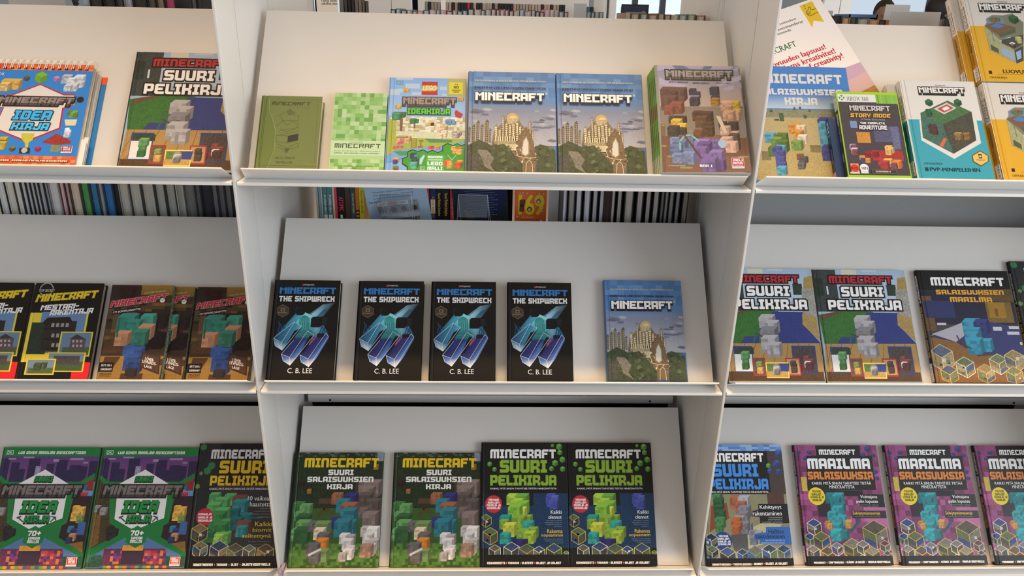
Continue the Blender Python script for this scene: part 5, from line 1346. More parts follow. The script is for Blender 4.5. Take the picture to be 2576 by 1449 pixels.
@design('shipwreck', 0.1570, 0.2460)
def _(A):
    A.rect(0, 0, 100, 156.7, (18,18,18))
    A.gpoly([(55.1,55.0),(75.3,39.4),(93.7,36.1),(85.5,47.0),(75.0,61.2),(63.9,60.0)], [(67,130,163),(113,156,180),(35,52,65),(45,69,86),(62,111,137),(62,130,159)])
    A.gpoly([(58.8,54.9),(80.2,38.1),(85.1,37.5),(65.9,60.0)], [(166,209,222),(79,107,124),(62,86,103),(147,200,218)])
    A.gpoly([(7.5,88.7),(36.6,52.1),(41.7,56.3),(47.6,51.2),(58.9,56.2),(73.8,61.2),(79.7,73.8),(84.4,81.3),(88.6,90.1),(78.2,107.6),(51.8,112.7),(25.2,110.4),(19.2,110.5)], [(20,62,90),(50,134,167),(79,166,193),(132,204,218),(149,217,227),(96,179,201),(50,128,163),(39,103,135),(28,62,99),(35,43,97),(45,45,105),(31,47,95),(24,54,84)])
    A.gpoly([(36.2,67.8),(47.7,53.7),(62.7,60.0),(68.3,75.1),(50.6,87.9),(34.6,83.0)], [(105,192,205),(164,230,235),(130,209,218),(62,158,180),(50,145,163),(56,149,176)])
    A.poly([(12.5,99.1),(13.6,97.6),(15.0,100.1),(14.2,104.1),(12.2,103.1)], (39,96,137))
    A.poly([(15.7,97.9),(16.8,96.4),(18.1,98.8),(17.4,102.8),(15.4,101.8)], (33,79,120))
    A.poly([(18.9,96.6),(20.0,95.1),(21.3,97.6),(20.6,101.6),(18.6,100.6)], (45,113,146))
    A.poly([(22.1,95.3),(23.2,93.8),(24.5,96.3),(23.8,100.3),(21.8,99.3)], (31,64,103))
    A.poly([(25.2,94.1),(26.4,92.5),(27.7,95.0),(27.0,99.0),(25.0,98.0)], (39,96,137))
    A.poly([(28.4,92.8),(29.6,91.3),(30.9,93.8),(30.2,97.8),(28.2,96.8)], (33,79,120))
    A.poly([(31.6,91.5),(32.8,90.0),(34.1,92.5),(33.4,96.5),(31.4,95.5)], (45,113,146))
    A.poly([(34.9,90.2),(36.0,88.7),(37.3,91.2),(36.6,95.2),(34.6,94.2)], (31,64,103))
    A.poly([(38.1,89.0),(39.2,87.4),(40.5,89.9),(39.8,93.9),(37.8,93.0)], (39,96,137))
    A.poly([(41.3,87.7),(42.4,86.2),(43.7,88.7),(43.0,92.7),(41.0,91.7)], (33,79,120))
    A.poly([(44.5,86.4),(45.6,84.9),(47.0,87.4),(46.2,91.4),(44.2,90.4)], (45,113,146))
    A.poly([(47.7,85.1),(48.8,83.6),(50.2,86.1),(49.4,90.1),(47.4,89.1)], (31,64,103))
    A.poly([(51.0,86.4),(52.2,84.8),(53.5,87.3),(52.7,91.4),(50.7,90.4)], (39,96,137))
    A.poly([(54.4,87.6),(55.5,86.1),(56.8,88.6),(56.1,92.6),(54.1,91.6)], (33,79,120))
    A.poly([(57.7,88.8),(58.9,87.3),(60.2,89.8),(59.4,93.8),(57.4,92.8)], (45,113,146))
    A.poly([(61.0,90.0),(62.2,88.5),(63.5,91.0),(62.7,95.0),(60.7,94.0)], (31,64,103))
    A.poly([(64.4,91.3),(65.5,89.8),(66.9,92.2),(66.1,96.2),(64.1,95.3)], (39,96,137))
    A.poly([(67.7,92.5),(68.9,91.0),(70.2,93.5),(69.4,97.5),(67.4,96.5)], (33,79,120))
    A.poly([(71.0,93.7),(72.2,92.2),(73.5,94.7),(72.7,98.7),(70.7,97.7)], (45,113,146))
    A.poly([(74.4,94.9),(75.5,93.4),(76.8,95.9),(76.0,99.9),(74.1,98.9)], (31,64,103))
    A.poly([(77.7,96.2),(78.9,94.7),(80.2,97.1),(79.4,101.1),(77.4,100.2)], (39,96,137))
    A.poly([(81.0,97.4),(82.2,95.9),(83.5,98.4),(82.7,102.4),(80.7,101.4)], (33,79,120))
    A.rect(41.5, 61.4, 56.9, 67.1, (62,149,148))
    A.rect(43.8, 57.6, 53.7, 61.6, (79,166,163))
    A.poly([(41.0,61.7),(48.8,56.0),(57.2,61.6)], (56,141,139))
    A.rect(41.8, 67.3, 44.4, 79.4, (54,134,137))
    A.rect(45.2, 67.2, 47.8, 79.3, (54,134,137))
    A.rect(48.6, 67.2, 51.2, 79.3, (54,134,137))
    A.rect(52.1, 67.2, 54.6, 79.3, (54,134,137))
    A.rect(55.0, 67.2, 57.5, 79.3, (54,134,137))
    A.rect(39.0, 79.4, 61.1, 82.3, (50,128,129), 0.2)
    A.rect(37.7, 82.4, 62.6, 85.3, (45,115,120), 0.2)
    A.rect(36.4, 85.5, 64.2, 88.3, (50,128,129), 0.2)
    A.rect(35.1, 88.5, 65.8, 91.3, (45,115,120), 0.2)
    A.line([(10.6,66.8),(12.5,74.3),(10.5,81.9),(13.0,90.6)], 1.5, (24,69,103))
    A.line([(13.7,70.5),(15.6,78.1),(13.6,85.6),(16.1,94.4)], 1.5, (24,69,103))
    A.line([(18.2,73.0),(20.1,80.6),(18.1,88.1),(20.6,96.8)], 1.5, (24,69,103))
    A.line([(74.2,70.0),(76.0,77.6),(73.8,85.2),(76.2,93.9)], 1.5, (24,69,103))
    A.line([(77.2,73.1),(79.0,80.6),(76.9,88.2),(79.2,96.9)], 1.5, (24,69,103))
    A.line([(80.3,76.3),(82.1,83.9),(79.9,91.4),(82.2,100.1)], 1.5, (24,69,103))
    A.line([(25.7,75.5),(27.5,83.0),(25.5,90.6),(28.0,99.3)], 1.5, (24,69,103))
    A.heap(15.9, 94.9, 23.5, 101.3, [(147,73,95),(170,83,105),(130,62,95)], 3, 770)
    A.heap(23.0, 92.3, 30.6, 98.7, [(147,73,95),(170,83,105),(130,62,95)], 3, 800)
    A.heap(61.8, 93.3, 69.4, 99.7, [(147,73,95),(170,83,105),(130,62,95)], 3, 960)
    A.heap(67.7, 89.5, 75.3, 95.9, [(147,73,95),(170,83,105),(130,62,95)], 3, 985)
    A.heap(30.5, 97.3, 38.1, 103.7, [(147,73,95),(170,83,105),(130,62,95)], 3, 830)
    A.heap(42.5, 95.9, 50.1, 102.3, [(147,73,95),(170,83,105),(130,62,95)], 3, 880)
    A.heap(74.0, 94.4, 81.5, 100.9, [(147,73,95),(170,83,105),(130,62,95)], 3, 1010)
    A.heap(7.3, 92.4, 14.9, 98.9, [(147,73,95),(170,83,105),(130,62,95)], 3, 735)
    A.heap(57.1, 97.1, 64.7, 103.5, [(147,73,95),(170,83,105),(130,62,95)], 3, 940)
    A.heap(30.3, 94.3, 44.7, 115.3, [(28,26,61),(39,37,80)], 4, 121)
    A.heap(64.5, 99.0, 76.0, 112.6, [(28,26,61),(39,37,80)], 4, 122)
    A.gpoly([(4.9,93.2),(34.9,66.6),(45.6,74.1),(27.1,100.5),(19.5,111.5),(8.5,105.1)], [(20,56,88),(50,130,163),(90,170,193),(62,120,154),(179,221,235),(47,92,141)])
    A.gpoly([(4.9,93.2),(17.9,100.1),(19.5,112.0),(8.5,105.1)], [(45,98,141),(62,115,159),(230,239,239),(113,158,193)])
    A.gpoly([(18.9,117.9),(38.8,94.2),(54.5,92.8),(31.9,122.7)], [(35,37,84),(41,52,114),(33,39,86),(45,52,107)])
    A.gpoly([(31.9,122.7),(52.1,94.1),(57.3,101.5),(42.7,122.7),(33.3,135.5)], [(62,79,146),(45,62,129),(62,94,163),(96,141,201),(239,239,239)])
    A.gpoly([(18.9,117.9),(31.9,122.7),(33.3,135.5),(22.6,128.2)], [(41,60,116),(79,111,176),(239,239,239),(96,136,197)])
    A.gpoly([(46.8,118.9),(74.9,86.4),(84.6,87.1),(59.6,125.0)], [(37,39,84),(45,47,110),(45,56,118),(54,60,118)])
    A.gpoly([(59.6,125.0),(84.6,87.6),(88.5,92.6),(72.8,122.5),(61.4,137.7)], [(62,79,146),(50,67,131),(62,94,163),(96,141,201),(239,239,239)])
    A.gpoly([(46.8,118.9),(59.6,125.0),(61.4,137.7),(49.8,130.0)], [(41,60,116),(79,111,176),(239,239,239),(96,136,197)])
    A.poly([(35.2,81.7),(45.7,76.6),(27.4,106.7),(20.9,110.5)], (18,18,35))
    A.poly([(59.2,89.0),(65.7,89.0),(53.1,114.0),(46.7,116.5)], (18,18,35))
    A.line([(4.9,93.2),(17.9,100.1),(34.5,67.8)], 0.5, (209,230,239))
    A.line([(17.9,100.1),(19.5,112.0),(8.5,105.1),(4.9,93.2)], 0.5, (209,230,239))
    A.line([(34.5,67.8),(45.6,74.1),(19.5,112.0)], 0.5, (209,230,239))
    A.line([(18.9,117.9),(31.9,122.7),(33.3,135.0),(22.6,128.2),(18.9,117.9)], 0.5, (209,230,239))
    A.line([(18.9,117.9),(36.0,95.5)], 0.5, (209,230,239))
    A.line([(31.9,122.7),(55.2,81.6),(65.7,88.2),(33.3,135.0)], 0.5, (209,230,239))
    A.line([(46.8,118.9),(59.6,125.0),(61.4,137.2),(49.8,130.0),(46.8,118.9)], 0.5, (209,230,239))
    A.line([(59.6,125.0),(83.3,85.1),(87.7,90.1),(61.4,137.2)], 0.5, (209,230,239))
    A.line([(4.9,93.2),(34.9,66.6)], 0.5, (209,230,239))
    A.heap(33.7, 43.6, 49.0, 53.7, [(18,22,26),(28,35,41)], 3, 123)
    A.heap(57.8, 58.8, 85.4, 75.0, [(18,22,26),(28,35,41)], 4, 124)
    A.heap(69.9, 85.2, 81.1, 90.1, [(20,26,46)], 2, 125)
    A.poly([(5.6,45.2),(14.4,39.5),(24.0,45.0),(24.5,54.7),(15.6,60.4),(6.2,54.9)], (113,98,75))
    A.poly([(6.4,45.7),(14.4,40.5),(23.3,45.5),(23.8,54.2),(15.5,59.4),(6.9,54.4)], (62,55,46))
    A.rect(11.7, 45.1, 18.2, 50.7, (117,103,80))
    A.disc(14.9, 48.2, 1.7, (62,55,46))
    A.txt('MOJANG', 8.5, 51.8, 22.1, 54.5, (147,130,99), f='s', b=1)
    A.txt('MOJANG', 44.9, 6.5, 59.7, 9.5, (221,221,222), f='s')
    A.rect(41.7, 6.5, 44.3, 9.4, (204,52,52))
    A.txt('MINECRAFT', 7.3, 12.1, 94.0, 22.4, (50,115,178), f='l', o=(18, 31, 52), ow=0.5)
    A.txt('THE SHIPWRECK', 7.7, 26.1, 92.9, 34.9, (220,220,221), o=(41, 43, 48), ow=0.5)
    A.txt('C. B. LEE', 30.4, 139.4, 67.1, 147.0, (230,230,231), f='s')

@design('secret_world', 0.2390, 0.2930)
def _(A):
    A.rect(0, 0, 100, 122.6, (64,62,65))
    A.rect(0, 0, 100, 22, (21,21,24))
    A.rect(0, 22, 100, 60, (34,35,58), 0.25)
    A.rect(0, 28.8, 10.6, 67.0, (98,75,52), 0.4)
    A.rect(1.0, 34.1, 33.7, 53.0, (45,52,95), 0.2)
    A.poly([(64.2,21.1),(100,20.6),(100,34.9),(61.7,33.5)], (90,71,46), 0.5)
    A.rect(68.3, 35.2, 96.5, 57.7, (117,92,44), 0.3)
    A.rect(70.9, 35.2, 89.0, 52.6, (151,115,41), 0.3)
    A.rect(77.3, 42.2, 80.7, 50.9, (113,79,35))
    A.poly([(2.8,72.2),(47.2,54.7),(40.8,87.3),(6.2,72.2)], (151,151,163))
    A.poly([(4.5,72.2),(57.5,54.6),(100,62.8),(98.9,93.6),(50.3,90.6)], (50,56,105), 0.15)
    A.poly([(4.8,70.5),(39.6,58.2),(44.5,68.5),(28.8,78.9)], (166,166,178))
    A.rect(71.5, 62.3, 80.9, 66.5, (192,192,201))
    A.rect(88.9, 61.3, 100, 64.6, (192,192,201))
    A.rect(85.9, 67.3, 98.9, 70.7, (192,192,201))
    A.rect(12.1, 58.4, 21.9, 60.9, (192,192,201))
    A.poly([(2.5,73.9),(28.8,78.9),(49.7,94.0),(73.8,92.1),(95.2,110.4),(92.8,121.2),(0,121.7)], (130,92,52), 0.25)
    A.heap(38.9, 53.0, 68.7, 92.1, [(50,136,163),(45,56,112),(56,132,159)], 9, 139)
    A.line([(31.0,72.0),(33.6,80.5),(43.7,85.6)], 1.5, (79,56,39))
    A.scene_cube(10.4, 95.9, 14.4, [(117,122,86),(96,113,78),(147,130,86),(130,117,97),(83,96,120),(158,145,114)], (220,204,148))
    A.scene_cube(15.6, 113.3, 10.1, [(117,122,86),(96,113,78),(147,130,86),(130,117,97),(83,96,120),(158,145,114)], (220,179,97))
    A.scene_cube(33.8, 105.8, 11.0, [(117,122,86),(96,113,78),(147,130,86),(130,117,97),(83,96,120),(158,145,114)], (230,223,205))
    A.scene_cube(54.4, 112.3, 10.2, [(117,122,86),(96,113,78),(147,130,86),(130,117,97),(83,96,120),(158,145,114)], (220,179,97))
    A.scene_cube(70.0, 102.2, 11.0, [(117,122,86),(96,113,78),(147,130,86),(130,117,97),(83,96,120),(158,145,114)], (230,223,188))
    A.scene_cube(87.7, 98.8, 11.9, [(117,122,86),(96,113,78),(147,130,86),(130,117,97),(83,96,120),(158,145,114)], (220,204,148))
    A.scene_cube(98.6, 80.1, 1.4, [(117,122,86),(96,113,78),(147,130,86),(130,117,97),(83,96,120),(158,145,114)], (230,223,188))
    A.scene_cube(84.3, 114.6, 10.1, [(117,122,86),(96,113,78),(147,130,86),(130,117,97),(83,96,120),(158,145,114)], (220,179,97))
    A.txt('MINECRAFT', 13.4, 7.8, 94.0, 17.2, (234,234,235))
    A.txt('SALAISUUKSIEN', 17.0, 21.9, 91.2, 27.0, (217,160,61))
    A.txt('MAAILMA', 30.8, 29.9, 76.7, 35.2, (217,160,61))

@design('big_idea', 0.2560, 0.3100)
def _(A):
    A.rect(0, 0, 100, 121.1, (35,122,62))
    A.rect(0, 9.5, 100, 33, (95,65,124))
    A.grad(0, 9.5, 100, 33, (91,63,124), (124,74,122))
    A.rect(0.6, 11.8, 8.5, 35.6, (51,43,81), 0.25)
    A.rect(10.7, 15.8, 19.2, 35.6, (51,43,81), 0.25)
    A.rect(28.2, 11.8, 39.8, 35.6, (51,43,81), 0.25)
    A.rect(47.1, 17.1, 55.2, 35.6, (51,43,81), 0.25)
    A.rect(57.3, 13.1, 68.6, 35.6, (51,43,81), 0.25)
    A.rect(71.5, 18.4, 83.3, 35.6, (51,43,81), 0.25)
    A.rect(81.8, 19.7, 90.0, 35.6, (51,43,81), 0.25)
    A.rect(91.3, 14.4, 100, 35.6, (51,43,81), 0.25)
    A.rect(19.1, 22.4, 25.8, 35.6, (51,43,81), 0.25)
    A.rect(68.2, 23.7, 73.9, 35.6, (51,43,81), 0.25)
    A.rect(6.5, 11.1, 14.2, 12.9, (155,133,173))
    A.rect(21.8, 9.8, 32.8, 11.5, (155,133,173))
    A.rect(53.2, 12.4, 59.0, 15.1, (155,133,173))
    A.rect(70.5, 11.1, 84.4, 13.3, (155,133,173))
    A.rect(84.6, 15.1, 89.5, 16.8, (155,133,173))
    A.rect(36.1, 19.8, 41.7, 30.4, (158,151,187), 0.6)
    A.poly([(0,33.0),(19.1,43.5),(24.6,78.2),(21.6,92.1),(2.5,102.0),(0,71.8)], (71,61,44), 0.5)
    A.poly([(0,66.7),(7.7,62.8),(9.4,97.0),(1.2,102.0)], (120,90,48), 0.4)
    A.heap(0, 59.0, 14.0, 69.3, [(120,95,58),(66,61,58),(138,140,141)], 5, 141)
    A.heap(15.6, 79.4, 28.5, 94.6, [(155,158,154),(42,43,44),(95,83,51)], 6, 142)
    A.poly([(99.4,35.6),(85.5,42.2),(76.4,53.9),(72.4,90.9),(100,106.1),(100,52.6)], (51,38,44), 0.4)
    A.rect(88.6, 35.6, 99.9, 50.0, (104,147,196), 0.1)
    A.poly([(88.1,31.7),(98.9,31.7),(99.2,44.8),(91.2,44.8)], (142,49,51))
    A.heap(81.1, 59.1, 95.4, 77.1, [(207,165,76),(84,122,143),(120,140,69)], 5, 143)
    A.heap(80.0, 79.6, 91.5, 97.3, [(180,137,94),(53,122,150),(51,56,104)], 5, 144)
    A.heap(85.6, 38.3, 93.7, 43.5, [(48,85,122),(60,101,143)], 3, 145)
    A.heap(87.4, 46.1, 94.5, 50.0, [(180,56,67)], 2, 146)
    A.poly([(83.7,97.3),(97.8,94.8),(99.2,106.1)], (138,104,53), 0.3)
    A.rect(90.0, 75.8, 97.6, 88.5, (64,101,161))
    A.poly([(0,27.7),(18.9,42.2),(22.3,71.8),(49.7,88.4),(74.9,71.9),(76.0,40.9),(98.9,26.4),(99.5,31.7),(81.5,42.2),(78.3,77.0),(61.1,85.9),(100,111.0),(98.8,112.3),(53.7,88.4),(47.1,88.4),(0,110.6),(0,106.9),(33.7,85.8),(17.9,76.9),(12.9,46.1),(0,31.7)], (35,122,62))
    A.poly([(0,111.9),(37.1,90.8),(49.0,100.9),(58.0,90.9),(100,111.0),(100,121.1),(0,121.1)], (84,122,168))
    A.rect(0, 109.4, 100, 119.7, (51,85,62), 0.5)
    A.heap(0, 108.2, 18.1, 118.1, [(48,85,71),(66,104,81)], 6, 147)
    A.rect(16.7, 102.0, 78.7, 117.7, (102,52,88), 0.5)
    A.mosaic(24, 104, 80, 117, 18, 5, [(155,56,76),(120,52,122),(180,74,76),(198,119,58),(66,56,113),(84,52,94)], 11)
    A.rect(35.1, 99.0, 56.0, 104.0, (216,156,58), 0.4)
    A.rect(35.2, 104.0, 57.3, 117.0, (60,47,67))
    A.mosaic(14, 118.5, 86, 121.5, 18, 1, [(180,65,85),(216,128,58),(120,158,67),(66,104,161),(120,67,141),(207,165,67)], 12)
    A.poly([(46.7,23.1),(72.8,37.6),(73.3,40.9),(73.0,71.9),(73.0,71.9),(72.4,72.6),(47.8,80.1),(41.0,82.7),(22.5,73.1),(20.7,40.9),(22.1,37.6)], (226,229,232))
    A.poly([(22.4,72.5),(48.2,82.7),(72.3,71.9),(70.1,51.3),(21.6,51.3)], (226,229,232))
    A.poly([(47.1,79.5),(58.5,85.9),(57.4,95.9),(47.8,101.5),(37.2,95.9),(36.9,85.8)], (35,122,62))
    A.txt('SUURI', 37.7, 30.1, 56.2, 35.4, (35,140,67), o=(24, 43, 32), ow=0.5, ex=1, exc=(24, 43, 32), sh=0.12)
    A.txt('IDEA', 29.5, 54.9, 65.6, 66.8, (35,140,67), o=(24, 43, 32), ow=0.5, ex=1.4, exc=(24, 43, 32), sh=0.12)
    A.txt('KIRJA', 35.1, 69.9, 60.0, 76.4, (35,140,67), o=(24, 43, 32), ow=0.5, ex=1.2, exc=(24, 43, 32), sh=0.12)
    A.txt('MINECRAFT', 7.1, 39.3, 87.4, 48.5, (122,115,115), f='l', o=(35, 33, 34), ow=1.4, ex=2.6, exc=(71, 67, 69), sh=0.15)
    A.line([(28.9,71.8),(33.6,75.4)], 1, (48,61,58))
    A.line([(27.5,71.8),(30.6,70.3)], 1.6, (48,85,81))
    A.line([(62.0,75.5),(65.1,71.9)], 1, (84,56,76))
    A.line([(62.2,70.4),(65.9,71.3),(66.6,73.8)], 1.2, (48,85,81))
    A.txt('70+', 41.0, 84.3, 54.5, 89.4, (238,239,239), sh=0.1)
    A.txt('UPEAA', 42.5, 90.4, 54.1, 93.2, (238,239,239))
    A.txt('MALLIA', 41.9, 93.6, 53.8, 96.5, (238,239,239))
    A.txt('LUO OIKEA MAAILMA MINECRAFTISSA', 15.8, 4.3, 85.8, 7.1, (225,239,233), sh=0.12)
    A.rect(3.2, 3.1, 10.8, 8.0, (225,239,233))
    A.rect(3.7, 3.5, 10.3, 7.6, (35,122,62))
    A.txt('DK', 4.5, 4.2, 9.5, 7.0, (225,239,233), f='s', b=1)
    A.rect(84.8, 110.1, 95.2, 119.0, (239,239,239))
    A.rect(85.2, 110.4, 94.6, 117.3, (216,56,67))
    A.txt('MOJ', 86.2, 111.0, 93.2, 113.2, (239,239,239))
    A.txt('ANG', 86.6, 113.5, 93.5, 115.5, (239,239,239))
    A.txt('STUDIOS', 86.7, 115.9, 93.8, 116.8, (239,201,205))
    A.txt('OFFICIAL PRODUCT', 86.6, 117.7, 94.4, 118.4, (73,56,58), f='s')

@design('dark_guide', 0.2360, 0.3210)
def _(A):
    A.rect(0, 0, 100, 136.0, (24,24,26))
    A.rect(0, 45, 100, 118, (55,54,58), 0.3)
    A.rect(0, 0, 24, 118, (40,43,46), 0.3)
    A.hexa(4.1, 4.2, 4.0, (53,122,76))
    A.hexa(15.8, 25.3, 4.5, (53,122,76))
    A.hexa(11.6, 31.1, 4.5, (53,122,76))
    A.hexa(4.7, 34.0, 2.2, (102,140,67))
    A.hexa(2.5, 48.3, 2.9, (102,140,67))
    A.heap(15.7, 54.7, 48.3, 111.7, [(53,122,69),(71,140,83),(42,101,58),(84,158,94)], 14, 151)
    A.heap(26.7, 98.0, 45.4, 111.7, [(102,158,71),(138,183,85)], 5, 152)
    A.heap(43.6, 57.5, 68.1, 103.6, [(35,115,122),(48,133,141),(28,97,104),(120,67,62)], 11, 153)
    A.line([(65.2,82.9),(78.9,82.6)], 2.2, (35,97,104))
    A.disc(15.0, 81.8, 9.5, (180,47,62))
    A.txt('VINKKEJÄ,', 7.0, 77.9, 22.8, 80.1, (239,239,239))
    A.txt('NIKSEJÄ JA', 7.4, 81.2, 23.2, 83.5, (239,239,239))
    A.txt('NEUVOJA', 7.8, 84.6, 23.6, 86.8, (239,239,239))
    A.txt('10 vaikeaa', 61, 59, 88, 64, (225,228,233), f='s', b=1)
    A.txt('haastetta', 64, 65.5, 88, 70.5, (225,228,233), f='s', b=1)
    A.txt('Ohjeet ja', 76, 72, 88, 73.6, (155,158,161), f='s')
    A.txt('vinkkejä Minecraftin', 70, 75, 88, 76.6, (155,158,161), f='s')
    A.txt('hankalimpien saavutusten', 64, 78, 88, 79.6, (155,158,161), f='s')
    A.txt('ansaitsemiseen', 74, 81, 88, 82.6, (155,158,161), f='s')
    A.txt('Kaikki', 72, 87, 91, 92, (225,192,48), f='s', b=1)
    A.txt('biomit', 70, 93.5, 91, 98, (225,192,48), f='s', b=1)
    A.txt('selitettynä', 59, 100, 91, 105.5, (225,192,48), f='s', b=1)
    A.txt('Tutustu Ylämaailman,', 66, 107.5, 91, 109, (138,140,143), f='s')
    A.txt('Hornan ja Äären', 72, 110.5, 91, 112, (138,140,143), f='s')
    A.txt('jokaiseen kolkkaan', 70, 113.5, 91, 115, (138,140,143), f='s')
    A.scene_cube(11.1, 99.3, 10.3, [(102,104,85),(51,67,88),(84,74,67),(71,85,62),(120,104,76),(60,56,69)], (189,178,76))
    A.scene_cube(14.1, 117.0, 9.3, [(102,104,85),(51,67,88),(84,74,67),(71,85,62),(120,104,76),(60,56,69)], (189,192,168))
    A.scene_cube(34.8, 118.5, 11.4, [(102,104,85),(51,67,88),(84,74,67),(71,85,62),(120,104,76),(60,56,69)], (202,205,196))
    A.scene_cube(52.8, 120.6, 10.7, [(102,104,85),(51,67,88),(84,74,67),(71,85,62),(120,104,76),(60,56,69)], (138,176,88))
    A.scene_cube(68.3, 119.3, 7.9, [(102,104,85),(51,67,88),(84,74,67),(71,85,62),(120,104,76),(60,56,69)], (202,205,196))
    A.scene_cube(86.4, 121.4, 10.7, [(102,104,85),(51,67,88),(84,74,67),(71,85,62),(120,104,76),(60,56,69)], (189,178,76))
    A.rect(0, 123.5, 100, 137.3, (18,18,19))
    A.txt('RAKENTAMINEN', 8.5, 131.2, 29.9, 133.9, (239,239,239))
    A.disc(31.8, 132.6, 0.7, (216,110,58))
    A.txt('TAIKUUS', 33.9, 131.3, 45.8, 133.9, (239,239,239))
    A.disc(47.8, 132.7, 0.7, (84,140,67))
    A.txt('OLIOT', 49.9, 131.2, 58.0, 133.9, (239,239,239))
    A.disc(60.0, 132.6, 0.7, (180,65,85))
    A.txt('OHJEITA EDISTYNEILLE', 62.1, 131.1, 93.3, 133.9, (239,239,239))
    A.txt('MINECRAFT', 14, 7, 83, 17.5, (220,223,228))
    A.txt('SUURI', 25, 19.5, 82, 34, (220,187,48))
    A.txt('PELIKIRJA', 16, 36.5, 88, 47.5, (220,187,48))
    A.txt('KAIKKI, MITÄ SINUN TARVITSEE TIETÄÄ MINECRAFTISTA', 16.5, 49.5, 89, 52.5, (220,223,228), f='s', b=1)

@design('great_secrets', 0.2375, 0.2970)
def _(A):
    A.rect(0, 0, 100, 125.1, (35,49,32), 0.6)
    A.rect(0, 62, 100, 126, (53,85,39), 0.3)
    A.mosaic(0, 100, 100, 126, 30, 8, [(66,104,44),(79,119,51),(53,85,39),(91,128,58)], 5)
    A.mosaic(0, 0, 100, 5, 40, 3, [(35,49,32),(84,95,88),(48,61,46),(31,40,28)], 6)
    A.rect(92.6, 0.3, 100, 9.8, (120,133,154), 0.5)
    A.rect(69.4, 34.4, 82.0, 61.3, (66,52,39), 0.3)
    A.rect(2.6, 32.9, 69.8, 52.8, (33,47,30), 0.6)
    A.rect(28.9, 51.4, 46.8, 57.0, (84,61,44), 0.2)
    A.rect(94.6, 37.9, 100, 42.9, (184,196,210))
    A.heap(87.5, 11.6, 96.3, 19.7, [(138,104,44),(42,33,25),(189,183,161)], 4, 885)
    A.heap(4.2, 31.1, 13.1, 39.0, [(138,104,44),(42,33,25),(189,183,161)], 4, 310)
    A.heap(12.9, 38.2, 21.7, 46.1, [(138,104,44),(42,33,25),(189,183,161)], 4, 365)
    A.heap(72.8, 30.1, 100, 83.6, [(102,90,88),(120,106,101),(86,76,74)], 11, 161)
    A.heap(0, 54.1, 22.7, 99.8, [(71,122,71),(89,140,85),(55,104,58),(48,85,51)], 10, 162)
    A.heap(43.0, 44.3, 73.8, 93.1, [(51,122,136),(138,88,67),(46,47,108),(42,110,124)], 11, 163)
    A.heap(18.5, 75.1, 45.0, 121.5, [(198,122,48),(102,128,81),(207,187,164),(84,56,48),(95,92,92)], 11, 164)
    A.heap(54.8, 88.3, 73.3, 118.9, [(184,178,177),(155,149,147),(202,196,196),(120,49,48)], 8, 165)
    A.heap(78.1, 80.7, 100, 115.0, [(193,189,187),(211,208,205),(171,167,164),(155,122,104)], 9, 166)
    A.line([(30.4,70.3),(35.6,62.6),(45.4,67.5)], 2.4, (84,61,39))
    A.line([(22.2,112.0),(34.6,105.9)], 2.4, (189,192,196))
    A.txt('MINECRAFT', 9.5, 6.3, 94.9, 16.8, (220,187,39))
    A.txt('SUURI', 37.5, 19.3, 66.3, 25.5, (229,228,224))
    A.txt('SALAISUUKSIEN', 14.1, 27.2, 89.5, 33.2, (229,228,224))
    A.txt('KIRJA', 37.2, 35.5, 66.2, 41.2, (229,228,224))

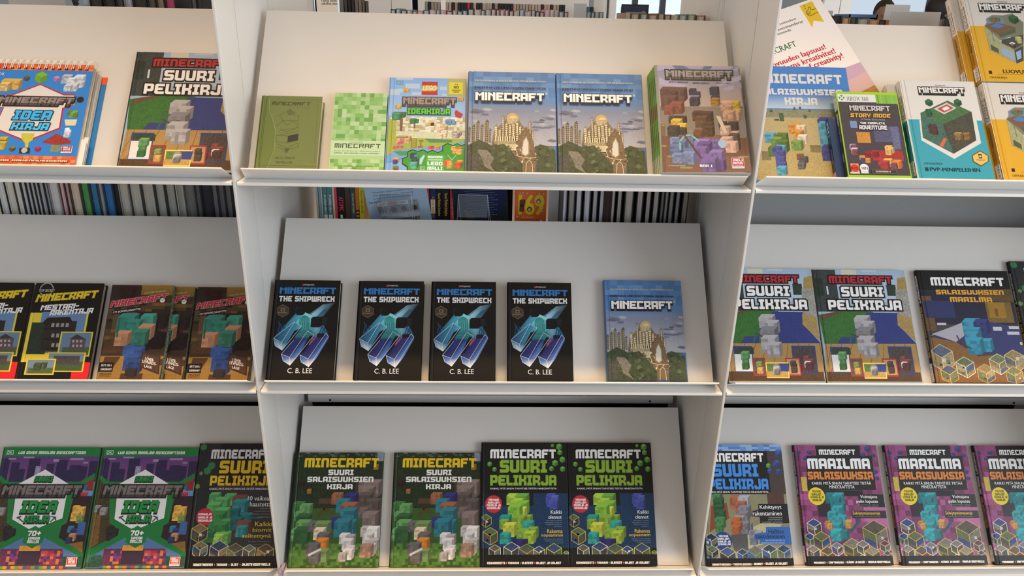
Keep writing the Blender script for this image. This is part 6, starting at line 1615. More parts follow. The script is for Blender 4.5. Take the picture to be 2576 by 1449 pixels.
@design('green_guide', 0.2355, 0.3240)
def _(A):
    A.rect(0, 0, 100, 137.6, (19,22,21))
    A.rect(0, 58, 100, 118, (26,56,88), 0.4)
    A.rect(0, 58, 60, 72, (22,27,34))
    A.cube(91.3, 5.0, 3.9, (106,176,81), (86,151,67), (66,124,55))
    A.cube(92.0, 11.7, 3.3, (106,176,81), (86,151,67), (66,124,55))
    A.cube(94.8, 19.9, 3.7, (106,176,81), (86,151,67), (66,124,55))
    A.cube(86.1, 23.9, 3.8, (106,176,81), (86,151,67), (66,124,55))
    A.cube(81.7, 30.2, 3.0, (106,176,81), (86,151,67), (66,124,55))
    A.cube(94.9, 30.7, 3.3, (106,176,81), (86,151,67), (66,124,55))
    A.cube(9.1, 25.1, 3.0, (106,176,81), (86,151,67), (66,124,55))
    A.cube(14.8, 31.0, 2.8, (106,176,81), (86,151,67), (66,124,55))
    A.cube(83.4, 3.7, 2.1, (106,176,81), (86,151,67), (66,124,55))
    A.heap(28.0, 57.9, 55.4, 87.1, [(124,176,62),(155,192,71),(102,158,62),(189,201,76)], 8, 171)
    A.heap(20.6, 81.4, 67.0, 113.7, [(35,140,131),(155,183,58),(184,192,67),(48,151,141),(120,158,58)], 14, 172)
    A.heap(36.1, 108.0, 53.7, 115.0, [(48,43,104),(42,36,90)], 4, 173)
    A.heap(74.4, 57.9, 89.8, 75.8, [(69,79,159),(84,97,173),(120,104,159)], 6, 174)
    A.disc(13.9, 70.0, 9.8, (198,47,62))
    A.txt('TÄYNNÄ', 7.9, 64.3, 19.8, 66.6, (239,239,239))
    A.txt('GURUJEN', 7.2, 67.3, 20.6, 69.6, (239,239,239))
    A.txt('NIKSEJÄ JA', 6.1, 70.3, 22.1, 72.6, (239,239,239))
    A.txt('VINKKEJÄ!', 6.5, 73.3, 21.6, 75.6, (239,239,239))
    A.txt('Kaikki', 80.1, 76.9, 92.7, 80.9, (234,237,239), f='s', b=1)
    A.txt('olennot', 77.1, 82.2, 92.6, 86.5, (234,237,239), f='s', b=1)
    A.txt('Opi, miten eri olennot', 74.7, 87.7, 92.5, 89.1, (155,169,182), f='s')
    A.txt('käyttäytyvät, miten ne', 73.2, 89.8, 92.5, 91.3, (155,169,182), f='s')
    A.txt('kukistetaan ja mitä ne', 74.4, 91.9, 92.4, 93.4, (155,169,182), f='s')
    A.txt('pudottavat', 83.5, 94.1, 92.4, 95.5, (155,169,182), f='s')
    A.txt('Rakenna', 75.6, 97.7, 93.3, 101.9, (229,192,67), f='s', b=1)
    A.txt('nopeammin', 69.0, 102.6, 93.5, 106.8, (229,192,67), f='s', b=1)
    A.txt('Hyödynnä aikaa säästäviä', 72.2, 107.9, 93.6, 109.2, (155,169,182), f='s')
    A.txt('vihjeitämme, kun haluat', 72.9, 109.9, 93.5, 111.3, (155,169,182), f='s')
    A.txt('rakentaa nopeasti', 78.0, 112.0, 93.5, 113.3, (155,169,182), f='s')
    A.scene_cube(5.1, 88.4, 7.4, [(71,85,62),(95,81,53),(51,67,106),(102,65,58),(84,104,69),(53,49,58)], (189,178,76))
    A.scene_cube(10.4, 105.2, 9.6, [(71,85,62),(95,81,53),(51,67,106),(102,65,58),(84,104,69),(53,49,58)], (216,192,94))
    A.scene_cube(15.6, 121.8, 7.6, [(71,85,62),(95,81,53),(51,67,106),(102,65,58),(84,104,69),(53,49,58)], (189,201,214))
    A.scene_cube(34.6, 121.8, 10.3, [(71,85,62),(95,81,53),(51,67,106),(102,65,58),(84,104,69),(53,49,58)], (220,223,214))
    A.scene_cube(51.9, 124.0, 10.5, [(71,85,62),(95,81,53),(51,67,106),(102,65,58),(84,104,69),(53,49,58)], (155,176,81))
    A.scene_cube(66.1, 123.3, 7.3, [(71,85,62),(95,81,53),(51,67,106),(102,65,58),(84,104,69),(53,49,58)], (207,210,196))
    A.scene_cube(83.0, 123.4, 10.3, [(71,85,62),(95,81,53),(51,67,106),(102,65,58),(84,104,69),(53,49,58)], (189,205,81))
    A.scene_cube(96.9, 124.1, 3.1, [(71,85,62),(95,81,53),(51,67,106),(102,65,58),(84,104,69),(53,49,58)], (138,176,88))
    A.rect(0, 125, 100, 137.6, (18,18,18))
    A.txt('NIKKAROINTI', 7.0, 132.7, 27.3, 135.2, (239,239,239))
    A.disc(28.8, 134.0, 0.9, (216,110,58))
    A.txt('TAIKUUS', 30.5, 132.8, 43.1, 135.1, (239,239,239))
    A.disc(44.7, 134.1, 0.8, (84,140,67))
    A.txt('OLENNOT', 46.3, 132.7, 59.4, 135.2, (239,239,239))
    A.disc(61.0, 134.0, 0.9, (180,65,141))
    A.txt('OHJEET JA VIHJEET', 62.6, 132.8, 90.9, 135.3, (239,239,239))
    A.txt('MINECRAFT', 9.7, 8.1, 87.2, 18.4, (234,237,239))
    A.txt('SUURI', 21.1, 20.4, 76.3, 34.6, (138,176,58), o=(80, 110, 51), ow=0.4)
    A.txt('PELIKIRJA', 9.9, 37.6, 87.1, 49.2, (138,176,58), o=(80, 110, 51), ow=0.4)
    A.txt('KAIKKI, MITÄ SINUN TARVITSEE TIETÄÄ MINECRAFTISTA', 10.2, 51.4, 87.3, 54.0, (234,237,239), f='s', b=1)

@design('blue_guide', 0.2360, 0.3200)
def _(A):
    A.rect(0, 0, 100, 135.6, (84,122,177))
    A.mosaic(0, 0, 100, 8, 14, 3, [(84,126,196),(102,147,210),(138,174,219),(77,119,187)], 4)
    A.rect(0, 7.5, 82, 58, (23,24,28))
    A.rect(82, 7.5, 100, 58, (69,61,58), 0.2)
    A.rect(0, 57, 100, 127, (138,135,104), 0.2)
    A.rect(12.4, 56.4, 24.7, 72.3, (84,85,69), 0.3)
    A.poly([(9.7,70.2),(28.3,66.6),(29.8,83.8),(5.7,99.3)], (138,67,44), 0.15)
    A.rect(76.9, 55.0, 96.9, 68.1, (84,56,48), 0.3)
    A.poly([(45.0,98.0),(70.3,88.2),(91.2,91.0),(67.7,112.2),(43.0,119.1)], (189,183,143), 0.1)
    A.cube(95.4, 11.3, 4.4, (66,88,154), (55,74,129), (46,63,113))
    A.cube(93.0, 21.8, 4.6, (66,88,154), (55,74,129), (46,63,113))
    A.cube(83.4, 30.7, 3.4, (66,88,154), (55,74,129), (46,63,113))
    A.cube(93.7, 31.5, 3.8, (66,88,154), (55,74,129), (46,63,113))
    A.cube(89.6, 24.0, 2.8, (66,88,154), (55,74,129), (46,63,113))
    A.cube(82.2, 24.5, 3.0, (106,176,81), (86,151,67), (66,124,55))
    A.heap(12.4, 56.4, 25.3, 99.4, [(53,104,62),(66,122,74),(42,85,51)], 9, 181)
    A.heap(32.2, 57.9, 56.7, 102.3, [(138,140,145),(118,119,127),(155,158,164),(155,92,67)], 12, 182)
    A.heap(31.4, 82.4, 44.6, 102.3, [(189,104,67),(167,92,55)], 4, 183)
    A.heap(51.2, 96.6, 67.6, 113.6, [(142,144,150),(122,124,131)], 5, 184)
    A.poly([(29.6,102.2),(49.3,100.9),(49.0,119.1),(32.4,120.4)], (84,85,85), 0.2)
    A.disc(20.4, 108.9, 10.2, (33,67,131))
    A.txt('TÄYNNÄ', 15.2, 102.5, 26.6, 104.6, (238,239,239))
    A.txt('GURUJEN', 13.9, 105.4, 27.6, 107.6, (238,239,239))
    A.txt('NIKSEJÄ JA', 11.9, 108.3, 28.8, 110.5, (238,239,239))
    A.txt('VINKKEJÄ!', 12.8, 111.3, 28.8, 113.4, (238,239,239))
    A.poly([(65.6,68.1),(100,68.1),(100,89.6),(65.6,89.6),(65.6,82.4),(56.5,81.7),(57.9,76.0),(64.9,74.5)], (24,24,28))
    A.txt('Kehittynyt', 66.9, 69.5, 92.4, 74.6, (239,239,239), f='s', b=1)
    A.txt('rakentaminen', 57.9, 76.0, 92.1, 81.0, (239,239,239), f='s', b=1)
    A.txt('Opi käyttämään', 76.2, 82.5, 92.4, 84.1, (189,192,196), f='s')
    A.txt('punakivipiirejä ja', 75.2, 84.9, 92.1, 86.5, (189,192,196), f='s')
    A.txt('suunnittele vuoristorata', 68.1, 87.3, 91.8, 88.9, (189,192,196), f='s')
    A.poly([(72.0,93.6),(100,93.6),(100,113.0),(63.2,112.1),(63.0,107.2),(56.3,106.5),(57.6,100.9),(71.3,99.5)], (51,104,180))
    A.txt('Hallitse', 74.3, 96.0, 92.4, 101.0, (26,29,34), f='s', b=1)
    A.txt('taisteleminen', 58.6, 101.2, 92.5, 106.3, (26,29,34), f='s', b=1)
    A.txt('Opi käyttämään lähi- ja', 69.4, 107.5, 92.2, 109.1, (207,223,239), f='s')
    A.txt('etätaisteluaseita tehokkaasti', 64.2, 110.0, 91.9, 111.7, (207,223,239), f='s')
    A.scene_cube(6.4, 109.2, 9.0, [(51,67,88),(84,104,69),(60,83,143),(102,104,85),(53,49,58)], (189,201,214))
    A.scene_cube(6.8, 121.7, 8.3, [(51,67,88),(84,104,69),(60,83,143),(102,104,85),(53,49,58)], (171,183,196))
    A.scene_cube(24.4, 125.9, 10.7, [(51,67,88),(84,104,69),(60,83,143),(102,104,85),(53,49,58)], (207,196,76))
    A.scene_cube(41.7, 124.6, 7.5, [(51,67,88),(84,104,69),(60,83,143),(102,104,85),(53,49,58)], (171,183,196))
    A.scene_cube(56.6, 124.7, 10.5, [(51,67,88),(84,104,69),(60,83,143),(102,104,85),(53,49,58)], (100,137,196))
    A.scene_cube(73.4, 122.6, 10.2, [(51,67,88),(84,104,69),(60,83,143),(102,104,85),(53,49,58)], (207,210,205))
    A.scene_cube(89.9, 122.0, 9.1, [(51,67,88),(84,104,69),(60,83,143),(102,104,85),(53,49,58)], (171,183,196))
    A.scene_cube(100, 124.8, 0, [(51,67,88),(84,104,69),(60,83,143),(102,104,85),(53,49,58)], (189,183,150))
    A.rect(0, 127.5, 100, 137.7, (19,20,23))
    A.txt('RAKENTAMINEN', 5.6, 133.0, 26.5, 135.3, (239,239,239))
    A.disc(28.0, 133.9, 0.9, (216,110,58))
    A.txt('TAISTELEMINEN', 29.7, 132.9, 50.6, 135.1, (239,239,239))
    A.disc(52.3, 133.9, 0.8, (84,140,67))
    A.txt('BIOMIT', 53.9, 132.5, 63.8, 134.8, (239,239,239))
    A.disc(65.4, 133.5, 0.9, (180,65,85))
    A.txt('OHJEET JA VIHJEET', 67.1, 132.2, 92.5, 134.6, (239,239,239))
    A.txt('MINECRAFT', 8, 10, 77, 20, (238,239,239))
    A.txt('SUURI', 15, 22.5, 69, 37, (66,142,221), o=(33, 67, 113), ow=0.4)
    A.txt('PELIKIRJA', 8, 39.5, 79.5, 51.5, (66,142,221), o=(33, 67, 113), ow=0.4)
    A.txt('KAIKKI, MITÄ SINUN TARVITSEE TIETÄÄ MINECRAFTISTA', 7.5, 53.2, 79, 56, (238,239,239), f='s', b=1)

@design('pink_world', 0.2370, 0.3190)
def _(A):
    A.rect(0, 0, 100, 134.6, (131,61,108))
    A.mosaic(0, 0, 100, 125, 16, 20, [(131,61,108),(149,70,122),(113,56,92),(164,85,138),(138,65,115),(102,49,83)], 5)
    A.rect(3.8, 36.8, 10.3, 52.9, (189,171,69), 0.3)
    A.poly([(75.3,61.7),(100,64.6),(100,94.8),(73.1,86.2)], (180,104,154), 0.15)
    A.rect(25.5, 0.5, 79.4, 12.9, (26,24,28))
    A.poly([(13.0,12.3),(92.9,12.2),(92.8,38.3),(92.3,51.5),(10.3,52.2)], (26,24,28))
    A.rect(20.4, 52.2, 75.7, 58.8, (26,24,28))
    A.cube(17.1, 8.5, 3.1, (66,74,141), (53,61,117), (44,52,99))
    A.cube(4.9, 8.5, 2.5, (66,74,141), (53,61,117), (44,52,99))
    A.cube(11.5, 15.6, 2.8, (66,74,141), (53,61,117), (44,52,99))
    A.cube(82.9, 10.7, 3.1, (66,74,141), (53,61,117), (44,52,99))
    A.cube(88.5, 4.6, 4.1, (66,74,141), (53,61,117), (44,52,99))
    A.cube(95.0, 11.7, 2.8, (66,74,141), (53,61,117), (44,52,99))
    A.cube(94.7, 30.9, 3.1, (66,74,141), (53,61,117), (44,52,99))
    A.cube(95.4, 38.3, 2.8, (66,74,141), (53,61,117), (44,52,99))
    A.rect(19.5, 52.9, 35.6, 81.8, (42,31,44))
    A.heap(30.1, 54.4, 53.1, 108.8, [(35,128,138),(46,144,154),(28,113,122),(48,158,164)], 16, 191)
    A.heap(25.9, 86.1, 35.2, 96.0, [(189,137,71),(171,122,62)], 3, 192)
    A.heap(49.7, 84.7, 56.6, 94.7, [(189,137,71),(171,122,62)], 2, 193)
    A.line([(56.2,97.5),(67.0,86.2)], 3, (35,85,94))
    A.disc(20.0, 58.7, 10.0, (225,205,48))
    A.txt('TÄYNNÄ', 15.0, 52.2, 25.4, 54.7, (48,43,30))
    A.txt('GURUJEN', 14.2, 55.4, 25.8, 57.9, (48,43,30))
    A.txt('VINKKEJÄ JA', 12.6, 58.6, 28.4, 61.1, (48,43,30))
    A.txt('NIKSEJÄ!', 14.5, 61.8, 25.4, 64.3, (48,43,30))
    A.rect(69.9, 56.6, 100, 71.1, (28,27,30))
    A.txt('Voittajana', 72.0, 57.6, 92.2, 62.2, (239,239,239), f='s', b=1)
    A.txt('pelin lopussa', 66.6, 62.7, 92.2, 67.2, (239,239,239), f='s', b=1)
    A.txt('Näin pääset Hornaan, matkustat', 67.4, 67.9, 92.3, 69.3, (155,158,161), f='s')
    A.txt('Ääreen ja päihität Äärilisken', 69.9, 69.8, 92.0, 71.1, (155,158,161), f='s')
    A.rect(59.5, 75.0, 100, 83.4, (48,38,44))
    A.txt('Selviytymisneuvoja', 60.3, 75.8, 92.7, 80.5, (225,196,62), f='s', b=1)
    A.txt('Näin selviydyt Minecraftin maailmassa', 62.9, 81.0, 92.4, 82.4, (155,158,161), f='s')
    A.scene_cube(12.8, 93.2, 9.4, [(84,74,67),(95,101,55),(120,115,104),(102,56,58),(51,67,124),(66,67,58)], (220,223,219))
    A.scene_cube(6.4, 107.2, 7.6, [(84,74,67),(95,101,55),(120,115,104),(102,56,58),(51,67,124),(66,67,58)], (189,201,214))
    A.scene_cube(19.8, 108.7, 10.9, [(84,74,67),(95,101,55),(120,115,104),(102,56,58),(51,67,124),(66,67,58)], (207,196,94))
    A.scene_cube(8.4, 121.2, 8.3, [(84,74,67),(95,101,55),(120,115,104),(102,56,58),(51,67,124),(66,67,58)], (189,201,214))
    A.scene_cube(25.0, 124.0, 9.8, [(84,74,67),(95,101,55),(120,115,104),(102,56,58),(51,67,124),(66,67,58)], (207,196,94))
    A.scene_cube(36.8, 117.1, 7.5, [(84,74,67),(95,101,55),(120,115,104),(102,56,58),(51,67,124),(66,67,58)], (189,201,233))
    A.scene_cube(54.9, 117.2, 11.8, [(84,74,67),(95,101,55),(120,115,104),(102,56,58),(51,67,124),(66,67,58)], (207,196,94))
    A.scene_cube(83.7, 101.8, 16.3, [(84,74,67),(95,101,55),(120,115,104),(102,56,58),(51,67,124),(66,67,58)], (207,196,94))
    A.scene_cube(93.1, 114.5, 6.9, [(84,74,67),(95,101,55),(120,115,104),(102,56,58),(51,67,124),(66,67,58)], (198,201,196))
    A.scene_cube(67.2, 115.8, 8.3, [(84,74,67),(95,101,55),(120,115,104),(102,56,58),(51,67,124),(66,67,58)], (220,223,219))
    A.scene_cube(77.2, 124.2, 9.8, [(84,74,67),(95,101,55),(120,115,104),(102,56,58),(51,67,124),(66,67,58)], (180,174,85))
    A.scene_cube(94.6, 124.3, 5.4, [(84,74,67),(95,101,55),(120,115,104),(102,56,58),(51,67,124),(66,67,58)], (180,174,85))
    A.rect(0, 124.5, 100, 134.6, (21,21,23))
    A.txt('PERUSASIAT', 7.4, 130.6, 20.9, 132.7, (239,239,239))
    A.disc(22.7, 131.6, 0.7, (216,110,58))
    A.txt('CRAFTAAMINEN', 24.5, 130.4, 41.9, 132.5, (239,239,239))
    A.disc(43.7, 131.4, 0.7, (120,122,124))
    A.txt('ELÄIMET JA HIRVIÖT', 45.5, 130.2, 67.1, 132.3, (239,239,239))
    A.disc(68.8, 131.2, 0.7, (180,65,85))
    A.txt('NEUVOJA EDISTYNEILLE', 70.6, 130.0, 96.3, 132.2, (239,239,239))
    A.txt('MINECRAFT', 29.1, 5.2, 73.1, 11.4, (234,237,239))
    A.txt('MAAILMA', 13.4, 15.6, 89.0, 27.6, (234,237,239))
    A.txt('SALAISUUKSIA', 12.3, 30.9, 90.7, 39.7, (213,131,60), o=(102, 61, 30), ow=0.4)
    A.txt('KAIKKI MITÄ SINUN TARVITSEE TIETÄÄ', 16.0, 41.8, 87.0, 45.6, (234,237,239), f='s', b=1)
    A.txt('MINECRAFTISTA', 36.5, 46.4, 66.5, 50.0, (234,237,239), f='s', b=1)

# ------------------------------------------------------------------ books on the display trays
def groove(w): return [(0, .0012), (.0012, 0), (.0055, 0), (.0070, .0011), (.0085, .0011), (.0100, 0), (w-.001, 0), (w, .0005)]
_me = {}
def cover_mesh(dn, kind, material, prof=None):
    k = (dn, kind)
    if k not in _me:
        A = DESIGN[dn]; _me[k] = art_mesh('front_cover', A, material, prof or (groove(A.w) if kind == 'hard' else [(0, .0006), (.0015, 0), (A.w-.002, 0), (A.w, .0004)]), .0024 if kind == 'hard' else .0005)
    return _me[k]
def spine_mesh(A, t, material, bulge):
    """spine sheet built flat facing -y then turned to face -x"""
    n = 8; prof = [(t*i/n, bulge*(1-(math.sin(math.pi*i/n))**.6)) for i in range(n+1)]
    return art_mesh('spine', A, material, prof, .0012)
def make_book(name, dn, t, kind='hard', spine=None, edge='1A1A1C', mt='print', pages='pages_y', prof=None, tall=None):
    """book standing upright at the origin: x to the right, front cover towards -y, foot at z = 0"""
    A = DESIGN[dn]; w, h = A.w, A.h; r = empty(name, (0, 0, 0)); bt = .0024 if kind == 'hard' else .0005
    link('front_cover', cover_mesh(dn, kind, M[mt], prof), r, (0, -t, 0))
    finish(bevelled(.0, w, -bt, 0, 0, h, .0004, 1), 'back_cover', plain(edge, .4), r)
    i = .0032 if kind == 'hard' else .0003; o = .002 if kind == 'hard' else .0005
    if kind == 'hard':
        bm = bmesh.new(); n = 6; x1 = w - i       # page block with a slightly hollow fore-edge
        pr = [(.002, -bt), (.002, -t+bt)] + [(x1 - .0016*math.sin(math.pi*k/n), -t+bt + (t-2*bt)*k/n) for k in range(n+1)]
        a = [bm.verts.new((x, y, i)) for x, y in pr]; b = [bm.verts.new((x, y, h-i)) for x, y in pr]; m = len(pr); bm.faces.new(a); bm.faces.new(b[::-1])
        for q in range(m): bm.faces.new((a[q], b[q], b[(q+1) % m], a[(q+1) % m]))
        bmesh.ops.recalc_face_normals(bm, faces=bm.faces); finish(bm, 'page_block', M[pages], r)
    else: finish(bevelled(.0006, w-i, -t+bt, -bt, i, h-i, 0), 'page_block', M[pages], r)
    SA = Art(t, h)
    if spine: spine(SA)
    else: SA.rect(0, 0, 100, SA.H, edge)
    bl = .0022 if kind == 'hard' else .0004
    link('spine', spine_mesh(SA, t, M[mt], bl), r, (-bl+.0002, 0, 0), (0, 0, R(-90)))
    return r
def put(o, X, s, n, lv, label, cat='book', group=None, rot=0):
    s = max(s, -.0049 if lv < 2 else -.0089) - (n*.09 if s < .1 else 0); o.location = slope(X, s, n+.0002, lv); o.rotation_euler = (LEAN, rot, 0); tag(o, label, cat, group); return o
def spine_label(r, t, z0, z1, text, x=-.0027, wid=.75):
    """white library label glued across the foot of a spine"""
    A = Art(t*wid, z1-z0); A.rect(0, 0, 100, A.H, 'E8E4DC'); A.txt(text, 22, 4, 80, A.H-4, '2A2826', f='s', b=1, rot=90)
    link('spine_label', art_mesh('spine_label', A, M['printmatt'], None, .0001), r, (x, -t*(1-wid)/2, z0), (0, 0, R(-90)))

# --- top row, left bay
def spiral_book():
    A = DESIGN['spiral']; w, h, t = A.w, A.h, .030; r = empty('spiral_book', (0, 0, 0))
    link('front_cover', cover_mesh('spiral', 'paper', M['print'], [(0, 0), (w, 0)]), r, (0, -t, 0))
    bm = bmesh.new(); box(bm, .004, w+.016, -.0015, 0, 0, h-.012); finish(bm, 'back_cover', plain('2F7CBC', .4), r)
    bm = bmesh.new(); box(bm, w-.004, w+.0162, -.0017, .0001, h-.030, h-.0118); finish(bm, 'back_cover_band', plain('E8582C', .4), r)
    bm = bmesh.new(); rnd = random.Random(3); cols = 14
    for k in range(cols):
        y = -.0028 - k*(t-.004)/cols; e = rnd.uniform(-.003, .002) + .010*(1-k/cols); box(bm, .004, w-.003+e, y-.0012, y, .001, h-.010*(1-k/cols)-.003)
    finish(bm, 'page_block', M['pages_y'], r)
    bm = bmesh.new()
    for z0, c in ((.012, 0), (.02, 1)): box(bm, w-.012, w+.011, -.024+c*.006, -.0235+c*.006, .0, z0+.055)
    finish(bm, 'paper_sheet', M['paper'], r)
    bm = bmesh.new(); n = 14
    for k in range(n):
        x = .012 + k*(w-.026)/(n-1); lean = .007 if k == n-1 else 0
        for dx in (-.0017, .0017):
            tube(bm, [(x+dx+lean*math.sin(a)*1.2, -(t/2+.0022) - (t/2+.0012)*math.cos(a), h-.010+.026*max(0, math.sin(a))**.8 - (.004 if a < .1 or a > 3.04 else 0)) for a in [math.pi*i/12 for i in range(13)]], .0006, 6)
    finish(bm, 'wire_binding', M['wire'], r, smooth=True)
    bm = bmesh.new()
    for k in range(n):
        x = .012 + k*(w-.026)/(n-1); box(bm, x-.0032, x+.0032, -t-.0004, -t-.0002, h-.0135, h-.0095)
    finish(bm, 'punched_hole', M['dark'], r)
    return r
put(spiral_book(), -1.094, -.006, 0, 0, 'square blue spiral-bound ideas book with orange bands and white wire binding')
def red_spine(A): A.rect(0, 0, 100, A.H, '3A3F44', .4); A.rect(0, A.H*.82, 100, A.H, '5A4630', .3); A.txt('MINECRAFT', 22, A.H*.1, 78, A.H*.36, 'A02A33', rot=90); A.txt('SUURI PELIKIRJA', 22, A.H*.4, 78, A.H*.78, 'C8A84A', rot=90)
red = make_book('hardcover_book', 'suuri_red', .012, spine=red_spine, edge='3A3F44')
RED = 'big red-titled game guide with grass and water'
put(red, -.803, -.004, 0, 0, RED + ', right of the spiral book', group='red-titled game guides')
put(copy_tree(red), .5695, -.004, 0, 1, RED + ', left of its twin in the right bay', group='red-titled game guides')
put(copy_tree(red), .812, -.004, 0, 1, RED + ', right of its twin in the right bay', group='red-titled game guides')

# --- top row, middle bay
def ol_spine(A): A.rect(0, 0, 100, A.H, '5F6638'); A.rect(35, 0, 45, A.H, '3C4024')
put(make_book('hardcover_book', 'olive', .026, spine=ol_spine, edge='6E7440', pages='pages_cream', mt='printmatt'), -.5115, -.006, 0, 0, 'small worn olive green hardcover with a dark scroll drawing')
put(make_book('paperback_book', 'mosaic_green', .0145, 'paper', edge='B8CC88', pages='pages_cream'), -.360, -.006, 0, 0, 'slim paperback covered in pale green square mosaic')
put(make_book('hardcover_book', 'brick', .014, edge='7FA4CC'), -.2395, -.006, 0, 0, 'sky blue toy brick ideas book with a red square and yellow corner')
cas = make_book('hardcover_book', 'castle', .020, edge='4A6C96', mt='print')
put(cas, -.0645, -.005, 0, 0, 'blue hardcover with a stone palace, left of its twin on the top tray', group='palace picture hardcovers')
put(copy_tree(cas), .1316, -.005, 0, 0, 'blue hardcover with a stone palace, right of its twin on the top tray', group='palace picture hardcovers')
put(copy_tree(cas), .2735, -.004, 0, 1, 'blue hardcover with a stone palace, alone at the right of the black novels', group='palace picture hardcovers')
def com_spine(A):
    A.rect(0, 0, 100, A.H, '6FA048'); A.txt('MINECRAFT', 25, A.H*.10, 75, A.H*.30, '2A3420', rot=90); A.rect(0, A.H*.36, 100, A.H*.5, '7A4638', .5)
    A.txt('SFE R. MONSTER', 25, A.H*.52, 75, A.H*.76, '2A3420', rot=90); A.rect(0, A.H*.83, 100, A.H, 'E4E0D8'); A.txt('Sarjakuvat', 20, A.H*.84, 80, A.H*.98, '30302C', f='s', rot=90)
cw = DESIGN['comic'].w
com = make_book('comic_book', 'comic', .0098, 'paper', spine=com_spine, edge='6FA048', mt='print')
_me.clear(); com_top = make_book('comic_book', 'comic', .0098, 'paper', spine=com_spine, edge='6FA048', mt='print', prof=[(0, .0006), (.0015, 0), (.006, 0), (.007, .0003), (.009, 0), (cw*.5, .0), (cw*.75, -.0006), (cw*.9, -.0018), (cw, -.0032)])
for k in range(5):
    c = com if k == 0 else com_top if k == 4 else copy_tree(com)
    put(c, .3425+.0012*k, -.0045, .0002+k*.0103, 0, ('green-spined comic at the back of the leaning stack', 'green-spined comic second from the back of the leaning stack', 'green-spined comic in the middle of the leaning stack', 'green-spined comic just behind the front one of the leaning stack', 'front comic of its stack, cloudy sky above brown earth blocks')[k], group='stacked comics')

# --- top row, right bay
put(make_book('paperback_book', 'blue_secrets', .009, 'paper', edge='4A82BC'), .567, -.005, .0012, 0, 'blue secrets book with white capitals above a yellow desert')
def game_case(name, plastic, sp, front, h, t=.0135):
    A = DESIGN['case_insert']; w = .141; r = empty(name, (0, 0, 0)); ix, iz = .0055, .007
    finish(bevelled(0, w, -t, 0, 0, h, .0022, 3), 'shell', plastic, r, smooth=True)
    if front:
        link('cover_sheet', art_mesh('cover_sheet', A, M['printglossy'], None, .0003), r, ((w-A.w)/2, -t-.0004, (h-A.h)/2))
    SA = Art(t-.0016, h-.012); sp(SA); link('spine', art_mesh('spine', SA, M['printglossy'], None, .0003), r, (-.0004, -.0008, .006), (0, 0, R(-90)))
    return r
def xb(A):
    A.rect(0, 0, 100, A.H, '2C2A2E'); A.rect(0, 0, 100, A.H*.2, 'D8D2C8'); A.txt('31', 15, 20, 85, 75, '2A2A2A', f='s', b=1); A.txt('XBOX 360', 25, A.H*.075, 75, A.H*.19, '7A7A74', f='s', rot=90)
    A.txt('MINECRAFT', 25, A.H*.24, 75, A.H*.40, 'D0C8C0', rot=90); A.txt('STORY MODE', 30, A.H*.42, 70, A.H*.58, 'B8A890', f='s', rot=90); A.txt('telltale', 30, A.H*.72, 70, A.H*.83, 'D8D4D0', f='s', rot=90)
def ps(A):
    A.rect(0, 0, 100, A.H, '1C2028'); A.rect(0, 0, 100, A.H*.27, '2A4678'); A.txt('PS4', 20, A.H*.05, 80, A.H*.22, 'E0E4EC', f='s', b=1, rot=90); A.rect(0, A.H*.27, 100, A.H*.275, 'C8CCD4')
    A.txt('MINECRAFT', 30, A.H*.5, 70, A.H*.75, '5A78A8', rot=90); A.rect(0, A.H*.9, 100, A.H, 'D8A0A0'); A.txt('K12', 20, A.H*.91, 80, A.H*.99, '3A2A2A', f='s', b=1, rot=90)
put(game_case('game_case', M['blue_plastic'], ps, False, .155), .7385, -.006, .0108, 0, 'dark blue game case almost hidden behind the green one', 'game case')
put(game_case('game_case', M['green_plastic'], xb, True, .214), .7560, -.006, .0250, 0, 'bright green game case with a dark glossy cover sheet', 'game case')
def guide_spine(col, t1, t2):
    def f(A):
        A.rect(0, 0, 100, A.H, 'E0D6CA'); A.rect(0, A.H*.42, 100, A.H, col); A.txt('MOJANG', 35, A.H*.07, 65, A.H*.13, '4A4440', f='s', rot=90)
        A.txt('MINECRAFT', 28, A.H*.16, 72, A.H*.39, 'E8E0D4', f='l', o='2A2624', ow=5, rot=90); A.txt(t1, 32, A.H*.46, 62, A.H*.66, '2A2420', f='s', b=2, rot=90); A.txt(t2, 34, A.H*.68, 60, A.H*.8, '5A4A30', f='s', rot=90)
    return f
teal = make_book('hardcover_book', 'teal_guide', .0195, spine=guide_spine('2F8A92', 'PVP-MINIPELEIHIN', 'OPASKIRJA'), edge='3F9CA4'); spine_label(teal, .0195, .008, .042, '79.816 MIL')
put(teal, .9085, -.004, .0216, 0, 'white and teal guide book with a hexagon picture, front copy')
put(copy_tree(teal), .8890, -.004, .0014, 0, 'white and teal guide book mostly hidden behind the front copy')
yel = make_book('hardcover_book', 'yellow_guide', .0195, spine=guide_spine('C08A2A', 'LUOVUUDEN', 'OPASKIRJA'), edge='E0A42C'); spine_label(yel, .0195, .006, .040, '79.816 JEL')
put(yel, 1.1010, -.005, .0205, 0, 'white and yellow guide book standing on the tray at the right edge')
put(copy_tree(yel), 1.0960, -.005, .0003, 0, 'white and yellow guide book hidden behind the one standing on the tray')
put(copy_tree(yel), 1.1005, .2395, .0205, 0, 'white and yellow guide book perched on top of another, front copy')
put(copy_tree(yel), 1.0830, .2395, .0003, 0, 'white and yellow guide book perched behind the front upper copy')
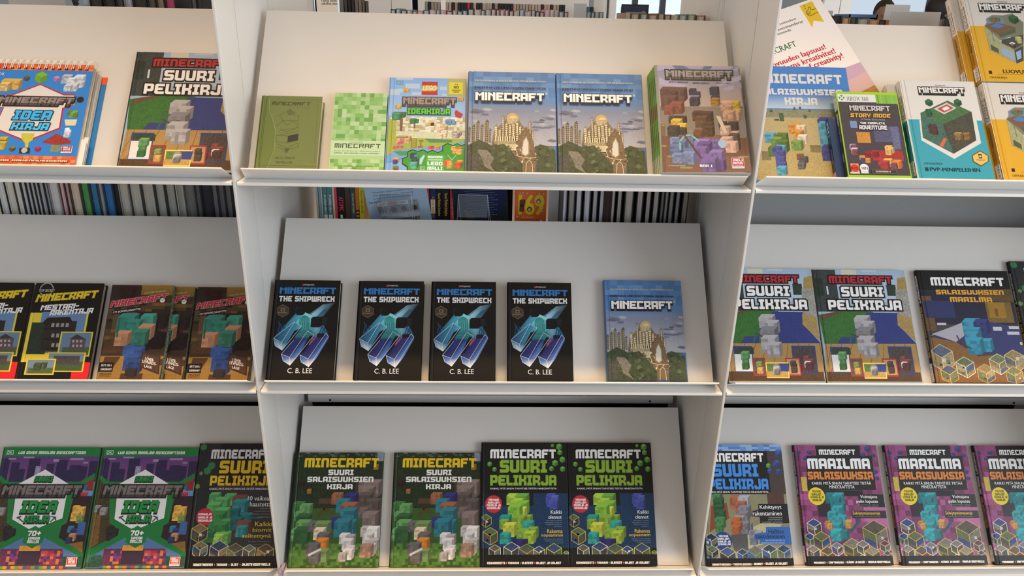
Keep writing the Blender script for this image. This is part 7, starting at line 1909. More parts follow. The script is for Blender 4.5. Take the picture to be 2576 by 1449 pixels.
def leaflet():
    w, h = .212, .327; A = Art(w, h); r = empty('leaflet', (0, 0, 0))
    A.rect(0, 0, 100, A.H, 'E6E0DC'); A.poly([(72.5, 3.5), (89.5, 2.8), (88.6, 32.5), (78, 26.5), (72, 34.5)], 'D8B62C')
    A.line([(76, 14), (77, 12.5), (79, 12), (82, 8.5), (83.5, 9.5), (82, 13), (88.8, 13.5)], .6, '2A2620'); A.line([(76, 14), (75.5, 16), (76, 18), (77.5, 19.5), (82, 19.5), (84, 18.5), (88.8, 18.5)], .6, '2A2620')
    for y in (14.5, 16, 17.6): A.line([(76, y), (80.5, y)], .5, '2A2620')
    A.line([(77, 7), (78.5, 5.5), (77.5, 4)], .5, '2A2620'); A.disc(77, 9.2, .6, '2A2620')
    A.txt('Kirjasto suosittelee', 8, 15.2, 60.5, 19, '2A2826', f='s', b=1); A.txt('Biblioteken rekommenderar', 2, 20.8, 66.5, 24.4, '2A2826', f='s', b=1); A.txt('Library recommends', 1, 26, 47.7, 30.2, '2A2826', f='s', b=1)
    A.txt('MINECRAFT', -3, 42, 44, 49.4, '2E6A3C', f='s', b=1)
    A.txt('Luovuuden lapsuus!', -4, 57.4, 73, 66.2, 'B8283C', f='s', b=2); A.txt('Barndoms kreativitet!', -4, 65.8, 80.5, 72.8, 'B8283C', f='s', b=2); A.txt('Childhood of creativity!', -4, 74.2, 85.6, 83.2, 'B8283C', f='s', b=2)
    A.poly([(0, 93), (100, 93), (100, A.H), (0, A.H)], 'BFA0B4'); A.poly([(40, 112), (100, 106), (100, A.H), (0, A.H), (0, 132)], 'CDA8A8'); A.poly([(40, 130), (100, 124), (100, A.H), (0, A.H), (0, 140)], 'A8803A', .4)
    link('printed_sheet', art_mesh('printed_sheet', A, M['printmatt'], None, .0003), r); return r
lf = leaflet(); th = R(22.5); put(lf, .773 - .212*math.cos(th) + .327*math.sin(th), .493 - .212*math.sin(th) - .327*math.cos(th), .0006, 0, 'white recommendation leaflet with a yellow ribbon, tilted behind the blue book', 'leaflet')
lf.rotation_euler = (Matrix.Rotation(LEAN, 3, 'X') @ Matrix.Rotation(-th, 3, 'Y')).to_euler()

# --- middle row
def bl_spine(A): A.rect(0, 0, 100, A.H, '0E0E11')
bui = make_book('hardcover_book', 'builder', .020, spine=bl_spine, edge='0E0E11')
put(bui, -1.111, -.006, 0, 1, 'black master builder book with yellow framed houses, fully in view', group='black master builder books')
put(copy_tree(bui), -1.2775, -.006, 0, 1, 'black master builder book cut off by the left picture edge', group='black master builder books')
M['pages_green'] = print_material('pixel_sprayed_edges', .7, 0)
def sprayed(r, w, t, h):
    for ch in r.children:
        if ch.name.startswith('page_block'):
            A = Art(t-.001, h); A.rect(0, 0, 100, A.H, '6E7C66'); rr = random.Random(4)
            for k in range(90):
                z = rr.uniform(0, A.H); u = rr.choice((0, 60, 78)); A.rect(u, z, min(100, u+rr.choice((22, 40))), z+12, '1C221C')
            link('sprayed_edge', art_mesh('sprayed_edge', A, M['printmatt'], None, .0001), r, (w+.0001, -t+.0005, 0), (0, 0, R(90)))
adv = make_book('paperback_book', 'adventure', .0145, 'paper', edge='3A2C20'); sprayed(adv, DESIGN['adventure'].w, .0145, DESIGN['adventure'].h)
ADV = 'dungeon adventure paperback with slanted red title and wooden sign, '
put(adv, -.9240, -.007, .0164, 1, ADV + 'in front of another copy', group='dungeon adventure paperbacks')
put(copy_tree(adv), -.8795, -.007, .0002, 1, ADV + 'partly hidden between two copies', group='dungeon adventure paperbacks')
put(copy_tree(adv), -.7270, -.007, .0002, 1, ADV + 'nearest the upright', group='dungeon adventure paperbacks')
shp = make_book('hardcover_book', 'shipwreck', .025, spine=bl_spine, edge='0A0B0F', pages='pages_cream')
for k, (X, a) in enumerate(((-.536, 'leftmost'), (-.332, 'second from the left'), (-.154, 'third from the left'), (.0325, 'rightmost'))):
    put(shp if k == 0 else copy_tree(shp), X, -.004, 0, 1, 'black novel with glowing blue crystal bars, %s of the four' % a, group='black novels with blue crystals')
def sw_spine(A): A.rect(0, 0, 100, A.H, '141416'); A.txt('MINECRAFT', 22, A.H*.05, 78, A.H*.3, 'D0D0D0', rot=90); A.txt('SALAISUUKSIEN MAAILMA', 24, A.H*.33, 76, A.H*.78, 'B08A34', rot=90)
sec = make_book('hardcover_book', 'secret_world', .012, spine=sw_spine, edge='17171A'); spine_label(sec, .012, .004, .05, '79.816 MAA', -.0026)
put(sec, 1.0835, -.003, 0, 1, 'secrets book with yellow subtitle and picture dice along its foot')
def dk_spine(A): A.rect(0, 0, 100, A.H, '141416'); A.txt('MINECRAFT', 24, A.H*.10, 76, A.H*.36, 'B8B8B8', rot=90); A.txt('SUURI PELIKIRJA', 24, A.H*.38, 76, A.H*.74, 'A89030', rot=90)
drk = make_book('hardcover_book', 'dark_guide', .012, spine=dk_spine, edge='161618')
put(drk, -.8025, -.012, 0, 2, 'black game guide with yellow title at the right end of the left bottom tray', group='black game guides with yellow titles')
put(copy_tree(drk), 1.3345, -.004, 0, 1, 'black game guide with green hexagons cut off by the right picture edge', group='black game guides with yellow titles')

# --- bottom row
ide = make_book('hardcover_book', 'big_idea', .012, edge='1E6A34', mt='print')
put(ide, -1.0610, -.012, 0, 2, 'green ideas book with white hexagon, touching the black game guide', group='green ideas books')
put(copy_tree(ide), -1.3265, -.012, 0, 2, 'green ideas book with white hexagon, at the left picture edge', group='green ideas books')
sal = make_book('hardcover_book', 'great_secrets', .012, edge='1E2A1A')
put(sal, -.5370, -.010, 0, 2, 'forest green secrets book with yellow title, beside the left upright', group='forest secrets books')
put(copy_tree(sal), -.2690, -.010, 0, 2, 'forest green secrets book with yellow title, touching the black guides', group='forest secrets books')
gre = make_book('hardcover_book', 'green_guide', .016, edge='101210')
put(gre, -.0280, -.008, 0, 2, 'black game guide with lime title, left of its twin', group='lime-titled game guides')
put(copy_tree(gre), .2100, -.008, 0, 2, 'black game guide with lime title, right of its twin', group='lime-titled game guides')
put(make_book('hardcover_book', 'blue_guide', .016, edge='1A2230'), .5805, -.014, 0, 2, 'game guide with blue title and a dark blue round badge')
def pk_spine(A): A.rect(0, 0, 100, A.H, '141214'); A.txt('MINECRAFT MAAILMA', 24, A.H*.06, 76, A.H*.42, 'B8B4B0', rot=90); A.txt('SALAISUUKSIA', 24, A.H*.44, 76, A.H*.70, 'B06A30', rot=90)
pnk = make_book('hardcover_book', 'pink_world', .016, spine=pk_spine, edge='1A161A'); spine_label(pnk, .016, .008, .05, '798.2 MAA', -.0026)
for k, (X, a) in enumerate(((.854, 'leftmost of the three'), (1.116, 'middle one of the three'), (1.377, 'cut off by the right picture edge'))):
    put(pnk if k == 0 else copy_tree(pnk), X, -.010, 0, 2, 'purple secrets book with orange subtitle and yellow badge, ' + a, group='purple secrets books')
# lilac curl of paper tucked behind the lip of the bottom tray
bm = bmesh.new(); P = [(-.0005+.013*math.cos(a)*1.3, .0, .016*math.sin(a)) for a in [R(100+12*k) for k in range(12)]]
for (x, y, z), (x2, y2, z2) in zip(P, P[1:]): bm.faces.new([bm.verts.new(v) for v in ((x, y, z), (x2, y2, z2), (x2, y2+.02, z2), (x, y+.02, z))])
bmesh.ops.remove_doubles(bm, verts=bm.verts[:], dist=1e-6); bmesh.ops.solidify(bm, geom=bm.faces[:], thickness=.0006)
tag(finish(bm, 'paper_curl', mat('lilac_paper', 'B89AB8', .5), None, (-.5345, -.006, LEV[2]+.017), smooth=True), 'lilac curl of paper at the left end of the middle bottom tray', 'paper curl')

# ------------------------------------------------------------------ rear side of the unit: upright books seen through the gap, fore-edges or spines towards us
ORD = ['first', 'second', 'third', 'fourth', 'fifth', 'sixth', 'seventh', 'eighth', 'ninth', 'tenth', 'eleventh', 'twelfth', 'thirteenth', 'fourteenth', 'fifteenth', 'sixteenth', 'seventeenth', 'eighteenth', 'nineteenth', 'twentieth', 'twenty-first', 'twenty-second', 'twenty-third', 'twenty-fourth', 'twenty-fifth', 'twenty-sixth', 'twenty-seventh', 'twenty-eighth', 'twenty-ninth', 'thirtieth', 'thirty-first', 'thirty-second', 'thirty-third', 'thirty-fourth', 'thirty-fifth', 'thirty-sixth', 'thirty-seventh', 'thirty-eighth', 'thirty-ninth', 'fortieth', 'forty-first', 'forty-second', 'forty-third', 'forty-fourth', 'forty-fifth', 'forty-sixth']
RZ = -.405                                              # rear shelf
for b in range(3):
    bm = bevelled(-.548, .548, .4165, .76, -.012, 0, .001, 1)
    tag(finish(bm, 'rear_shelf', M['steel'], None, ((b-1)*PITCH, 0, RZ)), 'white steel rear shelf seen through the gap of the %s bay' % BAY[b], 'shelf', 'rear shelves')
def foreedge_book(x0, x1, h, pages, cov, y0=.338, d=.2, label=None, group=None):
    w = x1-x0; r = empty('shelved_book', (x0, y0, RZ+.0006)); c = min(.0032, w*.15)
    finish(bevelled(c, w-c, .003, d-.006, .003, h-.003, 0), 'page_block', pages, r)
    bm = bmesh.new(); box(bm, 0, c, 0, d, 0, h); box(bm, w-c, w, 0, d, 0, h); box(bm, 0, w, d-.003, d, 0, h); finish(bm, 'cover', plain(cov, .5), r)
    return tag(r, label, 'book', group)
_pg = {}
def pgs(c):
    if c not in _pg:
        _pg[c] = pages_material('page_edges_' + c, 0, tuple(min(242, v*1.3) for v in rgb(c)), tuple(v*.92 for v in rgb(c)), 900)
    return _pg[c]
PXL = lambda p: -1.260 + p*.000983                  # spacing along the row, left bay
row = [(-14, 10, 'BDBDB8', '1A1C22'), (12, 30, 'B8B8B0', 'C8C2B4'), (31, 49, 'D0C8BA', '3A2E2A'), (50, 62, 'B4B4B4', '1C1E2A'), (63, 73, 'A8A8A8', '14161C'), (74, 84, 'A4A6A8', '16181E'), (85, 94, 'A8A8A8', '1A1A20'), (95, 108, '9A9CA0', '1C2030'), (109, 118, '8E8E90', '2A2020'), (119, 146, 'B4B4B2', '8A8A8C'), (147, 160, 'B4A6A4', '7A2436'), (161, 172, 'A09090', '4A1E20'), (173, 200, 'B8A898', '4A3A30'), (201, 223, '47884C', '233A28'), (224, 245, '2E6E90', '1A2E38'), (246, 258, '8E8E96', '4A4C54'), (259, 283, '2C639A', '22344A'), (284, 297, '24262C', '14161C'), (298, 324, 'A8A298', '8E8A80'), (325, 356, 'A8A69C', '3A3C38'), (357, 390, 'A4A29A', '343832'), (391, 417, '9A9C96', '30342E'), (418, 444, '94968F', '2C302C'), (445, 464, '8E908A', 'B8B8B0'), (465, 493, '6A6A68', '5A5A58'), (494, 508, '5A5A5C', '2A2A2C'), (509, 536, '2A2C36', '16181E'), (537, 552, '6A6A70', '1A1C22'), (553, 570, '5E5E64', '2A2A2E'), (571, 588, '66646A', '1E1E22'), (589, 612, '5A5856', '222224')]
rr = random.Random(8)
for k, (a, b, pg, cv) in enumerate(row):
    foreedge_book(PXL(a), PXL(b+.6), rr.uniform(.345, .385), pgs(pg), cv, label='book with page edges outwards, %s from the left behind the left bay' % ORD[k], group='books behind the left bay')
PXR = lambda p: .176 + ((p-1415)/310.0)*.332
row = [(1418, 1427, 'B0B2B8', '5A5E68'), (1431, 1447, '8A8682', '1C1C1E'), (1450, 1464, 'B4B4BC', '1E2024'), (1469, 1486, 'B0B0B8', '16181A'), (1491, 1503, 'A4A4A8', '1A2022'), (1508, 1519, 'B0B0B6', '1C1E22'), (1520, 1537, '3A2826', '2A1C1C'), (1538, 1546, 'B0AEA8', '1A1A1C'), (1552, 1563, 'A8A49E', '18181A'), (1570, 1592, 'A8A4A0', '1E1E20'), (1600, 1616, 'A8A4A2', '20201E'), (1623, 1635, 'A8A4A2', '18181A'), (1641, 1655, 'A4A29E', '161A1C'), (1660, 1668, '6E6A70', '1A1A1C'), (1670, 1678, '8A8682', '1E1E20'), (1681, 1692, '8C8A8E', '18181A'), (1697, 1707, '8A8A8E', '1C1C1E'), (1714, 1728, '7E7A74', '20201E')]
for k, (a, b, pg, cv) in enumerate(row):
    foreedge_book(PXR(a-.4), PXR(b+.4), rr.uniform(.345, .385), pgs(pg), cv, label='book with page edges outwards, %s from the left behind the middle bay' % ORD[k], group='books behind the middle bay')
def spine_book(x0, x1, h, col, marks=(), y0=.45, d=.17, label=None, group='spine-out books behind the middle bay'):
    w = x1-x0; r = empty('shelved_book', (x0, y0, RZ+.0006)); A = Art(w, h); A.bright = 1.9; A.rect(0, 0, 100, A.H, col)
    for m in marks: getattr(A, m[0])(*m[1:-1], **m[-1]) if isinstance(m[-1], dict) else getattr(A, m[0])(*m[1:])
    link('spine', art_mesh('spine', A, M['print'], None, .001), r, (0, 0, 0))
    bm = bmesh.new(); box(bm, 0, .002, .001, d, 0, h); box(bm, w-.002, w, .001, d, 0, h); finish(bm, 'cover', plain(col, .45), r)
    finish(bevelled(.002, w-.002, .004, d-.004, .003, h-.003, 0), 'page_block', M['pages_x'], r)
    return tag(r, label, 'book', group)
PXC = lambda p: -.486 + (p-797)*.001105                  # spine row, middle bay (y = .45)
HB = .36; zt = lambda u, w: 0
def vtxt(s, w, a, b, col, f='s'):                        # text running down a spine between heights a..b above the shelf
    H = 100*HB/w; return ('txt', s, 20, 100*(HB-b)/w, 80, 100*(HB-a)/w, col, f, None, .8, 0, None, 0, 1, 90)
def bar(w, a, b, col, x0=0, x1=100): return ('rect', x0, 100*(HB-b)/w, x1, 100*(HB-a)/w, col)
defs = [(798, 803, '5A7884', 0, 'thin slate blue spine'), (803.5, 807, '8A9498', 0, 'thin pale grey spine'), (808, 818, '3E6468', 1, 'teal spine with pale lettering, left of its twin'), (819, 831, '3E6468', 1, 'teal spine with pale lettering, right of its twin'), (832, 837, 'A89888', 0, 'thin beige spine'), (838, 843, 'B0344A', 0, 'thin crimson spine'), (844, 862, '1A1618', 2, 'black spine with red lettering'), (863, 876, '3A302C', 0, 'dark brown spine'), (877, 888, '2E4654', 3, 'navy spine with yellow lettering'), (889, 897, 'E0642C', 4, 'orange spine with black stripes at its foot'), (898, 910, 'E0B828', 5, 'yellow spine')]
for a, b, col, kd, lab in defs:
    w = (b-a)*.001105; mk = []
    if kd == 1: mk = [vtxt('Pöllähdys', w, .22, .27, 'C8D4CC'), bar(w, .195, .215, 'A8B4B4', 10, 90)]
    if kd == 2: mk = [vtxt('ATOMIC', w, .225, .265, 'D03A4A'), bar(w, .205, .215, 'C8B8A8', 30, 60)]
    if kd == 3: mk = [vtxt('En liten ask böjer', w, .22, .275, 'C8A84A')]
    if kd == 4: mk = [bar(w, z, z+.004, '1A1614') for z in (.205, .215, .225)]
    if kd == 5: mk = [vtxt('Anna ja Ville piilosilla', w, .22, .285, '5A4A18')]
    spine_book(PXC(a), PXC(b), HB, col, mk, label=lab + ' in the gap of the middle bay')
defs = [(1061, 1073, 'B8323A', 'red spine right of the slate poster', 0), (1075, 1089, '1E2A58', 'blue spine with a pale yellow patch', 6), (1090, 1104, '16161A', 'black spine with orange lettering, left of its twin', 7), (1105, 1123, '16161A', 'black spine with orange lettering, right of its twin', 7), (1125, 1136, 'C0343C', 'red spine left of the navy poster', 8), (1137, 1140, '2A6A44', 'thin green spine left of the navy poster', 0)]
for a, b, col, lab, kd in defs:
    w = (b-a)*.001105; mk = []
    if kd == 6: mk = [bar(w, .222, .262, 'D8C08A', 10, 90), vtxt('kaksi tyttöä', w, .21, .27, 'B85A3A')]
    if kd == 7: mk = [vtxt('Nuoren Wertherin kärsimykset', w, .215, .28, 'C8924A')]
    if kd == 8: mk = [vtxt('Tyttö ja helmi', w, .21, .27, 'E0C8C0')]
    spine_book(PXC(a), PXC(b), HB, col, mk, label=lab + ' in the gap of the middle bay')
# posters in folded clear stands
def poster(X, Z0, w, h, kind, label):
    r = empty('poster', (X, .440, Z0), (R(12), R(-4) if kind else R(-7), 0)); A = Art(w, h); A.bright = 1.5
    if kind == 0:
        A.rect(0, 0, 100, A.H, '8FA6BC')
        for j, z in enumerate((57, 62.5, 68)): A.txt(('Vanvettan, lyhyet ja kauniit sanat', 'eivät enää pyydä mitään. Och en dag', 'kommer en bror hem med en ny tid...')[j], 12, z, 78, z+4, '2E3440', f='s')
        A.txt('Lue myös:', 4, 73, 22, 79, '22262E', f='s', b=1)
        for i in range(4):
            x = 16+i*17; A.rect(x, 77, x+16, 98, '7A7C80', .4); A.rect(x, 77, x+16, 84, ('C8CCD0', 'C89A94', 'D8DADC', '8E9298')[i]); A.txt('TISSIT', x+2, 79, x+14, 82.5, '4A3A3A', f='s', b=1); A.disc(x+8, 92, 4.5, '3A3A3E')
        for i in range(3): 
            x = 28+i*18; A.rect(x, 101, x+17, 126, '6A6C70', .4); A.rect(x, 101, x+17, 108, 'B0B4B8'); A.disc(x+8, 116, 5, '34363A')
    else:
        A.rect(0, 0, 100, A.H, '1C2244', .1); A.rect(0, 0, 14, A.H, '1A2430', .4); A.poly([(14, 110), (50, 120), (90, 100), (100, 60), (100, A.H), (0, A.H), (0, 60)], '20282C', .5)
        for j in range(11): A.rect(22 + (j % 3)*2, 60+j*5, 84-(j*7 % 13), 61+j*5, '5A607A')
        A.poly([(18, 96), (34, 102), (38, 118), (24, 116)], '5A4A48', .3)
    link('printed_sheet', art_mesh('printed_sheet', A, M['print'], None, .0008), r); return tag(r, label, 'poster')
poster(-.332, RZ+.13, .168, .26, 0, 'slate blue poster with small portraits behind a clear stand')
poster(-.105, RZ+.13, .150, .26, 1, 'dark navy poster with fine white text behind a clear stand')
def clear_stand(X, Z0, w, h, label):
    r = empty('leaflet_stand', (X, .405, Z0)); q = R(13); c, s = math.cos(q), math.sin(q)
    bm = bmesh.new(); prism_x(bm, [(-h*s/c-.0, 0), (-h*s/c+.0012, 0), (.0012, h), (0, h)], 0, w); finish(bm, 'front_leaf', M['clear'], r)
    bm = bmesh.new()
    for (p, e) in (((0, 0, h), (w, 0, h)), ((0, 0, h), (-.012, -.02, 0)), ((w, 0, h), (w+.012, -.02, 0)), ((w, 0, h), (w+.028, .02, .02)), ((0, 0, h), (.022, .02, .02))): tube(bm, [p, e], .0007, 6)
    finish(bm, 'folded_edge', M['clear_edge'], r); return tag(r, label, 'stand')
clear_stand(-.305, RZ+.02, .079, .268, 'clear folded stand in front of the slate blue poster')
clear_stand(-.099, RZ+.02, .079, .268, 'clear folded stand in front of the navy poster')
def kids_book():
    r = empty('shelved_book', (.056, .430, RZ)); w, h = .0865, .285; A = Art(w, h); A.bright = 1.4; A.rect(0, 0, 100, A.H, 'E2602C', .06)
    for x, y in ((15, 64), (24, 63), (38, 64), (76, 64), (90, 66), (72, 72), (88, 112), (88, 122), (8, 140), (6, 156), (94, 158)): A.disc(x, y, 3, '8A7A5A'); A.disc(x, y, 1.8, 'D0C8B8')
    A.txt('169', 13, 68, 90, 134, 'F0B81E', f='s', b=3); A.heap(14, 84, 28, 124, '3A2420 5A3428', 4, 3); A.disc(46, 116, 8, '3A2A30'); A.disc(46, 117, 4.5, 'C89878'); A.disc(74, 90, 8, '8A5A40'); A.disc(74, 92, 4.5, 'C8B0A0')
    A.txt('tarinaa', 22, 139, 60, 144, 'F0D080', f='s', b=1); A.txt('MIINA SAVOLAINEN  TIINA NOPOLA', 16, 149, 80, 152, '5A2418', f='s'); A.disc(84, 153, 3.5, 'D8D4CC'); A.txt('kustannus', 36, 156, 54, 158, 'F0C8A0', f='s')
    link('front_cover', art_mesh('front_cover', A, M['print'], [(0, .001), (.002, 0), (.006, 0), (.008, .0008), (.0095, 0), (w, 0)], .002), r, (0, -.012, .062))
    finish(bevelled(.002, w-.002, -.010, -.001, .063, .062+h-.004, 0), 'page_block', M['pages_y'], r); finish(bevelled(0, w, -.0012, 0, .062, .062+h, 0), 'back_cover', plain('D85A2A'), r)
    return tag(r, 'small orange book with large yellow numerals in the gap of the middle bay', 'book')
kb = kids_book(); 
finish(bevelled(.03, .185, .415, .50, RZ, RZ+.062, .001, 1), 'display_block', M['steel'])
tag(bpy.data.objects['display_block'], 'white ledge under the small orange book in the gap', 'display block')
bm = bevelled(.148, .176, 0, .004, 0, .40, .0008, 1); tag(finish(bm, 'shelf_divider', M['steel'], None, (.0, .418, RZ+.063)), 'white steel divider right of the small orange book in the gap', 'shelf divider')
bm = bevelled(-.4955, -.4885, 0, .2, 0, .40, .0008, 1); tag(finish(bm, 'shelf_divider', M['steel2'], None, (0, .46, RZ)), 'white steel divider left of the slate spines in the gap', 'shelf divider')
spine_book(.1405, .1475, .34, '6A5418', [], .50, .1, 'olive brown spine half hidden behind the small orange book', None)
for k, (a, b, c) in enumerate(((-.002, .022, '5A5450'), (.023, .036, '4A4642'), (.037, .054, '1A1A1C'))): spine_book(a, b, .36, c, [], .56, .12, label=('grey brown spine right of the navy poster', 'dull brown spine beside the grey brown one in the gap', 'black spine left of the small orange book in the gap')[k])

# ------------------------------------------------------------------ upper rear shelf of the unit: tops of books showing above the sloping panels
TZ = .10
for b in range(3):
    bm = bevelled(-.548, .548, .4165, .76, -.012, 0, .001, 1)
    tag(finish(bm, 'rear_shelf', M['steel'], None, ((b-1)*PITCH, 0, TZ)), 'white steel upper rear shelf behind the top tray of the %s bay' % BAY[b], 'shelf', 'upper rear shelves')
PT = lambda p, y=.452: -.153 - .0867*y + (p-1060)*(.000804 + .000506*y)
def low_book(a, b, ztop, col, pages, lab, grp): 
    x0, x1 = PT(a), PT(b); r = foreedge_book(0, x1-x0, ztop-TZ, pages, col, 0, .13, lab, grp); r.location = (x0, .452, TZ); return r
rb = random.Random(12); x = 985; k = 0; ccs = ['7A3038', '3A5A7A', '8A8A90', '46604A', 'C8B8A8', '2A2C3A', 'B08A98', '4A7A80', 'C89098', '5A4A44']
while x < 1412 and k < 40:
    w = rb.uniform(9, 16); low_book(x, x+w, .346 + (.006 if x > 1150 else .0) + rb.uniform(-.002, .004), rb.choice(ccs), pgs(rb.choice(['D0C8BC', 'C4BCB4', 'D8D0C8'])), 'low children\u2019s book, %s from the left of the tops above the middle top tray' % ORD[k], 'low books above the middle top tray'); x += w+.8; k += 1
x = 1563; k = 0
while x < 1748:
    w = rb.uniform(8, 26); low_book(x, x+w, .350 + rb.uniform(-.002, .003), rb.choice(['5A7A6A', 'B8B4A8', '3A6A5A', '8A5A3A', '6A5A50', '9AA888', '7A3A38', 'A8927A']), pgs(rb.choice(['B8B0A0', 'A8A090', 'C0B8AC'])), 'small book, %s from the left of the tops below the dark tablet' % ORD[k], 'small books at the right of the middle bay'); x += w+.6; k += 1
x = 1468; k = 0
while x < 1508:
    w = rb.uniform(7, 12); low_book(x, x+w, .353, rb.choice(['4A7A80', '8A8A90', '46604A']), pgs('D0C8BC'), 'small book, %s right of the beige bookend' % ORD[k], 'small books beside the beige bookend'); x += w+.6; k += 1
for k, (a, b, z, c, pg) in enumerate(((262, 292, .372, '1A1816', '3A3634'), (295, 322, .364, '1E1C1A', '3A3634'), (324, 343, .360, '1A1816', '4A4642'), (344, 364, .388, '8E8C98', 'A8A4AC'), (366, 398, .376, '24221E', '3A3A36'), (400, 420, .370, '2A2622', '5A544C'), (421, 441, .366, '2E2A28', '8A7A6A'), (442, 467, .378, '2A2426', 'B04A68'), (504, 517, .364, '2A2624', '6A645C'), (518, 531, .362, '1E1C1A', '4A4642'))):
    low_book(a, b, z, c, pgs(pg), 'dark case, %s from the left of the tops above the left top tray' % ORD[k], 'dark cases above the left top tray')
for k, (a, b, z, c, pg) in enumerate(((2094, 2110, .358, '1E1C1C', '2A2828'), (2112, 2132, .354, '8A6A48', 'A88A68'), (2133, 2150, .355, '26282A', '4A4A48'), (2152, 2181, .353, '7A766E', '9A968C'), (2182, 2206, .350, 'A8845A', 'B8946A'), (2207, 2222, .350, '2A2C34', '5A4A44'), (2223, 2240, .350, '9A6A40', 'B08058'), (2241, 2258, .350, '8A5E3C', 'A87850'), (2259, 2276, .350, 'A07048', 'B88A5C'), (2277, 2300, .350, '8A6244', 'A88460'), (2358, 2372, .356, '6A645C', '8A847A'), (2373, 2392, .356, '242422', '3A3836'), (2393, 2410, .356, '2A2826', '3A3836'))):
    low_book(a, b, z, c, pgs(pg), 'book, %s from the left of the tops above the right top tray' % ORD[k], 'books above the right top tray')
def bookend(a, b, ztop, y, label, skew=0):
    x0, x1 = PT(a, y), PT(b, y); r = bevelled(x0, x1, 0, .0015, 0, ztop-TZ, .0006, 1); o = finish(r, 'bookend', M['steel'], None, (0, y, TZ)); return tag(o, label, 'bookend', 'white bookends')
bookend(68, 202, .415, .60, 'wide white bookend above the left top tray')
bookend(469, 502, .40, .60, 'narrow white bookend left of the upright above the left top tray')
bookend(1435, 1467, .372, .44, 'small beige bookend in front of the far row of grey spines')
bookend(2232, 2360, .372, .44, 'wide white bookend in front of the dark silhouette')
bookend(2219, 2282, .392, .62, 'tall white bookend behind the wide one')
bookend(2384, 2412, .362, .60, 'white bookend left of the white and yellow guide books')
bookend(2058, 2088, .372, .62, 'narrow white bookend behind the tilted leaflet')
A = Art(.062, .20); A.rect(0, 0, 100, A.H, 'A0B8C8'); A.poly([(0, 0), (18, 0), (40, 60), (20, 80)], '2A2A30'); A.disc(32, 40, 12, '4A3A3A'); A.rect(60, 0, 74, 60, 'C0CCD4')
r = empty('standing_card', (PT(204), .47, TZ)); link('printed_sheet', art_mesh('printed_sheet', A, M['print'], None, .002), r, (0, 0, .08)); finish(bevelled(.005, .057, .0, .01, 0, .09, .001, 1), 'card_foot', M['steel'], r); tag(r, 'pale blue card standing above the left top tray', 'card')
A = Art(.074, .19); A.rect(0, 0, 100, A.H, '26304A'); A.rect(5, 5, 95, 60, '3A4258'); A.rect(18, 26, 72, 60, 'B09A92'); A.disc(82, 34, 12, 'A88A80')
r = empty('picture_book', (PT(1554, .56), .56, TZ)); link('front_cover', art_mesh('front_cover', A, M['print'], None, .004), r, (0, 0, .085)); finish(bevelled(.001, .073, .004, .016, .0, .27, .001, 1), 'page_block', M['pages_x'], r); tag(r, 'dark blue framed picture book standing at the right of the middle bay', 'book')
bm = bmesh.new(); box(bm, 0, .076, 0, .09, .0, .004); box(bm, 0, .076, 0, .003, 0, .012); box(bm, 0, .076, .087, .09, 0, .012); box(bm, 0, .003, 0, .09, 0, .012); box(bm, .073, .076, 0, .09, 0, .012)
tag(finish(bm, 'plastic_tray', mat('blue_tray_plastic', '4A6E9C', .3, .5), None, (PT(2150), .50, .351)), 'flat blue plastic tray on top of the books in the right bay', 'tray')

# ------------------------------------------------------------------ the next shelving unit across the aisle
FY = 2.0; PF = lambda p: -.326 + (p-1060)*.001815
def far_panel(a, b, y, z1, label, m='steel', d=.02): return tag(finish(bevelled(PF(a), PF(b), 0, d, 0, z1-FLOOR, .002, 1), 'shelf_end_panel', M[m], None, (0, y, FLOOR)), label, 'shelf panel', 'panels of the far shelving unit')
far_panel(745, 793, FY, 1.0, 'cream end panel right of the left upright, across the aisle')
far_panel(793.5, 801.5, FY+.03, 1.0, 'black strip beside the notice across the aisle', 'dark')
far_panel(929, 985, FY, 1.0, 'cream panel right of the dark magazine boxes across the aisle'); far_panel(986, 1035, FY, 1.0, 'second cream panel right of the dark magazine boxes across the aisle')
far_panel(1036, 1051, FY+.03, 1.0, 'dark post left of the far row of grey spines', 'dark'); far_panel(1051.5, 1068, FY, 1.0, 'pale post left of the far row of grey spines')
far_panel(1496, 1529, FY+.05, 1.0, 'beige panel right of the far row of grey spines'); far_panel(1530, 1547, FY-.02, 1.0, 'bright cream post left of the blue-grey window view')
far_panel(1714, 1745, FY, 1.0, 'cream panel right of the blue-grey window view'); far_panel(1746, 1800, FY, 1.0, 'wide cream panel left of the right upright')
far_panel(2076, 2118, FY, 1.0, 'cream panel right of the leaflet across the aisle'); far_panel(2119, 2148, FY, 1.0, 'bright cream post right of the leaflet across the aisle')
far_panel(1944, 1998, FY+.4, .5, 'grey panel behind the top of the leaflet', 'greyback')
tag(finish(bevelled(PF(1052), PF(1500), 0, .3, -.012, 0, .001, 1), 'far_shelf', M['steel'], None, (0, FY, .12)), 'white shelf under the far row of grey spines', 'shelf')
tag(finish(bevelled(PF(802), PF(929), 0, .3, -.012, 0, .001, 1), 'far_shelf', M['steel'], None, (0, FY, .12)), 'white shelf under the dark magazine boxes across the aisle', 'shelf')
tag(finish(bevelled(PF(1052), PF(1500), 0, .01, 0, .5, .001, 1), 'far_back_panel', M['steel'], None, (0, FY+.29, .12)), 'cream back panel behind the far row of grey spines', 'back panel')
def far_book(a, b, z, col, lab, grp, y=FY+.02, nm='magazine_box', cat='box'):
    r = empty(nm, (PF(a), y, .12)); w = PF(b)-PF(a)-.0015; finish(bevelled(0, w, 0, .2, 0, z-.12, min(.006, w*.25), 3), 'box_body', plain(col, .6, .15), r, smooth=True); return tag(r, lab, cat, grp)
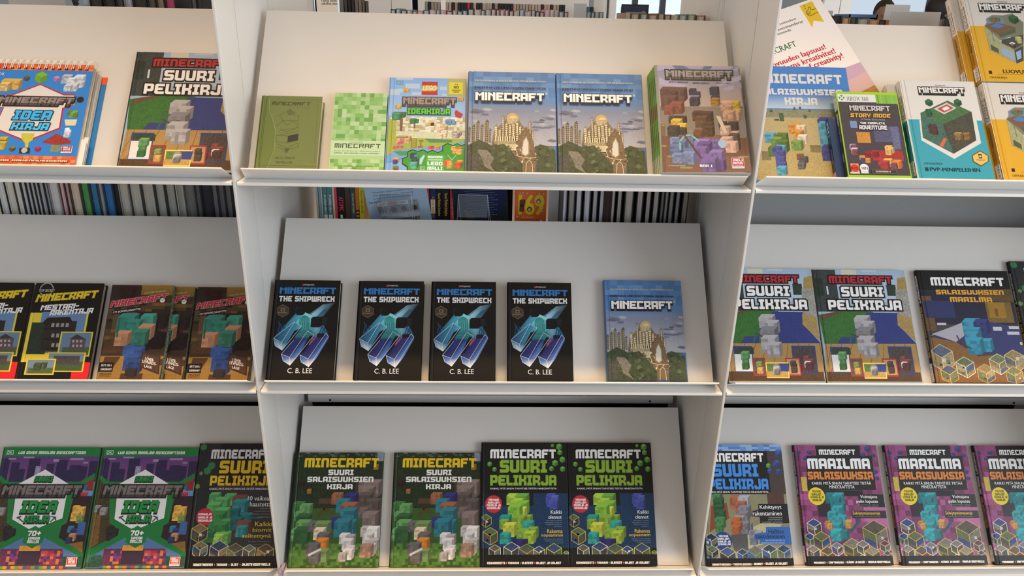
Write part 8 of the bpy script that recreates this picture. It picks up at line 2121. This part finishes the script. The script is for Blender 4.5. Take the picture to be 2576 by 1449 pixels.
for k, (a, b, c) in enumerate(((855, 866, '6A6A68'), (867, 875, '3E3E3E'), (876, 884, '1E1E1E'), (885, 893, '26262A'), (894, 902, '6A625C'), (903, 911, '746C64'), (912, 919, '665E58'), (920, 928, '5E5852'))):
    far_book(a, b, .415 if k < 4 else .390, c, 'magazine box across the aisle, %s right of the white notice' % ORD[k], 'magazine boxes across the aisle')
cs = 'gkggg.gmkmkkkrkmkkmmgkmkkkkkmmmggmmmmkmmkmmkk'; x = 1068; k = 0; rc = random.Random(2)
for ch in cs:
    if ch == '.': x += 13; continue
    c = {'g': '8C8880', 'k': '1E1E20', 'm': rc.choice(['9A8A7E', '8A7C70', 'A08E84']), 'r': 'A02430'}[ch]; far_book(x, x+7.6, .392, c, '%s cloth spine across the aisle, %s in the far row' % ({'g': 'grey', 'k': 'black', 'm': 'brownish', 'r': 'bright red'}[ch], ORD[k]), 'far row of cloth spines', nm='shelved_book', cat='book'); x += 7.75; k += 1
for k, (a, c) in enumerate(((1468, '1E2022'), (1477, '2E5A70'), (1485.5, '1C1C1E'))): far_book(a, a+8, .386, c, ('black', 'blue', 'dark grey')[k] + ' spine across the aisle, right of the beige bookend', None, nm='shelved_book', cat='book')
tag(finish(bevelled(PF(1109), PF(1121), 0, .004, 0, .29, .001, 1), 'clear_divider', M['white_plastic'], None, (0, FY-.01, .12)), 'pale upright divider in the far row of grey spines', 'divider')
w = PF(854)-PF(802); A = Art(w, .30); A.rect(0, 0, 100, A.H, 'ECE4DA'); 
zz = lambda z: 100*(.46-z)/w
A.txt('Palauta lehdet', 25, zz(.394), 97, zz(.380), '26221E', f='s', b=1); A.txt('paikoilleen, kiitos', 25, zz(.379), 99, zz(.364), '26221E', f='s', b=1)
r = empty('notice', (PF(802.5), FY-.012, .16)); link('printed_sheet', art_mesh('printed_sheet', A, M['printmatt'], None, .002), r); tag(r, 'white printed notice left of the dark magazine boxes across the aisle', 'notice')
tag(finish(bevelled(PF(803), PF(853), 0, .01, 0, .16-.12+.002, .001, 1), 'notice_holder', M['white_plastic'], None, (0, FY-.012, .12)), 'white holder under the printed notice across the aisle', 'holder')
far_panel(2150, 2207, FY+1.6, .62, 'dim grey shelf unit seen between the cream post and the people', 'greyback', .3)

# ------------------------------------------------------------------ two people far behind, dark against the windows
def person(X, Y, facing, hgt, label, skin, cloth, hair):
    me = bpy.data.meshes.new('body'); k = hgt/1.75
    V = [(0, 0, .95), (0, 0, 1.15), (0, 0, 1.36), (0, 0, 1.47), (0, -.01, 1.56), (0, -.015, 1.66), (-.19, 0, 1.40), (-.25, .02, 1.12), (-.23, -.08, .88), (.19, 0, 1.40), (.25, .02, 1.12), (.23, -.08, .88), (-.09, 0, .88), (-.10, -.02, .48), (-.10, 0, .07), (-.10, -.14, .03), (.09, 0, .88), (.10, -.02, .48), (.10, 0, .07), (.10, -.14, .03)]
    E_ = [(0, 1), (1, 2), (2, 3), (3, 4), (4, 5), (2, 6), (6, 7), (7, 8), (2, 9), (9, 10), (10, 11), (0, 12), (12, 13), (13, 14), (14, 15), (0, 16), (16, 17), (17, 18), (18, 19)]
    Rr = [.15, .13, .15, .055, .085, .09, .06, .048, .035, .06, .048, .035, .09, .06, .045, .04, .09, .06, .045, .04]
    me.from_pydata([tuple(c*k for c in v) for v in V], E_, []); o = bpy.data.objects.new('person', me); COL.objects.link(o); o.location = (X, Y, FLOOR+.0); o.rotation_euler = (0, 0, facing)
    sk = o.modifiers.new('skin', 'SKIN')
    for i, q in enumerate(me.skin_vertices[0].data): q.radius = (Rr[i]*k, Rr[i]*k*(.72 if i < 3 else 1)); q.use_root = i == 0
    o.modifiers.new('sub', 'SUBSURF').levels = 2; o.modifiers['sub'].render_levels = 2; me.materials.append(cloth); tag(o, label, 'person')
    bm = bmesh.new(); bmesh.ops.create_uvsphere(bm, u_segments=20, v_segments=14, radius=.105*k, matrix=Matrix.Translation((0, .012*k, 1.665*k)) @ Matrix.Diagonal((.92, 1.08, 1.12, 1))); finish(bm, 'hair', hair, o, smooth=True)
    bm = bmesh.new(); bmesh.ops.create_uvsphere(bm, u_segments=20, v_segments=14, radius=.1*k, matrix=Matrix.Translation((0, -.022*k, 1.635*k)) @ Matrix.Diagonal((.8, .98, 1.12, 1)))
    bmesh.ops.create_cone(bm, cap_ends=True, segments=8, radius1=.018*k, radius2=.006*k, depth=.05*k, matrix=Matrix.Translation((0, -.125*k, 1.63*k)) @ Matrix.Rotation(R(60), 4, 'X')); finish(bm, 'face', skin, o, smooth=True); return o
sk_ = mat('skin', '8A6450', .6); ha_ = mat('dark_hair', '1A1614', .6); cl_ = mat('dark_jacket', '17181C', .8)
person(4.745, 6.5, R(80), 1.97, 'dark silhouette of a standing person in profile before the bright window', sk_, cl_, ha_)
person(4.15, 6.5, R(-30), 1.92, 'person half hidden behind the tall white bookend', sk_, cl_, ha_)
